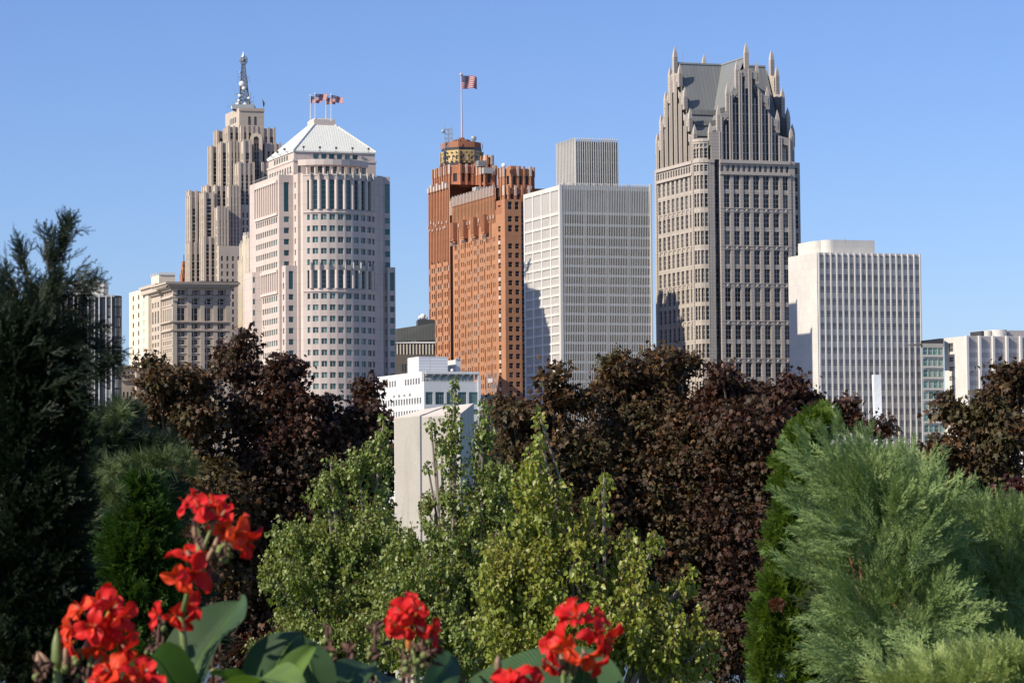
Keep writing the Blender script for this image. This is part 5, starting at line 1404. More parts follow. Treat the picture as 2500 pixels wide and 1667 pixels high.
# ================================================================== light green heart-leaved trees
L_K1 = leafmat('heart_leaf', [(.10, .15, .030), (.145, .205, .042), (.19, .25, .058), (.10, .155, .032), (.24, .275, .065), (.12, .18, .042), (.21, .26, .058)], .32, .42, .45, patch=(.19, .215, .05), pscale=1.4)
L_K2 = leafmat('yellow_green_heart_leaf', [(.15, .20, .030), (.21, .265, .045), (.27, .31, .055), (.13, .18, .028), (.32, .32, .06), (.19, .245, .045)], .34, .42, .42, patch=(.25, .25, .045), pscale=1.2)
shooty('heart_leaf_tree', 'light green small-leaved tree left of the concrete pillar', [(937,1030,8,26),(932,1065,18,30),(925,1110,32,46),(878,1155,48,56),(808,1130,9,26),(806,1165,22,30),(800,1210,48,46),(935,1180,26,50),(672,1295,18,22),(690,1330,34,32),(760,1310,90,70),(890,1290,100,84),(800,1400,140,90),(715,1490,60,70),(730,1570,70,60),(840,1560,160,110),(950,1330,44,60),(945,1450,80,90),(600+60,1400,24,60),(640,1600,30,50)], 29.5, 850, L_K1, .058, .055, 'light green trees')
shooty('heart_leaf_tree', 'light green slender-topped tree growing in front of the concrete pillar', [(1112,935,4,14),(1110,962,7,22),(1108,995,12,26),(1102,1040,22,40),(1098,1090,32,44),(1052,1032,7,8),(1062,1052,9,12),(1078,1078,12,18),(1102,1145,36,50),(1045,1140,12,8),(1184,972,8,22),(1182,1015,15,32),(1178,1065,26,44),(1170,1120,42,56),(1040,1225,28,36),(1100,1215,42,46),(1180,1200,74,70),(1110,1290,120,52),(1000,1330,70,50),(1060,1400,150,84),(1180,1400,140,100),(1100,1550,180,120),(1236,1165,34,50),(1250,1270,60,70),(980,1500,90,110),(960,1380,50,60)], 28, 1110, L_K1, .055, .052, 'light green trees')
shooty('heart_leaf_tree', 'yellow-green larger-leaved tree spreading right in front of the purple maples', [(1318,1015,5,24),(1316,1060,11,36),(1308,1115,24,46),(1300,1190,56,76),(1476,1165,9,20),(1472,1200,18,28),(1450,1260,42,56),(1395,1330,84,76),(1310,1290,80,60),(1330,1410,120,90),(1602,1305,8,12),(1592,1335,22,24),(1560,1375,50,34),(1500,1420,110,60),(1692,1392,16,12),(1668,1420,36,28),(1640,1455,60,42),(1450,1520,170,110),(1610,1550,130,90),(1742,1552,40,18),(1700,1600,60,50),(1680,1650,100,50),(1350,1590,150,90),(1235,1400,80,90),(1240,1540,90,100),(1375,1225,34,50),(1530,1330,50,44),(1390,1290,60,50)], 23, 1450, L_K2, .056, .042, 'light green trees')
# ================================================================== conifers
def spray(nside, ln, needle, nw, npt, ang=38, curve=.12, sub=True):
    """feathery conifer shoot: an axis of length 1 with side twigs carrying short flat needles"""
    V = []; F = []
    rs = random.Random(5)
    def quadn(p, d, l, w, nrm):
        s = np.cross(d, nrm); s /= np.linalg.norm(s)+1e-9; i = len(V)
        V.extend([p-s*w*.5, p+s*w*.5, p+d*l+s*w*.12, p+d*l-s*w*.12]); F.append((i, i+1, i+2, i+3))
    ax = lambda t: np.array([curve*t*t, t, -.10*t*t])
    for k in range(npt):
        t = k/npt; d = ax(t+.05)-ax(t); d /= np.linalg.norm(d)
        quadn(ax(t), d, 1.25/npt, nw*1.1, np.array([0, 0, 1.0]))
    for i in range(nside):
        t = .08+.88*(i/nside); sd = 1 if i % 2 else -1; a = math.radians(ang+rs.uniform(-8, 8)); L = ln*(1-t*.72)*rs.uniform(.75, 1.15)
        base = ax(t); dd = np.array([math.sin(a)*sd, math.cos(a), rs.uniform(-.35, .35)]); dd /= np.linalg.norm(dd)
        m = max(3, int(L/needle*1.8))
        for k in range(m):
            u = k/m; p = base+dd*L*u; s2 = 1 if k % 2 else -1
            ld = dd+np.array([-dd[1]*s2, dd[0]*s2, rs.uniform(-.4, .4)])*.55; ld /= np.linalg.norm(ld)
            quadn(p, ld, needle*rs.uniform(.8, 1.2), nw, np.array([rs.uniform(-.4, .4), -.2, 1.0]))
        quadn(base+dd*L*.9, dd, needle*1.3, nw, np.array([0, 0, 1.0]))
    return np.array(V), F
def boughs(big, D, n, r, axis, size, lean=(-.25, .45), seed=4):
    """boughs: bundles of feathery shoots that share a direction, leaning out from the bush's axis"""
    rs = np.random.default_rng(seed); A = np.array([b[2]*b[3] for b in big], float); A /= A.sum(); PT = []; DR = []; s = D/FPX
    for k in range(n):
        b = big[rs.choice(len(big), p=A)]; a = rs.random()*2*math.pi; q = rs.random()**.5; x = b[0]+b[2]*q*math.cos(a); y = b[1]+b[3]*q*math.sin(a); dep = rs.uniform(-.25, .35)
        dx, dz = (x-axis[0])/220.0, -(y-axis[1])/420.0
        d = np.array([max(-1.2, min(1.2, dx))+lean[0]+rs.normal()*.22, -.35+rs.normal()*.3, lean[1]+max(-.1, dz)*.5+rs.normal()*.18]); d /= np.linalg.norm(d)
        c = np.array(P(x, y, D+dep)); L = r*s*rs.uniform(.8, 1.9); m = int(rs.integers(7, 12))
        side = np.cross(d, [0, -1.0, .2]); side /= np.linalg.norm(side)
        for i in range(m):
            t = rs.uniform(-.6, .75); p = c+d*L*t+side*rs.normal()*L*.30*(1-.6*t)+np.array([0, rs.normal()*L*.2, 0]); PT.append(p-d*L*.75); DR.append(d+side*np.dot(p-c, side)/L*1.2+rs.normal(size=3)*.14)
    return np.array(PT), np.array(DR)
def shrub(name, label, cat, blobs, D, bx, mat, size, dens, tmpl, upv=(0, -.1, .8), outw=1.0, rnd=.45, shell=.4, tips=(), tipw=1.0, bark=M_BARKR, rad=.05, depthmax=.6, group=None, shr=.5, limbs=True, bgh=None, lines=None):
    x = ray(bx, 1200)[0]*D; e = empty(name, (x, D, gz(x, D)), label, cat, group)
    PT, OUT = blobpts(blobs, D, dens, 1, 0, shell, depthmax, shrink=size*FPX/D*shr); n = len(PT)
    d = OUT*outw+np.array(upv)+RNG.normal(size=(n, 3))*rnd
    nr = unit(n)+np.array([0, -.9, .4]); s = size*(.6+.7*RNG.random(n))
    if lines:
        bp, bd = along_branches(lines, D, 1.25, 26); nb = len(bp); PT = np.concatenate([PT, bp]); d = np.concatenate([d, bd]); nr = np.concatenate([nr, unit(nb)]); s = np.concatenate([s, size*(.55+.4*RNG.random(nb))])
        tb = MB()
        for ln in lines: tb.tube([P(x, y, D) for x, y in ln[1:]], [.006-.004*i/(len(ln)-2) for i in range(len(ln)-1)], bark, 5)
        tb.build('branch', e)
    if bgh:
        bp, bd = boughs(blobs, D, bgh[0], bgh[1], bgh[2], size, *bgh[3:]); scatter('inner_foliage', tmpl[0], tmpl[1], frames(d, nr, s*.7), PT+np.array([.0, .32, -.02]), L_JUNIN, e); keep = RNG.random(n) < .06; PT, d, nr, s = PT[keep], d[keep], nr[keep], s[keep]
        PT = np.concatenate([PT, bp]); d = np.concatenate([d, bd]); nb = len(bp); nr = np.concatenate([nr, unit(nb)*.5+np.array([0, -1.0, .3])]); s = np.concatenate([s, size*(.75+.55*RNG.random(nb))])
    M = frames(d, nr, s)
    if len(tips):
        T = []; A = []; S_ = []
        for (tx, ty, qx, qy) in tips:
            a = P(qx, qy, D-.1); b = P(tx, ty, D-.15); L = (b-a).length
            for k in range(5):
                t = k/5*.7; p = a.lerp(b, t); T.append(p+Vector(RNG.normal(size=3)*.01)); dv = (b-p)+Vector(RNG.normal(size=3)*.10*L); A.append(dv); S_.append((b-p).length*(1.0 if k == 0 else random.uniform(.75, 1.0)))
        PT = np.concatenate([PT, np.array(T)]); M = np.concatenate([M, frames(np.array(A), np.tile([0, -1.0, .3], (len(A), 1)), np.array(S_))])
    scatter('crown', tmpl[0], tmpl[1], M, PT, mat, e)
    trunk(e, blobs[:8], D, rad, bark, fork=.4, twig=.004) if limbs else trunk(e, [max(blobs, key=lambda t: t[1])], D+.4, rad*.6, M_BARK, fork=.5, twig=.004)
    return e
random.seed(21)
JUN = spray(15, .34, .070, .026, 18, ang=25, curve=.08)
L_JUNIN = leafmat('inner_juniper', [(.03, .055, .03), (.05, .08, .04), (.07, .06, .03), (.035, .06, .03)], .1, .8, .1)  # brownish inner foliage, darkened further so gaps between boughs read as shade
L_JUN = leafmat('juniper_scale', [(.115, .19, .065), (.17, .26, .09), (.24, .325, .115), (.13, .21, .075), (.30, .375, .135)], .25, .6, .3, patch=(.27, .35, .125), pscale=9.0, tcol=(1.3, 1.3, .9))
L_JUNY = leafmat('yellow_juniper_scale', [(.25, .32, .10), (.32, .40, .13), (.37, .44, .16), (.22, .29, .10)], .25, .6, .3, tcol=(1.3, 1.3, .9))
shrub('juniper_bush', 'large feathery grey-green juniper with long drooping tips', 'shrub',
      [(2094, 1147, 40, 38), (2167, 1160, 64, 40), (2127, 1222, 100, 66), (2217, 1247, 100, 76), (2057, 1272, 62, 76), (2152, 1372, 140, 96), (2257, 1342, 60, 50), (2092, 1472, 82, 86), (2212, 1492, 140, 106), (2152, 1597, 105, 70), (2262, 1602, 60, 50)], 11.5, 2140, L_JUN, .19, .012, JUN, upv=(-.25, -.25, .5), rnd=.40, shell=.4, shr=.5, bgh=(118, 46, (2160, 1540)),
      tips=[(2036,998,2048,1085),(1902,1092,2010,1150),(1942,1032,1992,1110),(1880,1204,2000,1265),(1922,1174,2020,1240),(1876,1386,2000,1425),(1905,1360,2010,1420),(1985,1020,2040,1090),(2120,1030,2110,1110),(2205,1075,2170,1150),(1925,1300,2030,1340),(2230,1130,2200,1190)])
shrub('juniper_bush', 'feathery grey-green juniper reaching in from the right edge', 'shrub',
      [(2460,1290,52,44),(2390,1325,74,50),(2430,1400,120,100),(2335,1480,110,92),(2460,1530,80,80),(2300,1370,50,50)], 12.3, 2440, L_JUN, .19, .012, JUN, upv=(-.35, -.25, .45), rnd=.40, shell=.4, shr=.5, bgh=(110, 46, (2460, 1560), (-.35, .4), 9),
      tips=[(2270,1222,2430,1325),(2300,1200,2330,1290),(2332,1196,2350,1280),(2462,1232,2450,1330),(2478,1228,2480,1310),(2430,1262,2440,1340),(2468,1212,2540,1260),(2290,1240,2400,1330),(2345,1262,2420,1350)])
shrub('juniper_bush', 'low pale yellow-green juniper at the bottom right', 'shrub',
      [(2300,1672,120,34),(2400,1655,120,40),(2480,1640,70,48),(2210,1685,60,24)], 9.5, 2380, L_JUNY, .12, .016, JUN, upv=(-.3, -.2, .7), rnd=.4, shell=.4)
ARB = spray(16, .5, .11, .05, 10, ang=34)
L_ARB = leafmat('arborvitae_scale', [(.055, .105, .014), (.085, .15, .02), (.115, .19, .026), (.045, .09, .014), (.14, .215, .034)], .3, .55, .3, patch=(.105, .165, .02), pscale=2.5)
L_ARBD = leafmat('shaded_arborvitae_scale', [(.022, .055, .010), (.035, .085, .013), (.05, .11, .018), (.02, .05, .010), (.07, .13, .02)], .25, .55, .3)  # darker arborvitae copy; the small plant's shade is mixed into the colour
arb = shrub('arborvitae', 'bright green billowing arborvitae between the purple maple and the juniper', 'tree',
      [(1995,1035,36,22),(1970,1070,48,34),(1940,1130,34,36),(1975,1140,50,50),(1925,1190,40,36),(1970,1220,54,50),(1920,1270,34,34),(1905,1315,38,34),(1955,1320,50,50),(1920,1385,34,36),(1960,1400,50,50),(1900,1440,42,40),(1950,1480,60,50),(1880,1510,42,44),(1925,1560,60,50),(1872,1590,38,40),(1900,1640,64,50),(1980,1600,60,50),(1990,1655,70,40),(2070,1650,60,34),(2120,1640,40,24)], 20, 1950, L_ARB, .125, .030, ARB, upv=(0, -.3, .55), rnd=.35, shell=.3, depthmax=.5)
pt_, o_ = blobpts([(1896, 1478, 9, 7)], 19.6, .22); dead = scatter('dead_sprig', ARB[0], ARB[1], frames(o_+np.array([0, -.3, .5]), unit(len(pt_)), .05*np.ones(len(pt_))), pt_, leafmat('dead_sprig', [(.14, .04, .02), (.09, .03, .015)], .1), arb)
dead['label'] = 'dead rusty brown sprig'
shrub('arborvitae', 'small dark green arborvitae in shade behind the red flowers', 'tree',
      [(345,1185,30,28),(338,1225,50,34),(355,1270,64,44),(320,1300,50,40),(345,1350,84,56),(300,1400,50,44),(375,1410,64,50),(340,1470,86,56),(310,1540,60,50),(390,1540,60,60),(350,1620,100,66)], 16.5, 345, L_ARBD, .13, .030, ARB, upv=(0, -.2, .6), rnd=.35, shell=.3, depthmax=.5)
# long-needled pine
def tuft(n=46):
    V = []; F = []; rs = random.Random(3)
    for i in range(n):
        a = rs.uniform(0, 2*math.pi); th = rs.uniform(.1, 1.35)
        d = np.array([math.sin(th)*math.cos(a), math.cos(th), math.sin(th)*math.sin(a)]); s = np.cross(d, [.3, .2, .9]); s /= np.linalg.norm(s); L = rs.uniform(.75, 1.05)
        b = np.array([0, rs.uniform(-.5, .1), 0]); k = len(V); V += [b-s*.02, b+s*.02, b+d*L]; F.append((k, k+1, k+2))
    return np.array(V), F
TUFT = tuft()
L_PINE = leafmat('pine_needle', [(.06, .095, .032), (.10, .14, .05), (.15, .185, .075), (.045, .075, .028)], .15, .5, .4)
L_PINED = leafmat('shaded_pine_needle', [(.012, .028, .012), (.02, .04, .016), (.03, .05, .02), (.010, .022, .010)], .1, .5, .4)  # darker copy of the pine needles, shade put into the colour
shrub('pine_tree', 'pine with long needle tufts catching light beside the dark conifer', 'tree',
      [(250,1215,52,46),(215,1285,22,26),(272,1150,44,28),(240,1180,30,26),(330,1135,60,22),(400,1118,60,30),(452,1112,30,26),(470,1150,22,26),(200,1015,34,22),(195,1055,32,22),(225,1045,22,20),(192,1432,20,20),(280,1200,40,30),(290,1010,50,26)], 15.5, 240, L_PINE, .10, .0026, TUFT, upv=(0, -.5, .7), outw=.8, rnd=.3, shell=.5, depthmax=.35, shr=.2, limbs=False)
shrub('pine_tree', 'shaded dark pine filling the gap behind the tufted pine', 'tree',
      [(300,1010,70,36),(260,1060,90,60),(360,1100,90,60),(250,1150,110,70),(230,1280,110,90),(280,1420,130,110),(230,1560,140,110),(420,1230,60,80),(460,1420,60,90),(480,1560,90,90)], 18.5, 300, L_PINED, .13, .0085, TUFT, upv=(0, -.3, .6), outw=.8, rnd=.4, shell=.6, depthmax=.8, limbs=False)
# big dark conifer at the left edge
def shoots(n=3):
    V = []; F = []; rs = random.Random(9)
    def sh(p0, d, L):
        d = d/np.linalg.norm(d); a = np.cross(d, [0, 0, 1.0]); a /= np.linalg.norm(a)+1e-9; c = np.cross(d, a); m = int(30*L)
        i = len(V); V.extend([p0-a*.008, p0+a*.008, p0+d*L+np.array([0, 0, -.08*L])]); F.append((i, i+1, i+2))
        for k in range(m):
            t = (k+.5)/m; th = rs.uniform(0, 2*math.pi); q = a*math.cos(th)*1.3+c*math.sin(th)*.5; p = p0+d*L*t+np.array([0, 0, -.08*L*t*t]); e_ = d*.85+q*.8; e_ /= np.linalg.norm(e_)
            l = .20*(1-.35*t)*rs.uniform(.8, 1.1); s_ = np.cross(e_, c); s_ /= np.linalg.norm(s_)+1e-9; i = len(V); V.extend([p-s_*.017, p+s_*.017, p+e_*l]); F.append((i, i+1, i+2))
    sh(np.zeros(3), np.array([0, 1.0, 0]), 1.0); sh(np.array([0, .12, 0]), np.array([.75, 1, .1]), .6); sh(np.array([0, .3, 0]), np.array([-.8, 1, -.1]), .5); sh(np.array([0, .5, 0]), np.array([.7, 1, 0]), .36)
    return np.array(V), F
CON = shoots()
L_CON = leafmat('shaded_conifer_needle', [(.003, .009, .004), (.006, .015, .006), (.010, .022, .007), (.004, .011, .005), (.024, .038, .010)], .12, .55, .3, patch=(.018, .028, .007), pscale=4)  # shade over this tree is painted in as very dark needles
def along_branches(lines, D, step, spread):
    PT = []; DR = []; s = D/FPX
    for ln in lines:
        w = ln[0]; pts = ln[1:]
        for (x0, y0), (x1, y1) in zip(pts[:-1], pts[1:]):
            L = math.hypot(x1-x0, y1-y0); n = max(1, int(L/step*w))
            for k in range(n):
                t = RNG.random(); x = x0+(x1-x0)*t; y = y0+(y1-y0)*t; d = np.array([(x1-x0)/L, -.1, -(y1-y0)/L])
                PT.append(np.array(P(x+RNG.normal()*spread*w, y+RNG.normal()*spread*w, D+RNG.normal()*.10))); DR.append(d+RNG.normal(size=3)*.42+np.array([.05, 0, .12]))
    return np.array(PT), np.array(DR)
CONB = [(.45,(110,760),(128,660),(142,590),(156,535)),(.35,(140,620),(160,570),(170,540)),(.3,(120,640),(112,590),(108,560)),(.3,(90,720),(62,640),(46,585)),(.45,(60,800),(20,700),(0,640)),(.6,(70,820),(90,740),(105,690)),(.7,(100,800),(120,740),(140,680)),
        (.35,(110,700),(160,672),(200,676),(228,668)),(.3,(120,730),(170,700),(205,706)),(.6,(60,900),(110,820),(150,770)),(.6,(100,830),(170,780),(225,790)),(.6,(110,860),(200,810),(262,840)),(.5,(120,880),(200,860),(268,878)),(.6,(80,960),(150,900),(215,905)),(.5,(90,990),(150,950),(200,960)),(.9,(20,900),(40,800),(60,730)),(.9,(-10,900),(0,780),(10,700)),(.3,(150,745),(180,735),(196,745))]
CONB = [(l[0],)+tuple((x, y+20) for x, y in l[1:]) for l in CONB]
shrub('conifer_tree', 'tall dark conifer with ragged curved branches filling the left edge', 'tree',
      [(40,900,90,90),(60,1000,100,90),(130,985,60,60),(50,1080,110,90),(150,1070,60,60),(60,1180,120,100),(60,1320,120,110),(80,1460,120,110),(70,1600,130,110),(160,1560,60,90),(120,1240,90,110),(30,1400,110,130),(120,1400,80,110),(130,1540,90,110),(30,830,60,60),(110,900,60,50)], 9.3, 60, L_CON, .10, .026, CON, upv=(.30, -.1, .45), outw=.6, rnd=.45, shell=.6, depthmax=.45, shr=.5, limbs=False, lines=CONB, bark=M_BARK, rad=.06,
      tips=[(158,520,150,585),(168,536,158,590),(42,576,56,630),(228,660,170,672),(246,690,196,676)])
# ================================================================== concrete pillar
def pillar():
    D = 47; m, nt, b = newmat('weathered_concrete')
    c = ramp(nt, [(.3, (.64, .565, .47)), (.7, (.73, .655, .55))], noise(nt, 1.2, detail=8)); st = ramp(nt, [(.52, (0, 0, 0)), (.72, (1, 1, 1))], noise(nt, 5, stretch=(1, 1, .10), detail=5))
    c = mixc(nt, c, (.33, .28, .24), math_(nt, 'MULTIPLY', st, .45))
    sp = ramp(nt, [(.4, (.9, .9, .9)), (.6, (1.05, 1.05, 1.05))], noise(nt, 40)); c = mixc(nt, c, sp, .4, 'MULTIPLY')
    nt.links.new(c, b.inputs['Base Color']); b.inputs['Roughness'].default_value = .9
    bp = N(nt, 'ShaderNodeBump'); bp.inputs['Strength'].default_value = .25; bp.inputs['Distance'].default_value = .01; nt.links.new(noise(nt, 30), bp.inputs['Height']); nt.links.new(bp.outputs[0], b.inputs['Normal'])
    x0 = P(962, 1017, D).x; xm = P(1026, 1015, D).x; x1 = P(1124, 1010, D).x; x2 = P(1151, 1000, D).x
    ztl = P(962, 1017, D).z; zm = P(1026, 1015, D).z; ztr = P(1124, 1010, D).z; zp1 = P(1035, 987, D).z; zb1 = P(1148, 984, D+1).z
    zg = gz(0, D)-.3; e = MB()
    dp = 1.6; rx = x2-x1
    F = lambda x, y, z: (x, y, z)
    # front outline (left panel proud, shallow groove, right panel), slanting top running back
    def prism_slant(xa, xb, y0, za, zb_, yb, shift, zra, zrb):
        v = [(xa, y0, zg), (xb, y0, zg), (xb, y0, zb_), (xa, y0, za), (xa+shift, yb, zg), (xb+shift, yb, zg), (xb+shift, yb, zrb), (xa+shift, yb, zra)]
        e.mesh(v, [(0, 1, 2, 3), (1, 5, 6, 2), (5, 4, 7, 6), (4, 0, 3, 7), (3, 2, 6, 7)], m)
    k = ztl
    prism_slant(x0, xm, D-.018, ztl-.02, ztl+.02, D+dp, .42, zp1-.04, zp1+.03)
    # chamfered right panel
    prism_slant(xm+.002, x1, D, ztl+.0, ztl+.04, D+dp, rx+.02, zb1-.06, zb1+.02)
    prism_slant(xm-.01, xm+.01, D-.009, zm, zm, D+dp, .40, zp1-.22, zp1-.22)
    # round the front top edges a little with a sloping lip
    o = e.build('concrete_pillar', base=((x0+x1)/2, D, zg)); tag(o, 'weathered beige concrete pillar with slanted top behind the light green tree', 'pillar')
    bv = o.modifiers.new('bevel', 'BEVEL'); bv.width = .03; bv.segments = 2; bv.limit_method = 'ANGLE'
pillar()
# ================================================================== far bank: twisted pylon, lamps, trees, railing
def far_bank():
    D = 900; m = plain('steel_pylon', (.80, .80, .79), .45, var=.03)
    c = corner(2143, 1000, D); s = 30*D/FPX/2*.78; zt = zat(2136, 915, D); b = MB(); pts = []
    n = 14
    for k in range(n+1):
        z = GZ+(zt-GZ)*k/n; a = R(8-30*(1-k/n)); sc = s*(1.12-.18*k/n)
        for i in range(4):
            t = a+math.pi/4+i*math.pi/2; pts.append((c.x-.3+.8*(1-k/n)+sc*1.414*math.cos(t)*.8, c.y+sc*1.414*math.sin(t), z))
    f = [(k*4+i, k*4+(i+1) % 4, (k+1)*4+(i+1) % 4, (k+1)*4+i) for k in range(n) for i in range(4)]+[(n*4, n*4+1, n*4+2, n*4+3)]
    b.mesh(pts, f, m); tag(b.build('pylon', base=(c.x, c.y, GZ)), 'tall plain white twisted steel shaft standing before the white marble tower', 'pylon')
    L_FAR = leafmat('far_leaf', [(.03, .065, .02), (.045, .085, .025), (.06, .105, .035), (.035, .075, .03)], .2, .6)
    for i, (px, w, h, lab) in enumerate(((2262, 22, 34, 'round dark green tree on the far bank under the glass link'), (2235, 18, 22, 'small green tree on the far bank left of the round one'), (2318, 26, 24, 'low green tree on the far bank behind the lamp posts'), (2205, 20, 26, 'green tree on the far bank behind the juniper top'), (2380, 40, 30, 'wide green tree on the far bank behind the right maple'), (2000, 40, 34, 'wide green tree on the far bank below the marble tower'), (1330, 60, 30, 'dark green tree on the far bank before the latticed tower'), (700, 70, 34, 'dark green tree on the far bank before the pink tower'))):
        Dt = 925; x = ray(px, 1180)[0]*Dt; e = empty('tree', (x, Dt, GZ), lab, 'tree', 'trees on the far bank')
        bl = [(px, 1200-h*.75, w*.7, h*.5), (px-w*.4, 1200-h*.45, w*.5, h*.4), (px+w*.4, 1200-h*.4, w*.5, h*.4)]
        PT, OUT = blobpts(bl, Dt, .9, 1, 0, .4, 6); k = len(PT)
        scatter('crown', HEART_V, HEART_F, frames(unit(k), unit(k)+OUT, .75*(.7+RNG.random(k))), PT, L_FAR, e)
        t = MB(); t.tube([(x, Dt, GZ-.2), (x, Dt, zat(px, 1200-h*.7, Dt))], [.35, .15], M_BARK, 6); t.build('trunk', e)
    proto = None
    for px, py, Dl, lab in ((2278, 1159, 886, 'globe street lamp, leftmost and tallest of the three between juniper and maple'), (2287.5, 1163, 884, 'globe street lamp, middle one of the three between juniper and maple'), (2296, 1176, 890, 'globe street lamp, rightmost and lowest of the three between juniper and maple'), (2222, 1140, 905, 'globe street lamp just right of the juniper top'), (2234, 1124, 905, 'globe street lamp close to the foot of the white marble tower')):
        p = P(px, py, Dl)
        if proto is None:
            e = empty('street_lamp', (p.x, p.y, GZ), lab, 'street lamp', 'globe lamps on the far bank')
            b = MB(); b.tube([(p.x, p.y, GZ), (p.x, p.y, GZ+.5), (p.x, p.y, GZ+.6), (p.x, p.y, p.z-.3)], [.5, .45, .26, .22], M_WHITE, 10); b.build('pole', e)
            b = MB(); b.sphere(p, .42, M_WHITE, 14, 10); b.tube([(p.x, p.y, p.z-.6), (p.x, p.y, p.z-.3)], [.2, .3], M_WHITE, 10); b.build('lamp_globe', e, smooth=True); proto = e; pz = p.z
        else:
            e = proto.copy(); COL.objects.link(e); e['label'] = lab; e.location = (p.x, p.y, GZ); e.scale = (1, 1, (p.z-GZ)/(pz-GZ))
            for ch in list(proto.children): c2 = ch.copy(); COL.objects.link(c2); c2.parent = e
    e = empty('railing', P(2265, 1180, 884), 'white railing and low wall along the far bank behind the lamps', 'railing'); b = MB()
    for i in range(50): x = e.location.x-40+i*1.6; b.obox((x, 884, GZ), (.12, 0, 0), (0, .12, 0), (0, 0, 1.2), M_WHITE)
    b.obox((e.location.x-40, 884, GZ+1.2), (80, 0, 0), (0, .15, 0), (0, 0, .15), M_WHITE); b.build('rail', e)
    b = MB(); b.obox((e.location.x-40, 881.5, GZ-.0), (80, 0, 0), (0, .8, 0), (0, 0, .9), M_MULL); b.build('parapet', e)
far_bank()
# ================================================================== flags, masts and aerials on the roofs
F_RED = plain('flag_red', (.30, .02, .035), .7); F_WHT = plain('backlit_flag_white', (.38, .36, .37), .7); F_BLU = plain('flag_blue', (.02, .03, .11), .7)  # white cloth greyed: the backlit side's shade is in its colour
M_POLE = plain('pale_pole', (.66, .62, .60), .4); M_POLEP = plain('pinkish_pole', (.55, .42, .38), .5)
def flag(e, p, w, h, seed=0, droop=.0, yaw=0.0):
    """stars and stripes flying from p (top of hoist) to the right"""
    b = MB(); nx, ns = 20, 13
    def pos(i, j, o=0):
        u = i/nx; v = j/ns
        x = w*u*(1-.06*math.sin(u*3)); z = -h*v*(1-.10*u)-droop*w*u*u+.07*h*math.sin(u*7+seed)*u; y = .10*w*math.sin(u*9+seed+v*1.2)*(.3+u)
        return Vector((p.x+x*math.cos(yaw)-y*math.sin(yaw)+.0, p.y+y*math.cos(yaw)+x*math.sin(yaw)+o, p.z+z))
    for j in range(ns):
        for i in range(nx):
            m = F_BLU if (j < 7 and i < 8) else (F_RED if j % 2 == 0 else F_WHT)
            b.poly([pos(i, j+1), pos(i+1, j+1), pos(i+1, j), pos(i, j)], m)
    for r in range(9):
        for c in range(6 if r % 2 == 0 else 5):
            i = (c+.5 if r % 2 == 0 else c+1)*8/6; j = (r+.5)*7/9
            if i > 7.7: continue
            for o in (-.03, .03):
                q = pos(i, j, o); s = h*.018; b.poly([q+Vector((-s, 0, 0)), q+Vector((0, 0, -s)), q+Vector((s, 0, 0)), q+Vector((0, 0, s))], F_WHT)
    b.build('flag', e)
def pole(label, base, top, r, fl=None, group=None, m=None, seed=0, droop=.12, yaw=0):
    e = empty('flagpole', base, label, 'flagpole', group); b = MB()
    b.tube([base, base.lerp(top, .5), top], [r, r*.8, r*.5], m or M_POLE, 8); b.sphere(top, r*1.6, m or M_POLE, 8, 6); b.build('pole', e)
    if fl: flag(e, top-Vector((-.1, 0, fl[2])), fl[0], fl[1], seed, droop, yaw)
g = 'four flags on the pyramid roof'
for px, pt, lab, w, seed, ft in ((758, 233, 'flagpole with US flag, leftmost on the white pyramid roof', 27, 0, 236), (769.5, 229, 'flagpole with US flag, second from left and highest on the white pyramid roof', 32, 2, 230), (796, 235, 'flagpole with US flag, third from left on the white pyramid roof', 22, 4, 239), (808.5, 231, 'flagpole with US flag, rightmost on the white pyramid roof', 29, 1, 233)):
    D = 974 if px in (769.5, 808.5) else 977
    k = D/FPX; pole(lab, Vector((P(px, 300, D).x, D, ROOFPT[0]-1.2)), P(px, pt, D), .17, (w*k, 17*k, (ft-pt)*k), g, M_POLE, seed, .25 if px > 800 else .02)
base, D = FLAGBASE
pole('tall flagpole with US flag on the crown of the orange brick tower', Vector((P(1128, 335, D).x, D, base.z)), P(1126, 182, D), .42, (38*D/FPX, 33*D/FPX, 3*D/FPX), None, M_POLEP, 3, .10)
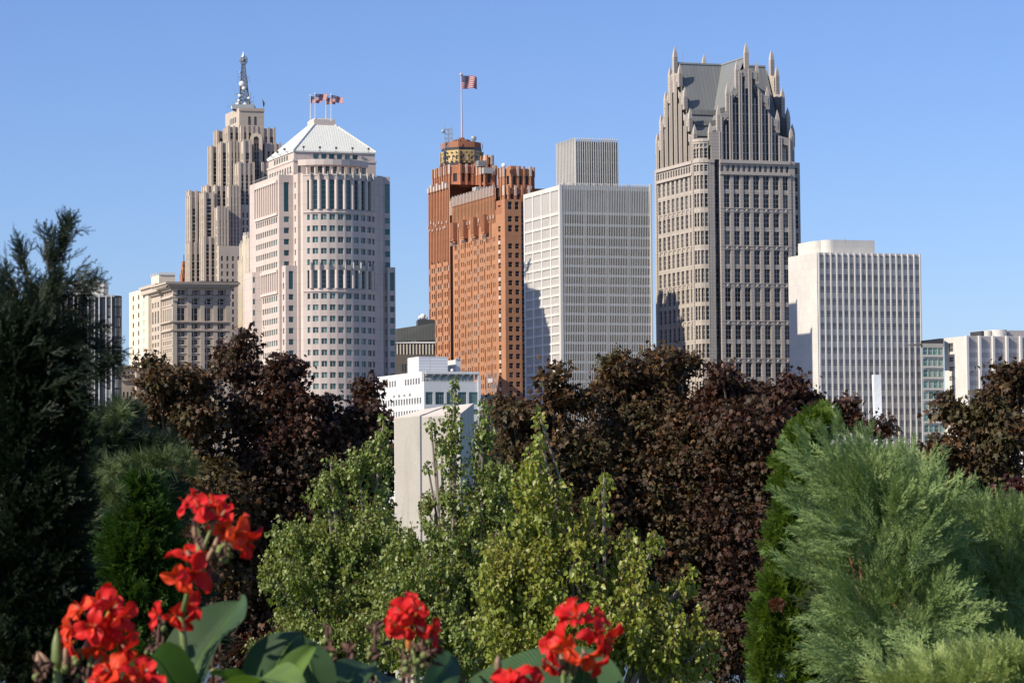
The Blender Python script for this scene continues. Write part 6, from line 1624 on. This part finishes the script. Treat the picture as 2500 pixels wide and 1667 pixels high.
def roof_things():
    M_MAST = plain('weathered_mast_steel', (.14, .15, .155), .6)
    k = 1172/FPX
    # lattice mast on the stepped tower
    D = 1184; zb_ = zat(595, 262, D); b0 = P(597, 262, D); e = empty('antenna_mast', b0, 'tall steel lattice mast with dishes and a ball on top of the beige stepped skyscraper', 'mast'); b = MB()
    zt = zat(594.5, 158, D); h = zt-zb_; w0, w1 = 3.4, .9
    xs = lambda t: b0.x+(P(594, 158, D).x-b0.x)*t
    def leg(t, i): w = w0+(w1-w0)*t**.8; return Vector((xs(t)+(w if i in (0, 3) else -w)*.72, D+(w if i < 2 else -w)*.72, zb_+h*t))
    n = 12
    for i in range(4): b.tube([leg(t/n, i) for t in range(n+1)], .20, M_MAST, 5)
    for t in range(n):
        for i in range(4):
            j = (i+1) % 4; b.tube([leg(t/n, i), leg((t+1)/n, j)], .11, M_MAST, 4, False); b.tube([leg(t/n, j), leg((t+1)/n, i)], .11, M_MAST, 4, False); b.tube([leg((t+1)/n, i), leg((t+1)/n, j)], .12, M_MAST, 4, False)
    b.build('lattice', e)
    c = P(594.5, 148, D); b = MB(); b.sphere(c, 1.15, M_MAST, 14, 10)
    for a in range(8): t = a*math.pi/4; b.tube([c+Vector((1.3*math.cos(t), 1.3*math.sin(t), 1.6)), c+Vector((1.9*math.cos(t), 1.9*math.sin(t), 0)), c+Vector((1.0*math.cos(t), 1.0*math.sin(t), -1.8))], .12, M_STEEL, 4)
    b.tube([c+Vector((0, 0, -1.5)), (c.x, c.y, zt)], [1.0, .6], M_STEEL, 8); b.tube([c+Vector((0, 0, 1.5)), P(594.3, 127, D)], [.7, .12], M_STEEL, 8); b.tube([P(594.5, 140, D), P(594.5, 137, D)], [1.1, .9], M_STEEL, 8); b.build('beacon_ball', e)
    b = MB()
    b.prism([(b0.x-5, D-5), (b0.x+4.6, D-5), (b0.x+4.6, D+4), (b0.x-5, D+4)], zb_-1.5, zb_+.5, M_STEEL)
    for i in range(10): b.obox((b0.x-5+1.0*i, D-5, zb_+.5), (.15, 0, 0), (0, .15, 0), (0, 0, 1.4), M_STEEL)
    b.build('platform', e)
    for px, py, r in ((598, 256.5, 1.0), (568, 263, .7), (580, 255, .9), (595, 216, .8), (590, 205, 1.2), (585, 234, .7), (586, 178, .45), (607, 240, .6), (612, 262, .5), (583, 246, .6)):
        c = P(px, py, D-3.5); b = MB(); b.sphere(c, r, M_WHITE if r > .5 else M_STEEL, 12, 8, (1, .45, 1)); b.tube([c, Vector((xs(.3), D-1, c.z))], .1, M_STEEL, 4); b.build('dish', e)
    b = MB()
    for px, ya, yb in ((579, 172, 205), (573, 215, 245), (584, 190, 240), (609, 178, 200), (612, 225, 262), (604, 185, 250), (619, 236, 262), (576, 225, 262), (555, 248, 275), (601, 190, 230)):
        p = P(px, yb, D-1); q = P(px, ya, D-1); b.obox(p, (.14, 0, 0), (0, .14, 0), (0, 0, q.z-p.z), M_STEEL); b.tube([(p.x, p.y, (p.z+q.z)/2), (xs(.5), D, (p.z+q.z)/2)], .08, M_STEEL, 4)
    b.build('whip_aerial', e)
    # furled flag
    D2 = 1177; b0 = P(643, 264, D2); e = empty('flagpole', b0, 'short flagpole with a dark furled flag at the right corner of the stepped skyscraper top', 'flagpole'); b = MB(); t = P(640, 242, D2)
    b.tube([b0, t], .14, M_STEEL, 6); b.build('pole', e); b = MB(); f = [t, P(646.5, 252, D2), P(645.5, 261, D2), P(641.5, 258, D2)]
    b.poly(f, F_BLU); b.poly([f[0]+Vector((0, .3, 0)), f[1]+Vector((0, .3, 0)), P(643.5, 262, D2)], F_RED); b.build('flag', e)
    # lattice antenna left of the brick tower crown
    D3 = FLAGBASE[1]-6; e = empty('lattice_aerial', P(1093, 345, D3), 'small square steel lattice aerial with a dish left of the brick tower crown', 'aerial'); b = MB()
    za, zb2 = zat(1093, 405, D3), zat(1093, 315, D3); x0, x1 = P(1086, 330, D3).x, P(1104, 330, D3).x
    for x in (x0, (x0+x1)/2, x1):
        for y in (D3, D3+3): b.obox((x-.1, y, za), (.2, 0, 0), (0, .2, 0), (0, 0, zb2-za), M_STEEL)
    for i in range(9):
        z = za+(zb2-za)*i/8; b.obox((x0, D3, z-.1), (x1-x0, 0, 0), (0, .16, 0), (0, 0, .2), M_STEEL); b.obox((x0, D3+3, z-.1), (x1-x0, 0, 0), (0, .16, 0), (0, 0, .2), M_STEEL)
        if i < 8:
            z2 = za+(zb2-za)*(i+1)/8; b.tube([(x0, D3, z), (x1, D3, z2)], .08, M_STEEL, 4); b.tube([(x1, D3, z), (x0, D3, z2)], .08, M_STEEL, 4)
    for x in (x0, x1): b.obox((x-.08, D3, zb2), (.16, 0, 0), (0, .16, 0), (0, 0, 2.4), M_STEEL)
    b.build('lattice', e); b = MB(); c = P(1082, 321, D3); b.sphere(c, .8, M_STEEL, 12, 8, (1, .5, 1)); b.tube([c, (x0, D3, c.z)], .1, M_STEEL, 5); b.build('dish', e)
    e = empty('satellite_dish', P(1157, 345, D3), 'grey round satellite dish right of the flagpole on the brick tower crown', 'dish'); b = MB(); c = P(1157, 338, D3+2); b.sphere(c, 1.15, M_STEEL, 14, 10, (1, .45, 1)); b.tube([c, (c.x, c.y, c.z-4)], .14, M_STEEL, 6); b.build('reflector', e)
    for px, py, Dp, lab in ((2063, 580, 1010, 'thin whip aerial on the white marble tower penthouse'), (1667, 128, 1130, 'thin whip aerial at the left of the grey gabled roof')):
        p = P(px, py, Dp); q = P(px, py+(14 if Dp < 1100 else 26), Dp); b = MB(); b.tube([q, p], .09, M_STEEL, 5); tag(b.build('aerial', base=q), lab, 'aerial')
roof_things()
# ================================================================== red cannas in the foreground
def petalmat(name, a, b_, rim):
    m, nt, b = newmat(name)
    c = ramp(nt, [(.3, a), (.7, b_)], noise(nt, 22, detail=4)); v = ramp(nt, [(.35, (.82, .82, .82)), (.65, (1.1, 1.1, 1.1))], noise(nt, 90, stretch=(1, 1, .2)))
    c = mixc(nt, c, v, 1.0, 'MULTIPLY'); nt.links.new(c, b.inputs['Base Color']); b.inputs['Roughness'].default_value = .5; b.inputs['Specular IOR Level'].default_value = .2
    bp = N(nt, 'ShaderNodeBump'); bp.inputs['Strength'].default_value = .4; bp.inputs['Distance'].default_value = .002; nt.links.new(noise(nt, 120, stretch=(1, 1, .25)), bp.inputs['Height']); nt.links.new(bp.outputs[0], b.inputs['Normal'])
    tr = N(nt, 'ShaderNodeBsdfTranslucent'); nt.links.new(mixc(nt, c, rim, 1.0, 'MULTIPLY'), tr.inputs['Color']); mx = N(nt, 'ShaderNodeMixShader'); mx.inputs[0].default_value = .28
    nt.links.new(b.outputs[0], mx.inputs[1]); nt.links.new(tr.outputs[0], mx.inputs[2]); nt.links.new(mx.outputs[0], nt.nodes['Material Output'].inputs['Surface']); return m
PT_R = petalmat('canna_petal', (.55, .012, .016), (.70, .028, .022), (1.3, 1.2, .6))
PT_O = petalmat('canna_petal_orange', (.66, .035, .014), (.78, .085, .022), (1.2, 1.4, .6))
PT_Y = petalmat('canna_throat', (.75, .42, .12), (.70, .25, .06), (1.2, 1.2, .8))
C_STEM = plain('canna_stem', (.13, .17, .05), .5, var=.2, scale=12); C_BUD = plain('canna_bud', (.26, .16, .10), .55, var=.35, scale=30); C_SEED = plain('withered_brown', (.09, .045, .032), .8, var=.4, scale=40)
C_SEEDG = plain('seed_capsule_green', (.14, .17, .05), .7, var=.3, scale=30)
def canna_leafmat(name, col, hi):
    m, nt, b = newmat(name); tc = N(nt, 'ShaderNodeTexCoord'); wv = N(nt, 'ShaderNodeTexWave'); wv.wave_type = 'BANDS'; wv.bands_direction = 'Y'; wv.inputs['Scale'].default_value = 7; wv.inputs['Distortion'].default_value = .6
    nt.links.new(tc.outputs['UV'], wv.inputs['Vector']); c = ramp(nt, [(0, col), (1, hi)], wv.outputs['Fac']); c = mixc(nt, c, ramp(nt, [(.3, (.8, .8, .8)), (.7, (1.15, 1.15, 1.15))], noise(nt, 9)), 1.0, 'MULTIPLY')
    bp = N(nt, 'ShaderNodeBump'); bp.inputs['Strength'].default_value = .5; bp.inputs['Distance'].default_value = .004; nt.links.new(wv.outputs['Fac'], bp.inputs['Height']); nt.links.new(bp.outputs[0], b.inputs['Normal'])
    sp_ = ramp(nt, [(.66, (0, 0, 0)), (.74, (1, 1, 1))], noise(nt, 26, detail=6)); c = mixc(nt, c, (.16, .12, .05), math_(nt, 'MULTIPLY', sp_, .8))
    nt.links.new(c, b.inputs['Base Color']); b.inputs['Roughness'].default_value = .55; b.inputs['Specular IOR Level'].default_value = .22
    tr = N(nt, 'ShaderNodeBsdfTranslucent'); nt.links.new(mixc(nt, c, (1.6, 1.9, .5), 1.0, 'MULTIPLY'), tr.inputs['Color']); mx = N(nt, 'ShaderNodeMixShader'); mx.inputs[0].default_value = .22
    nt.links.new(b.outputs[0], mx.inputs[1]); nt.links.new(tr.outputs[0], mx.inputs[2]); nt.links.new(mx.outputs[0], nt.nodes['Material Output'].inputs['Surface']); return m
CL_D = canna_leafmat('canna_leaf', (.032, .070, .028), (.060, .110, .042)); CL_L = canna_leafmat('canna_leaf_light', (.10, .17, .04), (.14, .22, .05))
def petal(b, o, d, n, L, W, m, bend=.6, cup=.25, ruf=.12, seed=0, nx=6, ny=9, tipm=None):
    d = Vector(d).normalized(); n = Vector(n); s = d.cross(n).normalized(); n = s.cross(d)
    base = len(b.v); rs = random.Random(seed); ph = rs.uniform(0, 6); ph2 = rs.uniform(0, 6)
    vs = []
    for j in range(ny+1):
        t = j/ny; a = bend*t*t; y = L*(t-.12*a*t); z = -L*.5*a*t
        w = W*.5*(math.sin(math.pi*min(1, (.06+t*.94))**1.35))**.55 if t < 1 else W*.05
        w = max(w, W*.07)
        for i in range(nx+1):
            u = i/nx*2-1
            zz = z+cup*W*(u*u-.3)*.6+ruf*W*math.sin(t*7+ph+u*2.2)*abs(u)**1.5*t+ruf*.5*W*math.sin(u*5+ph2)*t
            vs.append(o+s*(w*u)+d*y+n*zz)
    fs = [(j*(nx+1)+i, j*(nx+1)+i+1, (j+1)*(nx+1)+i+1, (j+1)*(nx+1)+i) for j in range(ny) for i in range(nx)]
    k = int(ny*.22)*nx
    b.mesh(vs, fs, m)
    if tipm:
        mi = b.mi(tipm)
        for q in range(k): b.m[len(b.m)-len(fs)+q] = mi
DC = 5.5
def flower(e, c, facing, size, seed, m=None, name='flower', np_=3):
    size *= 1.0
    if seed % 5 == 2 and seed % 100 > 2: return None
    rs = random.Random(seed); b = MB(); f = Vector(facing).normalized(); up = Vector((0, 0, 1))
    side = f.cross(up).normalized(); upv = side.cross(f).normalized()
    for k in range(np_):
        a = 2*math.pi*k/np_+rs.uniform(-.35, .35); r = side*math.cos(a)+upv*math.sin(a)
        d = f*rs.uniform(.35, .8)+r*1.0
        petal(b, c, d, f-r*.3, size*rs.uniform(.85, 1.15), size*rs.uniform(.68, .92), m or (PT_R if rs.random() < .7 else PT_O), rs.uniform(.2, 1.0), rs.uniform(-.1, .5), .23, seed*7+k, tipm=PT_Y if rs.random() < .5 else None)
    petal(b, c, f+upv*.25, upv, size*.7, size*.22, PT_O, .3, .4, .1, seed+99)
    petal(b, c, f*.7-upv*.5, f, size*.75, size*.35, m or PT_R, .9, .3, .2, seed+55)
    for k in range(3):
        a = 2*math.pi*k/3+.5; r = side*math.cos(a)+upv*math.sin(a); petal(b, c-f*size*.15, f*.9+r*.5, f, size*.55, size*.14, C_BUD, .2, .3, 0, seed+k)
    b.tube([c-f*size*.45, c], [size*.05, size*.09], PT_Y if rs.random() < .4 else C_BUD, 7)
    return b.build(name, e, smooth=True)
def ppx(x, y, D=DC): return P(x, y, D)
def stem(e, pts, r, D=DC, m=None, name='stem'):
    b = MB(); b.tube([ppx(x, y, D) for x, y in pts], [r*(1-.45*i/(len(pts)-1)) for i in range(len(pts))], m or C_STEM, 9); return b.build(name, e, smooth=True)
def bud(e, x, y, dx, dy, L, r, D=DC, m=None, name='bud'):
    a = ppx(x, y, D); d = Vector((dx, 0, dy)).normalized()*L; b = MB(); b.tube([a, a+d*.3, a+d*.7, a+d], [r*.5, r, r*.75, r*.08], m or C_BUD, 8); return b.build(name, e, smooth=True)
def seedhead(e, x, y, w, h, n, D=DC, seed=0, green=.2):
    rs = random.Random(seed); b = MB(); s = D/FPX
    b.tube([ppx(x, y+h*.6, D), ppx(x+rs.uniform(-4, 4), y-h*.5, D)], [.005, .0025], C_SEED, 6)
    for i in range(n):
        t = rs.random(); px = x+rs.uniform(-1, 1)*w*.5*(1-.4*t); py = y+h*(.5-t); p = ppx(px, py, D+rs.uniform(-.03, .03)); r = rs.uniform(.004, .0085)
        if rs.random() < green: b.sphere(p, r*1.1, C_SEEDG, 8, 6)
        else:
            d = Vector((rs.uniform(-1, 1), rs.uniform(-1, .4), rs.uniform(-.8, 1))); petal(b, p, d, (0, -1, .3), r*rs.uniform(2.2, 4.0), r*1.5, C_SEED, 1.1, .6, .3, seed*31+i, 3, 4); b.sphere(p, r*.6, C_SEED, 6, 5)
    return b.build('seed_head', e, smooth=True)
def leaf(e, pts, W, m, D=DC, roll=0.0, fold=.35, dd=0.0, seed=0, curl=.0, name='leaf', nrm=None):
    """broad canna blade following pixel points base->tip"""
    rs = random.Random(seed); P3 = [ppx(x, y, D+dd*i/(len(pts)-1)) for i, (x, y) in enumerate(pts)]
    n, k = 18, 8; vs = []; uv = []
    def cat(t):
        q = t*(len(P3)-1); i = min(int(q), len(P3)-2); f = q-i; p0, p1, p2, p3 = P3[max(i-1, 0)], P3[i], P3[i+1], P3[min(i+2, len(P3)-1)]
        return .5*((2*p1)+(p2-p0)*f+(2*p0-5*p1+4*p2-p3)*f*f+(3*p1-p0-3*p2+p3)*f**3)
    for j in range(n+1):
        t = j/n; c = cat(t); d = (cat(min(1, t+.02))-cat(max(0, t-.02))).normalized()
        nn = Vector(nrm) if nrm else Vector((math.sin(roll), -math.cos(roll), .25)); s = d.cross(nn).normalized(); nn = s.cross(d)
        w = W*.5*max(.03, (math.sin(math.pi*min(1, .04+t*.96)**.9))**.8)
        for i in range(k+1):
            u = i/k*2-1; z = fold*abs(u)*w-curl*w*u*u+.05*W*math.sin(t*9+u*2+seed)*abs(u); vs.append(c+s*(w*u)+nn*z)
    b = MB(); b.mesh(vs, [(j*(k+1)+i, j*(k+1)+i+1, (j+1)*(k+1)+i+1, (j+1)*(k+1)+i) for j in range(n) for i in range(k)], m)
    o = b.build(name, e, smooth=True); me = o.data; l = me.uv_layers[0].data
    for lp in me.loops: vi = lp.vertex_index; l[lp.index].uv = ((vi % (k+1))/k*2-1, (vi//(k+1))/n*3+abs((vi % (k+1))/k*2-1)*-.25)
    rb = MB(); rb.tube([cat(t/10) for t in range(11)], [.0045*(1-t/11) for t in range(11)], CL_L, 5); r_ = rb.build('midrib', None, base=(0, 0, 0)); r_.parent = o; r_.location = -e.location
    return o
def canna(x, label, D=DC): p = ray(x, 1500); X = p[0]*D; return empty('canna_plant', (X, D, gz(X, D)), label, 'flower', 'red cannas in the foreground')
U = lambda x, z, y=-.6: (x, y, z)
# tallest plant: three storeys of flowers
e = canna(450, 'tallest red canna with orange-red blooms at three heights up its stem')
stem(e, [(452, 1900), (455, 1690), (448, 1560), (440, 1500)], .011); stem(e, [(440, 1520), (470, 1400), (500, 1330), (528, 1260)], .006); stem(e, [(500, 1420), (495, 1350), (484, 1290), (476, 1240)], .005)
for i, (x, y, f, s, m) in enumerate(((535, 1262, U(.1, .7), .062, PT_R), (520, 1235, U(-.2, .9, -.5), .056, PT_R), (575, 1300, U(.8, -.1), .060, PT_O), (600, 1322, U(.7, -.6), .055, PT_R), (545, 1295, U(.2, -.1, -1), .050, PT_O), (485, 1240, U(-.3, .9), .040, PT_R), (462, 1232, U(-1, .55, -.3), .048, PT_R),
                                  (430, 1385, U(-.8, .1), .062, PT_R), (470, 1400, U(.5, .1), .060, PT_R), (455, 1360, U(0, .9), .055, PT_R), (495, 1385, U(.9, .2), .050, PT_R), (440, 1410, U(-.3, -.4, -1), .048, PT_O), (505, 1425, U(.6, -.7), .040, PT_R),
                                  (455, 1478, U(.5, .1), .050, PT_R), (430, 1500, U(-.3, -.6), .048, PT_R), (385, 1500, U(-.8, .2), .042, PT_R), (450, 1515, U(.2, -.8), .042, PT_R))):
    flower(e, ppx(x, y, DC+.05*math.sin(i*2.1)), f, s*.78, 100+i, m, np_=3)
for x, y, dx, dy, L in ((478, 1300, -.1, 1, .05), (497, 1262, 0, 1, .05), (520, 1330, .3, 1, .04), (545, 1340, .4, .8, .035), (490, 1330, -.3, 1, .04), (505, 1350, .5, 1, .04), (530, 1360, .6, .5, .04), (470, 1350, -.5, 1, .035)): bud(e, x, y+20, dx, dy, L, .006)
seedhead(e, 545, 1345, 40, 50, 16, seed=4, green=.6); seedhead(e, 484, 1340, 30, 70, 10, seed=5, green=.1); seedhead(e, 512, 1395, 30, 80, 8, seed=6, green=.3)
leaf(e, [(455, 1720), (490, 1610), (545, 1530), (588, 1462)], .165, CL_D, roll=-.5, fold=.5, dd=.25, seed=3)
leaf(e, [(470, 1760), (430, 1680), (395, 1620), (370, 1600)], .11, CL_D, roll=.5, fold=.3, dd=-.2, seed=5)
leaf(e, [(520, 1760), (600, 1690), (660, 1655), (740, 1690)], .13, CL_L, roll=.1, fold=.3, dd=-.4, seed=6, nrm=(0, -.5, 1))
# left plant
e = canna(235, 'red canna with a full round bloom cluster beside a closed bud at lower left')
stem(e, [(215, 1900), (212, 1690), (222, 1600), (232, 1540)], .008); stem(e, [(140, 1900), (142, 1720), (140, 1640), (138, 1600)], .012)
for i, (x, y, f, s) in enumerate(((200, 1490, U(-.6, .7), .052), (240, 1475, U(.1, .9), .058), (270, 1490, U(.6, .7), .058), (295, 1510, U(.9, .1), .050), (175, 1535, U(-.9, .1), .052), (175, 1570, U(-.7, -.6), .040), (225, 1530, U(-.1, .1, -1), .054), (255, 1560, U(.3, -.3, -1), .054), (235, 1580, U(.1, -.7, -.8), .045), (290, 1565, U(.8, -.5), .060), (310, 1585, U(.8, -.6), .045), (265, 1530, U(.5, .2), .05))):
    flower(e, ppx(x, y, DC-.05+.05*math.sin(i*1.7)), f, s*.80, 200+i, PT_R if i % 4 else PT_O)
bud(e, 141, 1640, -.02, 1, .088, .013, m=C_STEM); bud(e, 158, 1640, .05, 1, .06, .009); bud(e, 100, 1650, -.15, 1, .05, .010); bud(e, 180, 1600, -.4, 1, .05, .006); bud(e, 200, 1610, .3, 1, .05, .007); bud(e, 130, 1630, -.7, .8, .045, .006); bud(e, 222, 1640, .6, .9, .05, .007)
seedhead(e, 178, 1610, 50, 60, 12, seed=7, green=.3); seedhead(e, 100, 1640, 30, 60, 12, seed=17, green=.1); seedhead(e, 210, 1650, 60, 40, 10, seed=18, green=.3)
leaf(e, [(200, 1760), (270, 1650), (310, 1625), (345, 1640)], .06, CL_D, roll=.2, fold=.3, dd=.3, seed=8)
# low bloom at the bottom edge
e = canna(290, 'low red canna blooms cut by the bottom edge below the left cluster', 5.2)
stem(e, [(290, 1900), (285, 1700), (280, 1650)], .008, 5.2)
for i, (x, y, f, s) in enumerate(((270, 1645, U(-.3, .7), .062), (300, 1670, U(.1, .2, -1), .055), (345, 1650, U(.4, 1), .060), (240, 1665, U(-.9, .3), .045), (330, 1690, U(.6, .2), .055), (278, 1690, U(-.4, .1), .055))):
    flower(e, ppx(x, y, 5.2), f, s*.8, 300+i, PT_O if i < 2 else PT_R)
# centre plant
e = canna(1010, 'red canna bloom in the middle above a cluster of withered brown stalks')
stem(e, [(1035, 1900), (1030, 1720), (1015, 1620), (1002, 1560)], .007)
for i, (x, y, f, s, m) in enumerate(((985, 1495, U(-.5, .4), .052, PT_R), (1000, 1480, U(.3, 1), .055, PT_R), (1015, 1510, U(.4, 0), .052, PT_R), (960, 1520, U(-1, 0), .040, PT_R), (1020, 1490, U(.5, .9), .038, PT_R), (990, 1530, U(0, -.4, -1), .045, PT_R), (1050, 1540, U(1, -.1), .055, PT_R), (1065, 1550, U(.8, -.6), .042, PT_R))):
    flower(e, ppx(x, y, DC+.04*math.sin(i)), f, s*.76, 400+i, m, np_=3)
bud(e, 1000, 1590, -.1, 1, .04, .007, m=PT_Y); seedhead(e, 1030, 1590, 60, 70, 26, seed=10, green=.25); seedhead(e, 1060, 1570, 50, 60, 16, seed=11, green=.1); seedhead(e, 985, 1620, 50, 80, 16, seed=12, green=.3)
leaf(e, [(1040, 1790), (1060, 1680), (1090, 1630), (1105, 1600)], .07, CL_D, roll=.3, fold=.5, dd=.3, seed=9); leaf(e, [(1000, 1790), (960, 1690), (935, 1660), (925, 1640)], .05, CL_D, roll=.3, fold=.5, dd=.3, seed=19)
# withered stalks: plants of their own
for x, y, w, h, n, lab, s, g in ((520, 1620, 34, 100, 22, 'withered brown seed stalk standing before the tall upright canna leaf', 21, .05), (385, 1560, 60, 90, 26, 'drooping brown and green seed cluster left of the tallest canna stem', 22, .3), (795, 1570, 32, 90, 20, 'withered brown stalk leaning at the right of the big arched leaf', 23, .03), (850, 1610, 30, 90, 18, 'short withered brown stalk between two taller ones', 24, .08), (917, 1560, 36, 90, 20, 'withered brown seed stalk left of the middle red bloom', 25, .15), (880, 1650, 60, 40, 16, 'low brown and green seed cluster at the bottom centre', 26, .5)):
    e = canna(x, lab, DC+.3); e.name = 'seed_stalk'; e['category'] = 'seed stalk'; del e['group']
    stem(e, [(x+6, 1900), (x+4, 1720), (x, y+h*.4)], .005, DC+.3, C_STEM); seedhead(e, x, y, w, h, n, DC+.3, s, g)
# big arched leaf and low leaves
e = canna(700, 'broad arched canna leaf with a lit yellow-green fold at bottom centre left')
leaf(e, [(640, 1800), (668, 1650), (705, 1575), (742, 1545)], .135, CL_D, roll=.15, fold=-.25, dd=.15, seed=12, curl=.3); leaf(e, [(790, 1800), (770, 1680), (750, 1600), (735, 1548)], .09, CL_D, roll=.6, fold=.4, dd=.1, seed=13)
leaf(e, [(700, 1800), (712, 1690), (722, 1630), (770, 1575)], .07, CL_L, D=DC-.1, roll=-.4, fold=.6, seed=14); leaf(e, [(640, 1790), (590, 1690), (555, 1660), (540, 1635)], .10, CL_D, roll=.4, fold=.3, dd=-.2, seed=15, nrm=(0, -.6, 1)); leaf(e, [(760, 1800), (830, 1690), (870, 1640), (905, 1620)], .10, CL_D, roll=-.2, fold=.4, dd=.3, seed=16)
stem(e, [(700, 1950), (705, 1800), (715, 1700)], .01)
# right plant
e = canna(1410, 'red canna bloom at lower right above a broad slanting dark leaf')
stem(e, [(1380, 1900), (1378, 1720), (1376, 1640), (1395, 1570)], .008); stem(e, [(1400, 1900), (1396, 1720), (1398, 1620)], .007)
for i, (x, y, f, s, m) in enumerate(((1405, 1510, U(-.1, 1, -.4), .060, PT_R), (1390, 1500, U(-.6, .9), .050, PT_R), (1455, 1510, U(.5, .8), .040, PT_R), (1450, 1545, U(.6, .1), .058, PT_R), (1475, 1560, U(.7, -.3), .052, PT_R), (1375, 1560, U(-.7, .3), .052, PT_R), (1350, 1580, U(-.9, -.1), .050, PT_R), (1325, 1595, U(-1, 0), .040, PT_R), (1385, 1580, U(-.2, -.3, -1), .045, PT_O), (1430, 1600, U(.4, -.8), .052, PT_O), (1450, 1620, U(.6, -.7), .042, PT_R), (1345, 1625, U(-.6, -.8), .036, PT_R), (1400, 1545, U(0, .2, -1), .05, PT_R))):
    flower(e, ppx(x, y, DC-.1+.05*math.sin(i*1.3)), f, s*.78, 500+i, m)
bud(e, 1385, 1650, -.3, 1, .05, .008); bud(e, 1405, 1650, .3, 1, .05, .008); bud(e, 1395, 1640, 0, 1, .05, .007, m=C_STEM); seedhead(e, 1370, 1620, 50, 40, 12, seed=31, green=.2)
leaf(e, [(1500, 1720), (1420, 1660), (1300, 1630), (1120, 1690)], .15, CL_D, roll=.0, fold=.12, dd=.35, seed=22, nrm=(-.1, -.75, .7)); leaf(e, [(1400, 1790), (1420, 1700), (1425, 1650), (1425, 1610)], .06, CL_D, roll=.4, fold=.4, seed=23); bud(e, 1216, 1640, 0, 1, .035, .008)
e = canna(1270, 'low red canna bloom cut by the bottom edge below the slanting leaf', 5.1)
stem(e, [(1270, 1900), (1268, 1720)], .008, 5.1)
for i, (x, y, f, s) in enumerate(((1250, 1665, U(-.2, .9), .062), (1240, 1680, U(-.8, .3), .055), (1300, 1670, U(.7, .7), .052), (1270, 1700, U(.1, .1, -1), .055))): flower(e, ppx(x, y, 5.1), f, s*.8, 600+i, PT_R)
cam = bpy.data.cameras.new('camera'); co = bpy.data.objects.new('camera', cam); COL.objects.link(co)
co.matrix_world = Matrix.Translation((0, 0, CAMZ)) @ CAMM.to_4x4()
cam.sensor_width = 36; cam.lens = FPX/2500*36; cam.clip_start = .2; cam.clip_end = 20000
cam.dof.use_dof = True; cam.dof.focus_distance = 150; cam.dof.aperture_fstop = 16
SC.camera = co
w = bpy.data.worlds.new('World'); SC.world = w; w.use_nodes = True
nt = w.node_tree; bg = nt.nodes['Background']; sk = nt.nodes.new('ShaderNodeTexSky'); sk.sky_type = 'NISHITA'; sk.sun_disc = False
SUNEL = R(35); AZ = R(31)      # sun stands to the left, AZ towards the camera
S = Vector((-math.cos(AZ)*math.cos(SUNEL), -math.sin(AZ)*math.cos(SUNEL), math.sin(SUNEL)))
sk.sun_elevation = SUNEL; sk.sun_rotation = math.atan2(S.x, S.y)
sk.altitude = 200; sk.air_density = 1.0; sk.dust_density = .4; sk.ozone_density = 3.0
mt = mixc(nt, sk.outputs[0], (.76, .855, 1.17), 1.0, 'MULTIPLY'); nt.links.new(mt, bg.inputs[0]); bg.inputs[1].default_value = .096
sl = bpy.data.lights.new('sun', 'SUN'); so = bpy.data.objects.new('sun', sl); COL.objects.link(so)
sl.energy = 5.0; sl.angle = R(.53); sl.color = (1, .90, .75); so.rotation_euler = S.to_track_quat('Z', 'Y').to_euler()
SC.view_settings.view_transform = 'Standard'; SC.view_settings.look = 'None'; SC.view_settings.exposure = 0.38; SC.view_settings.gamma = 1
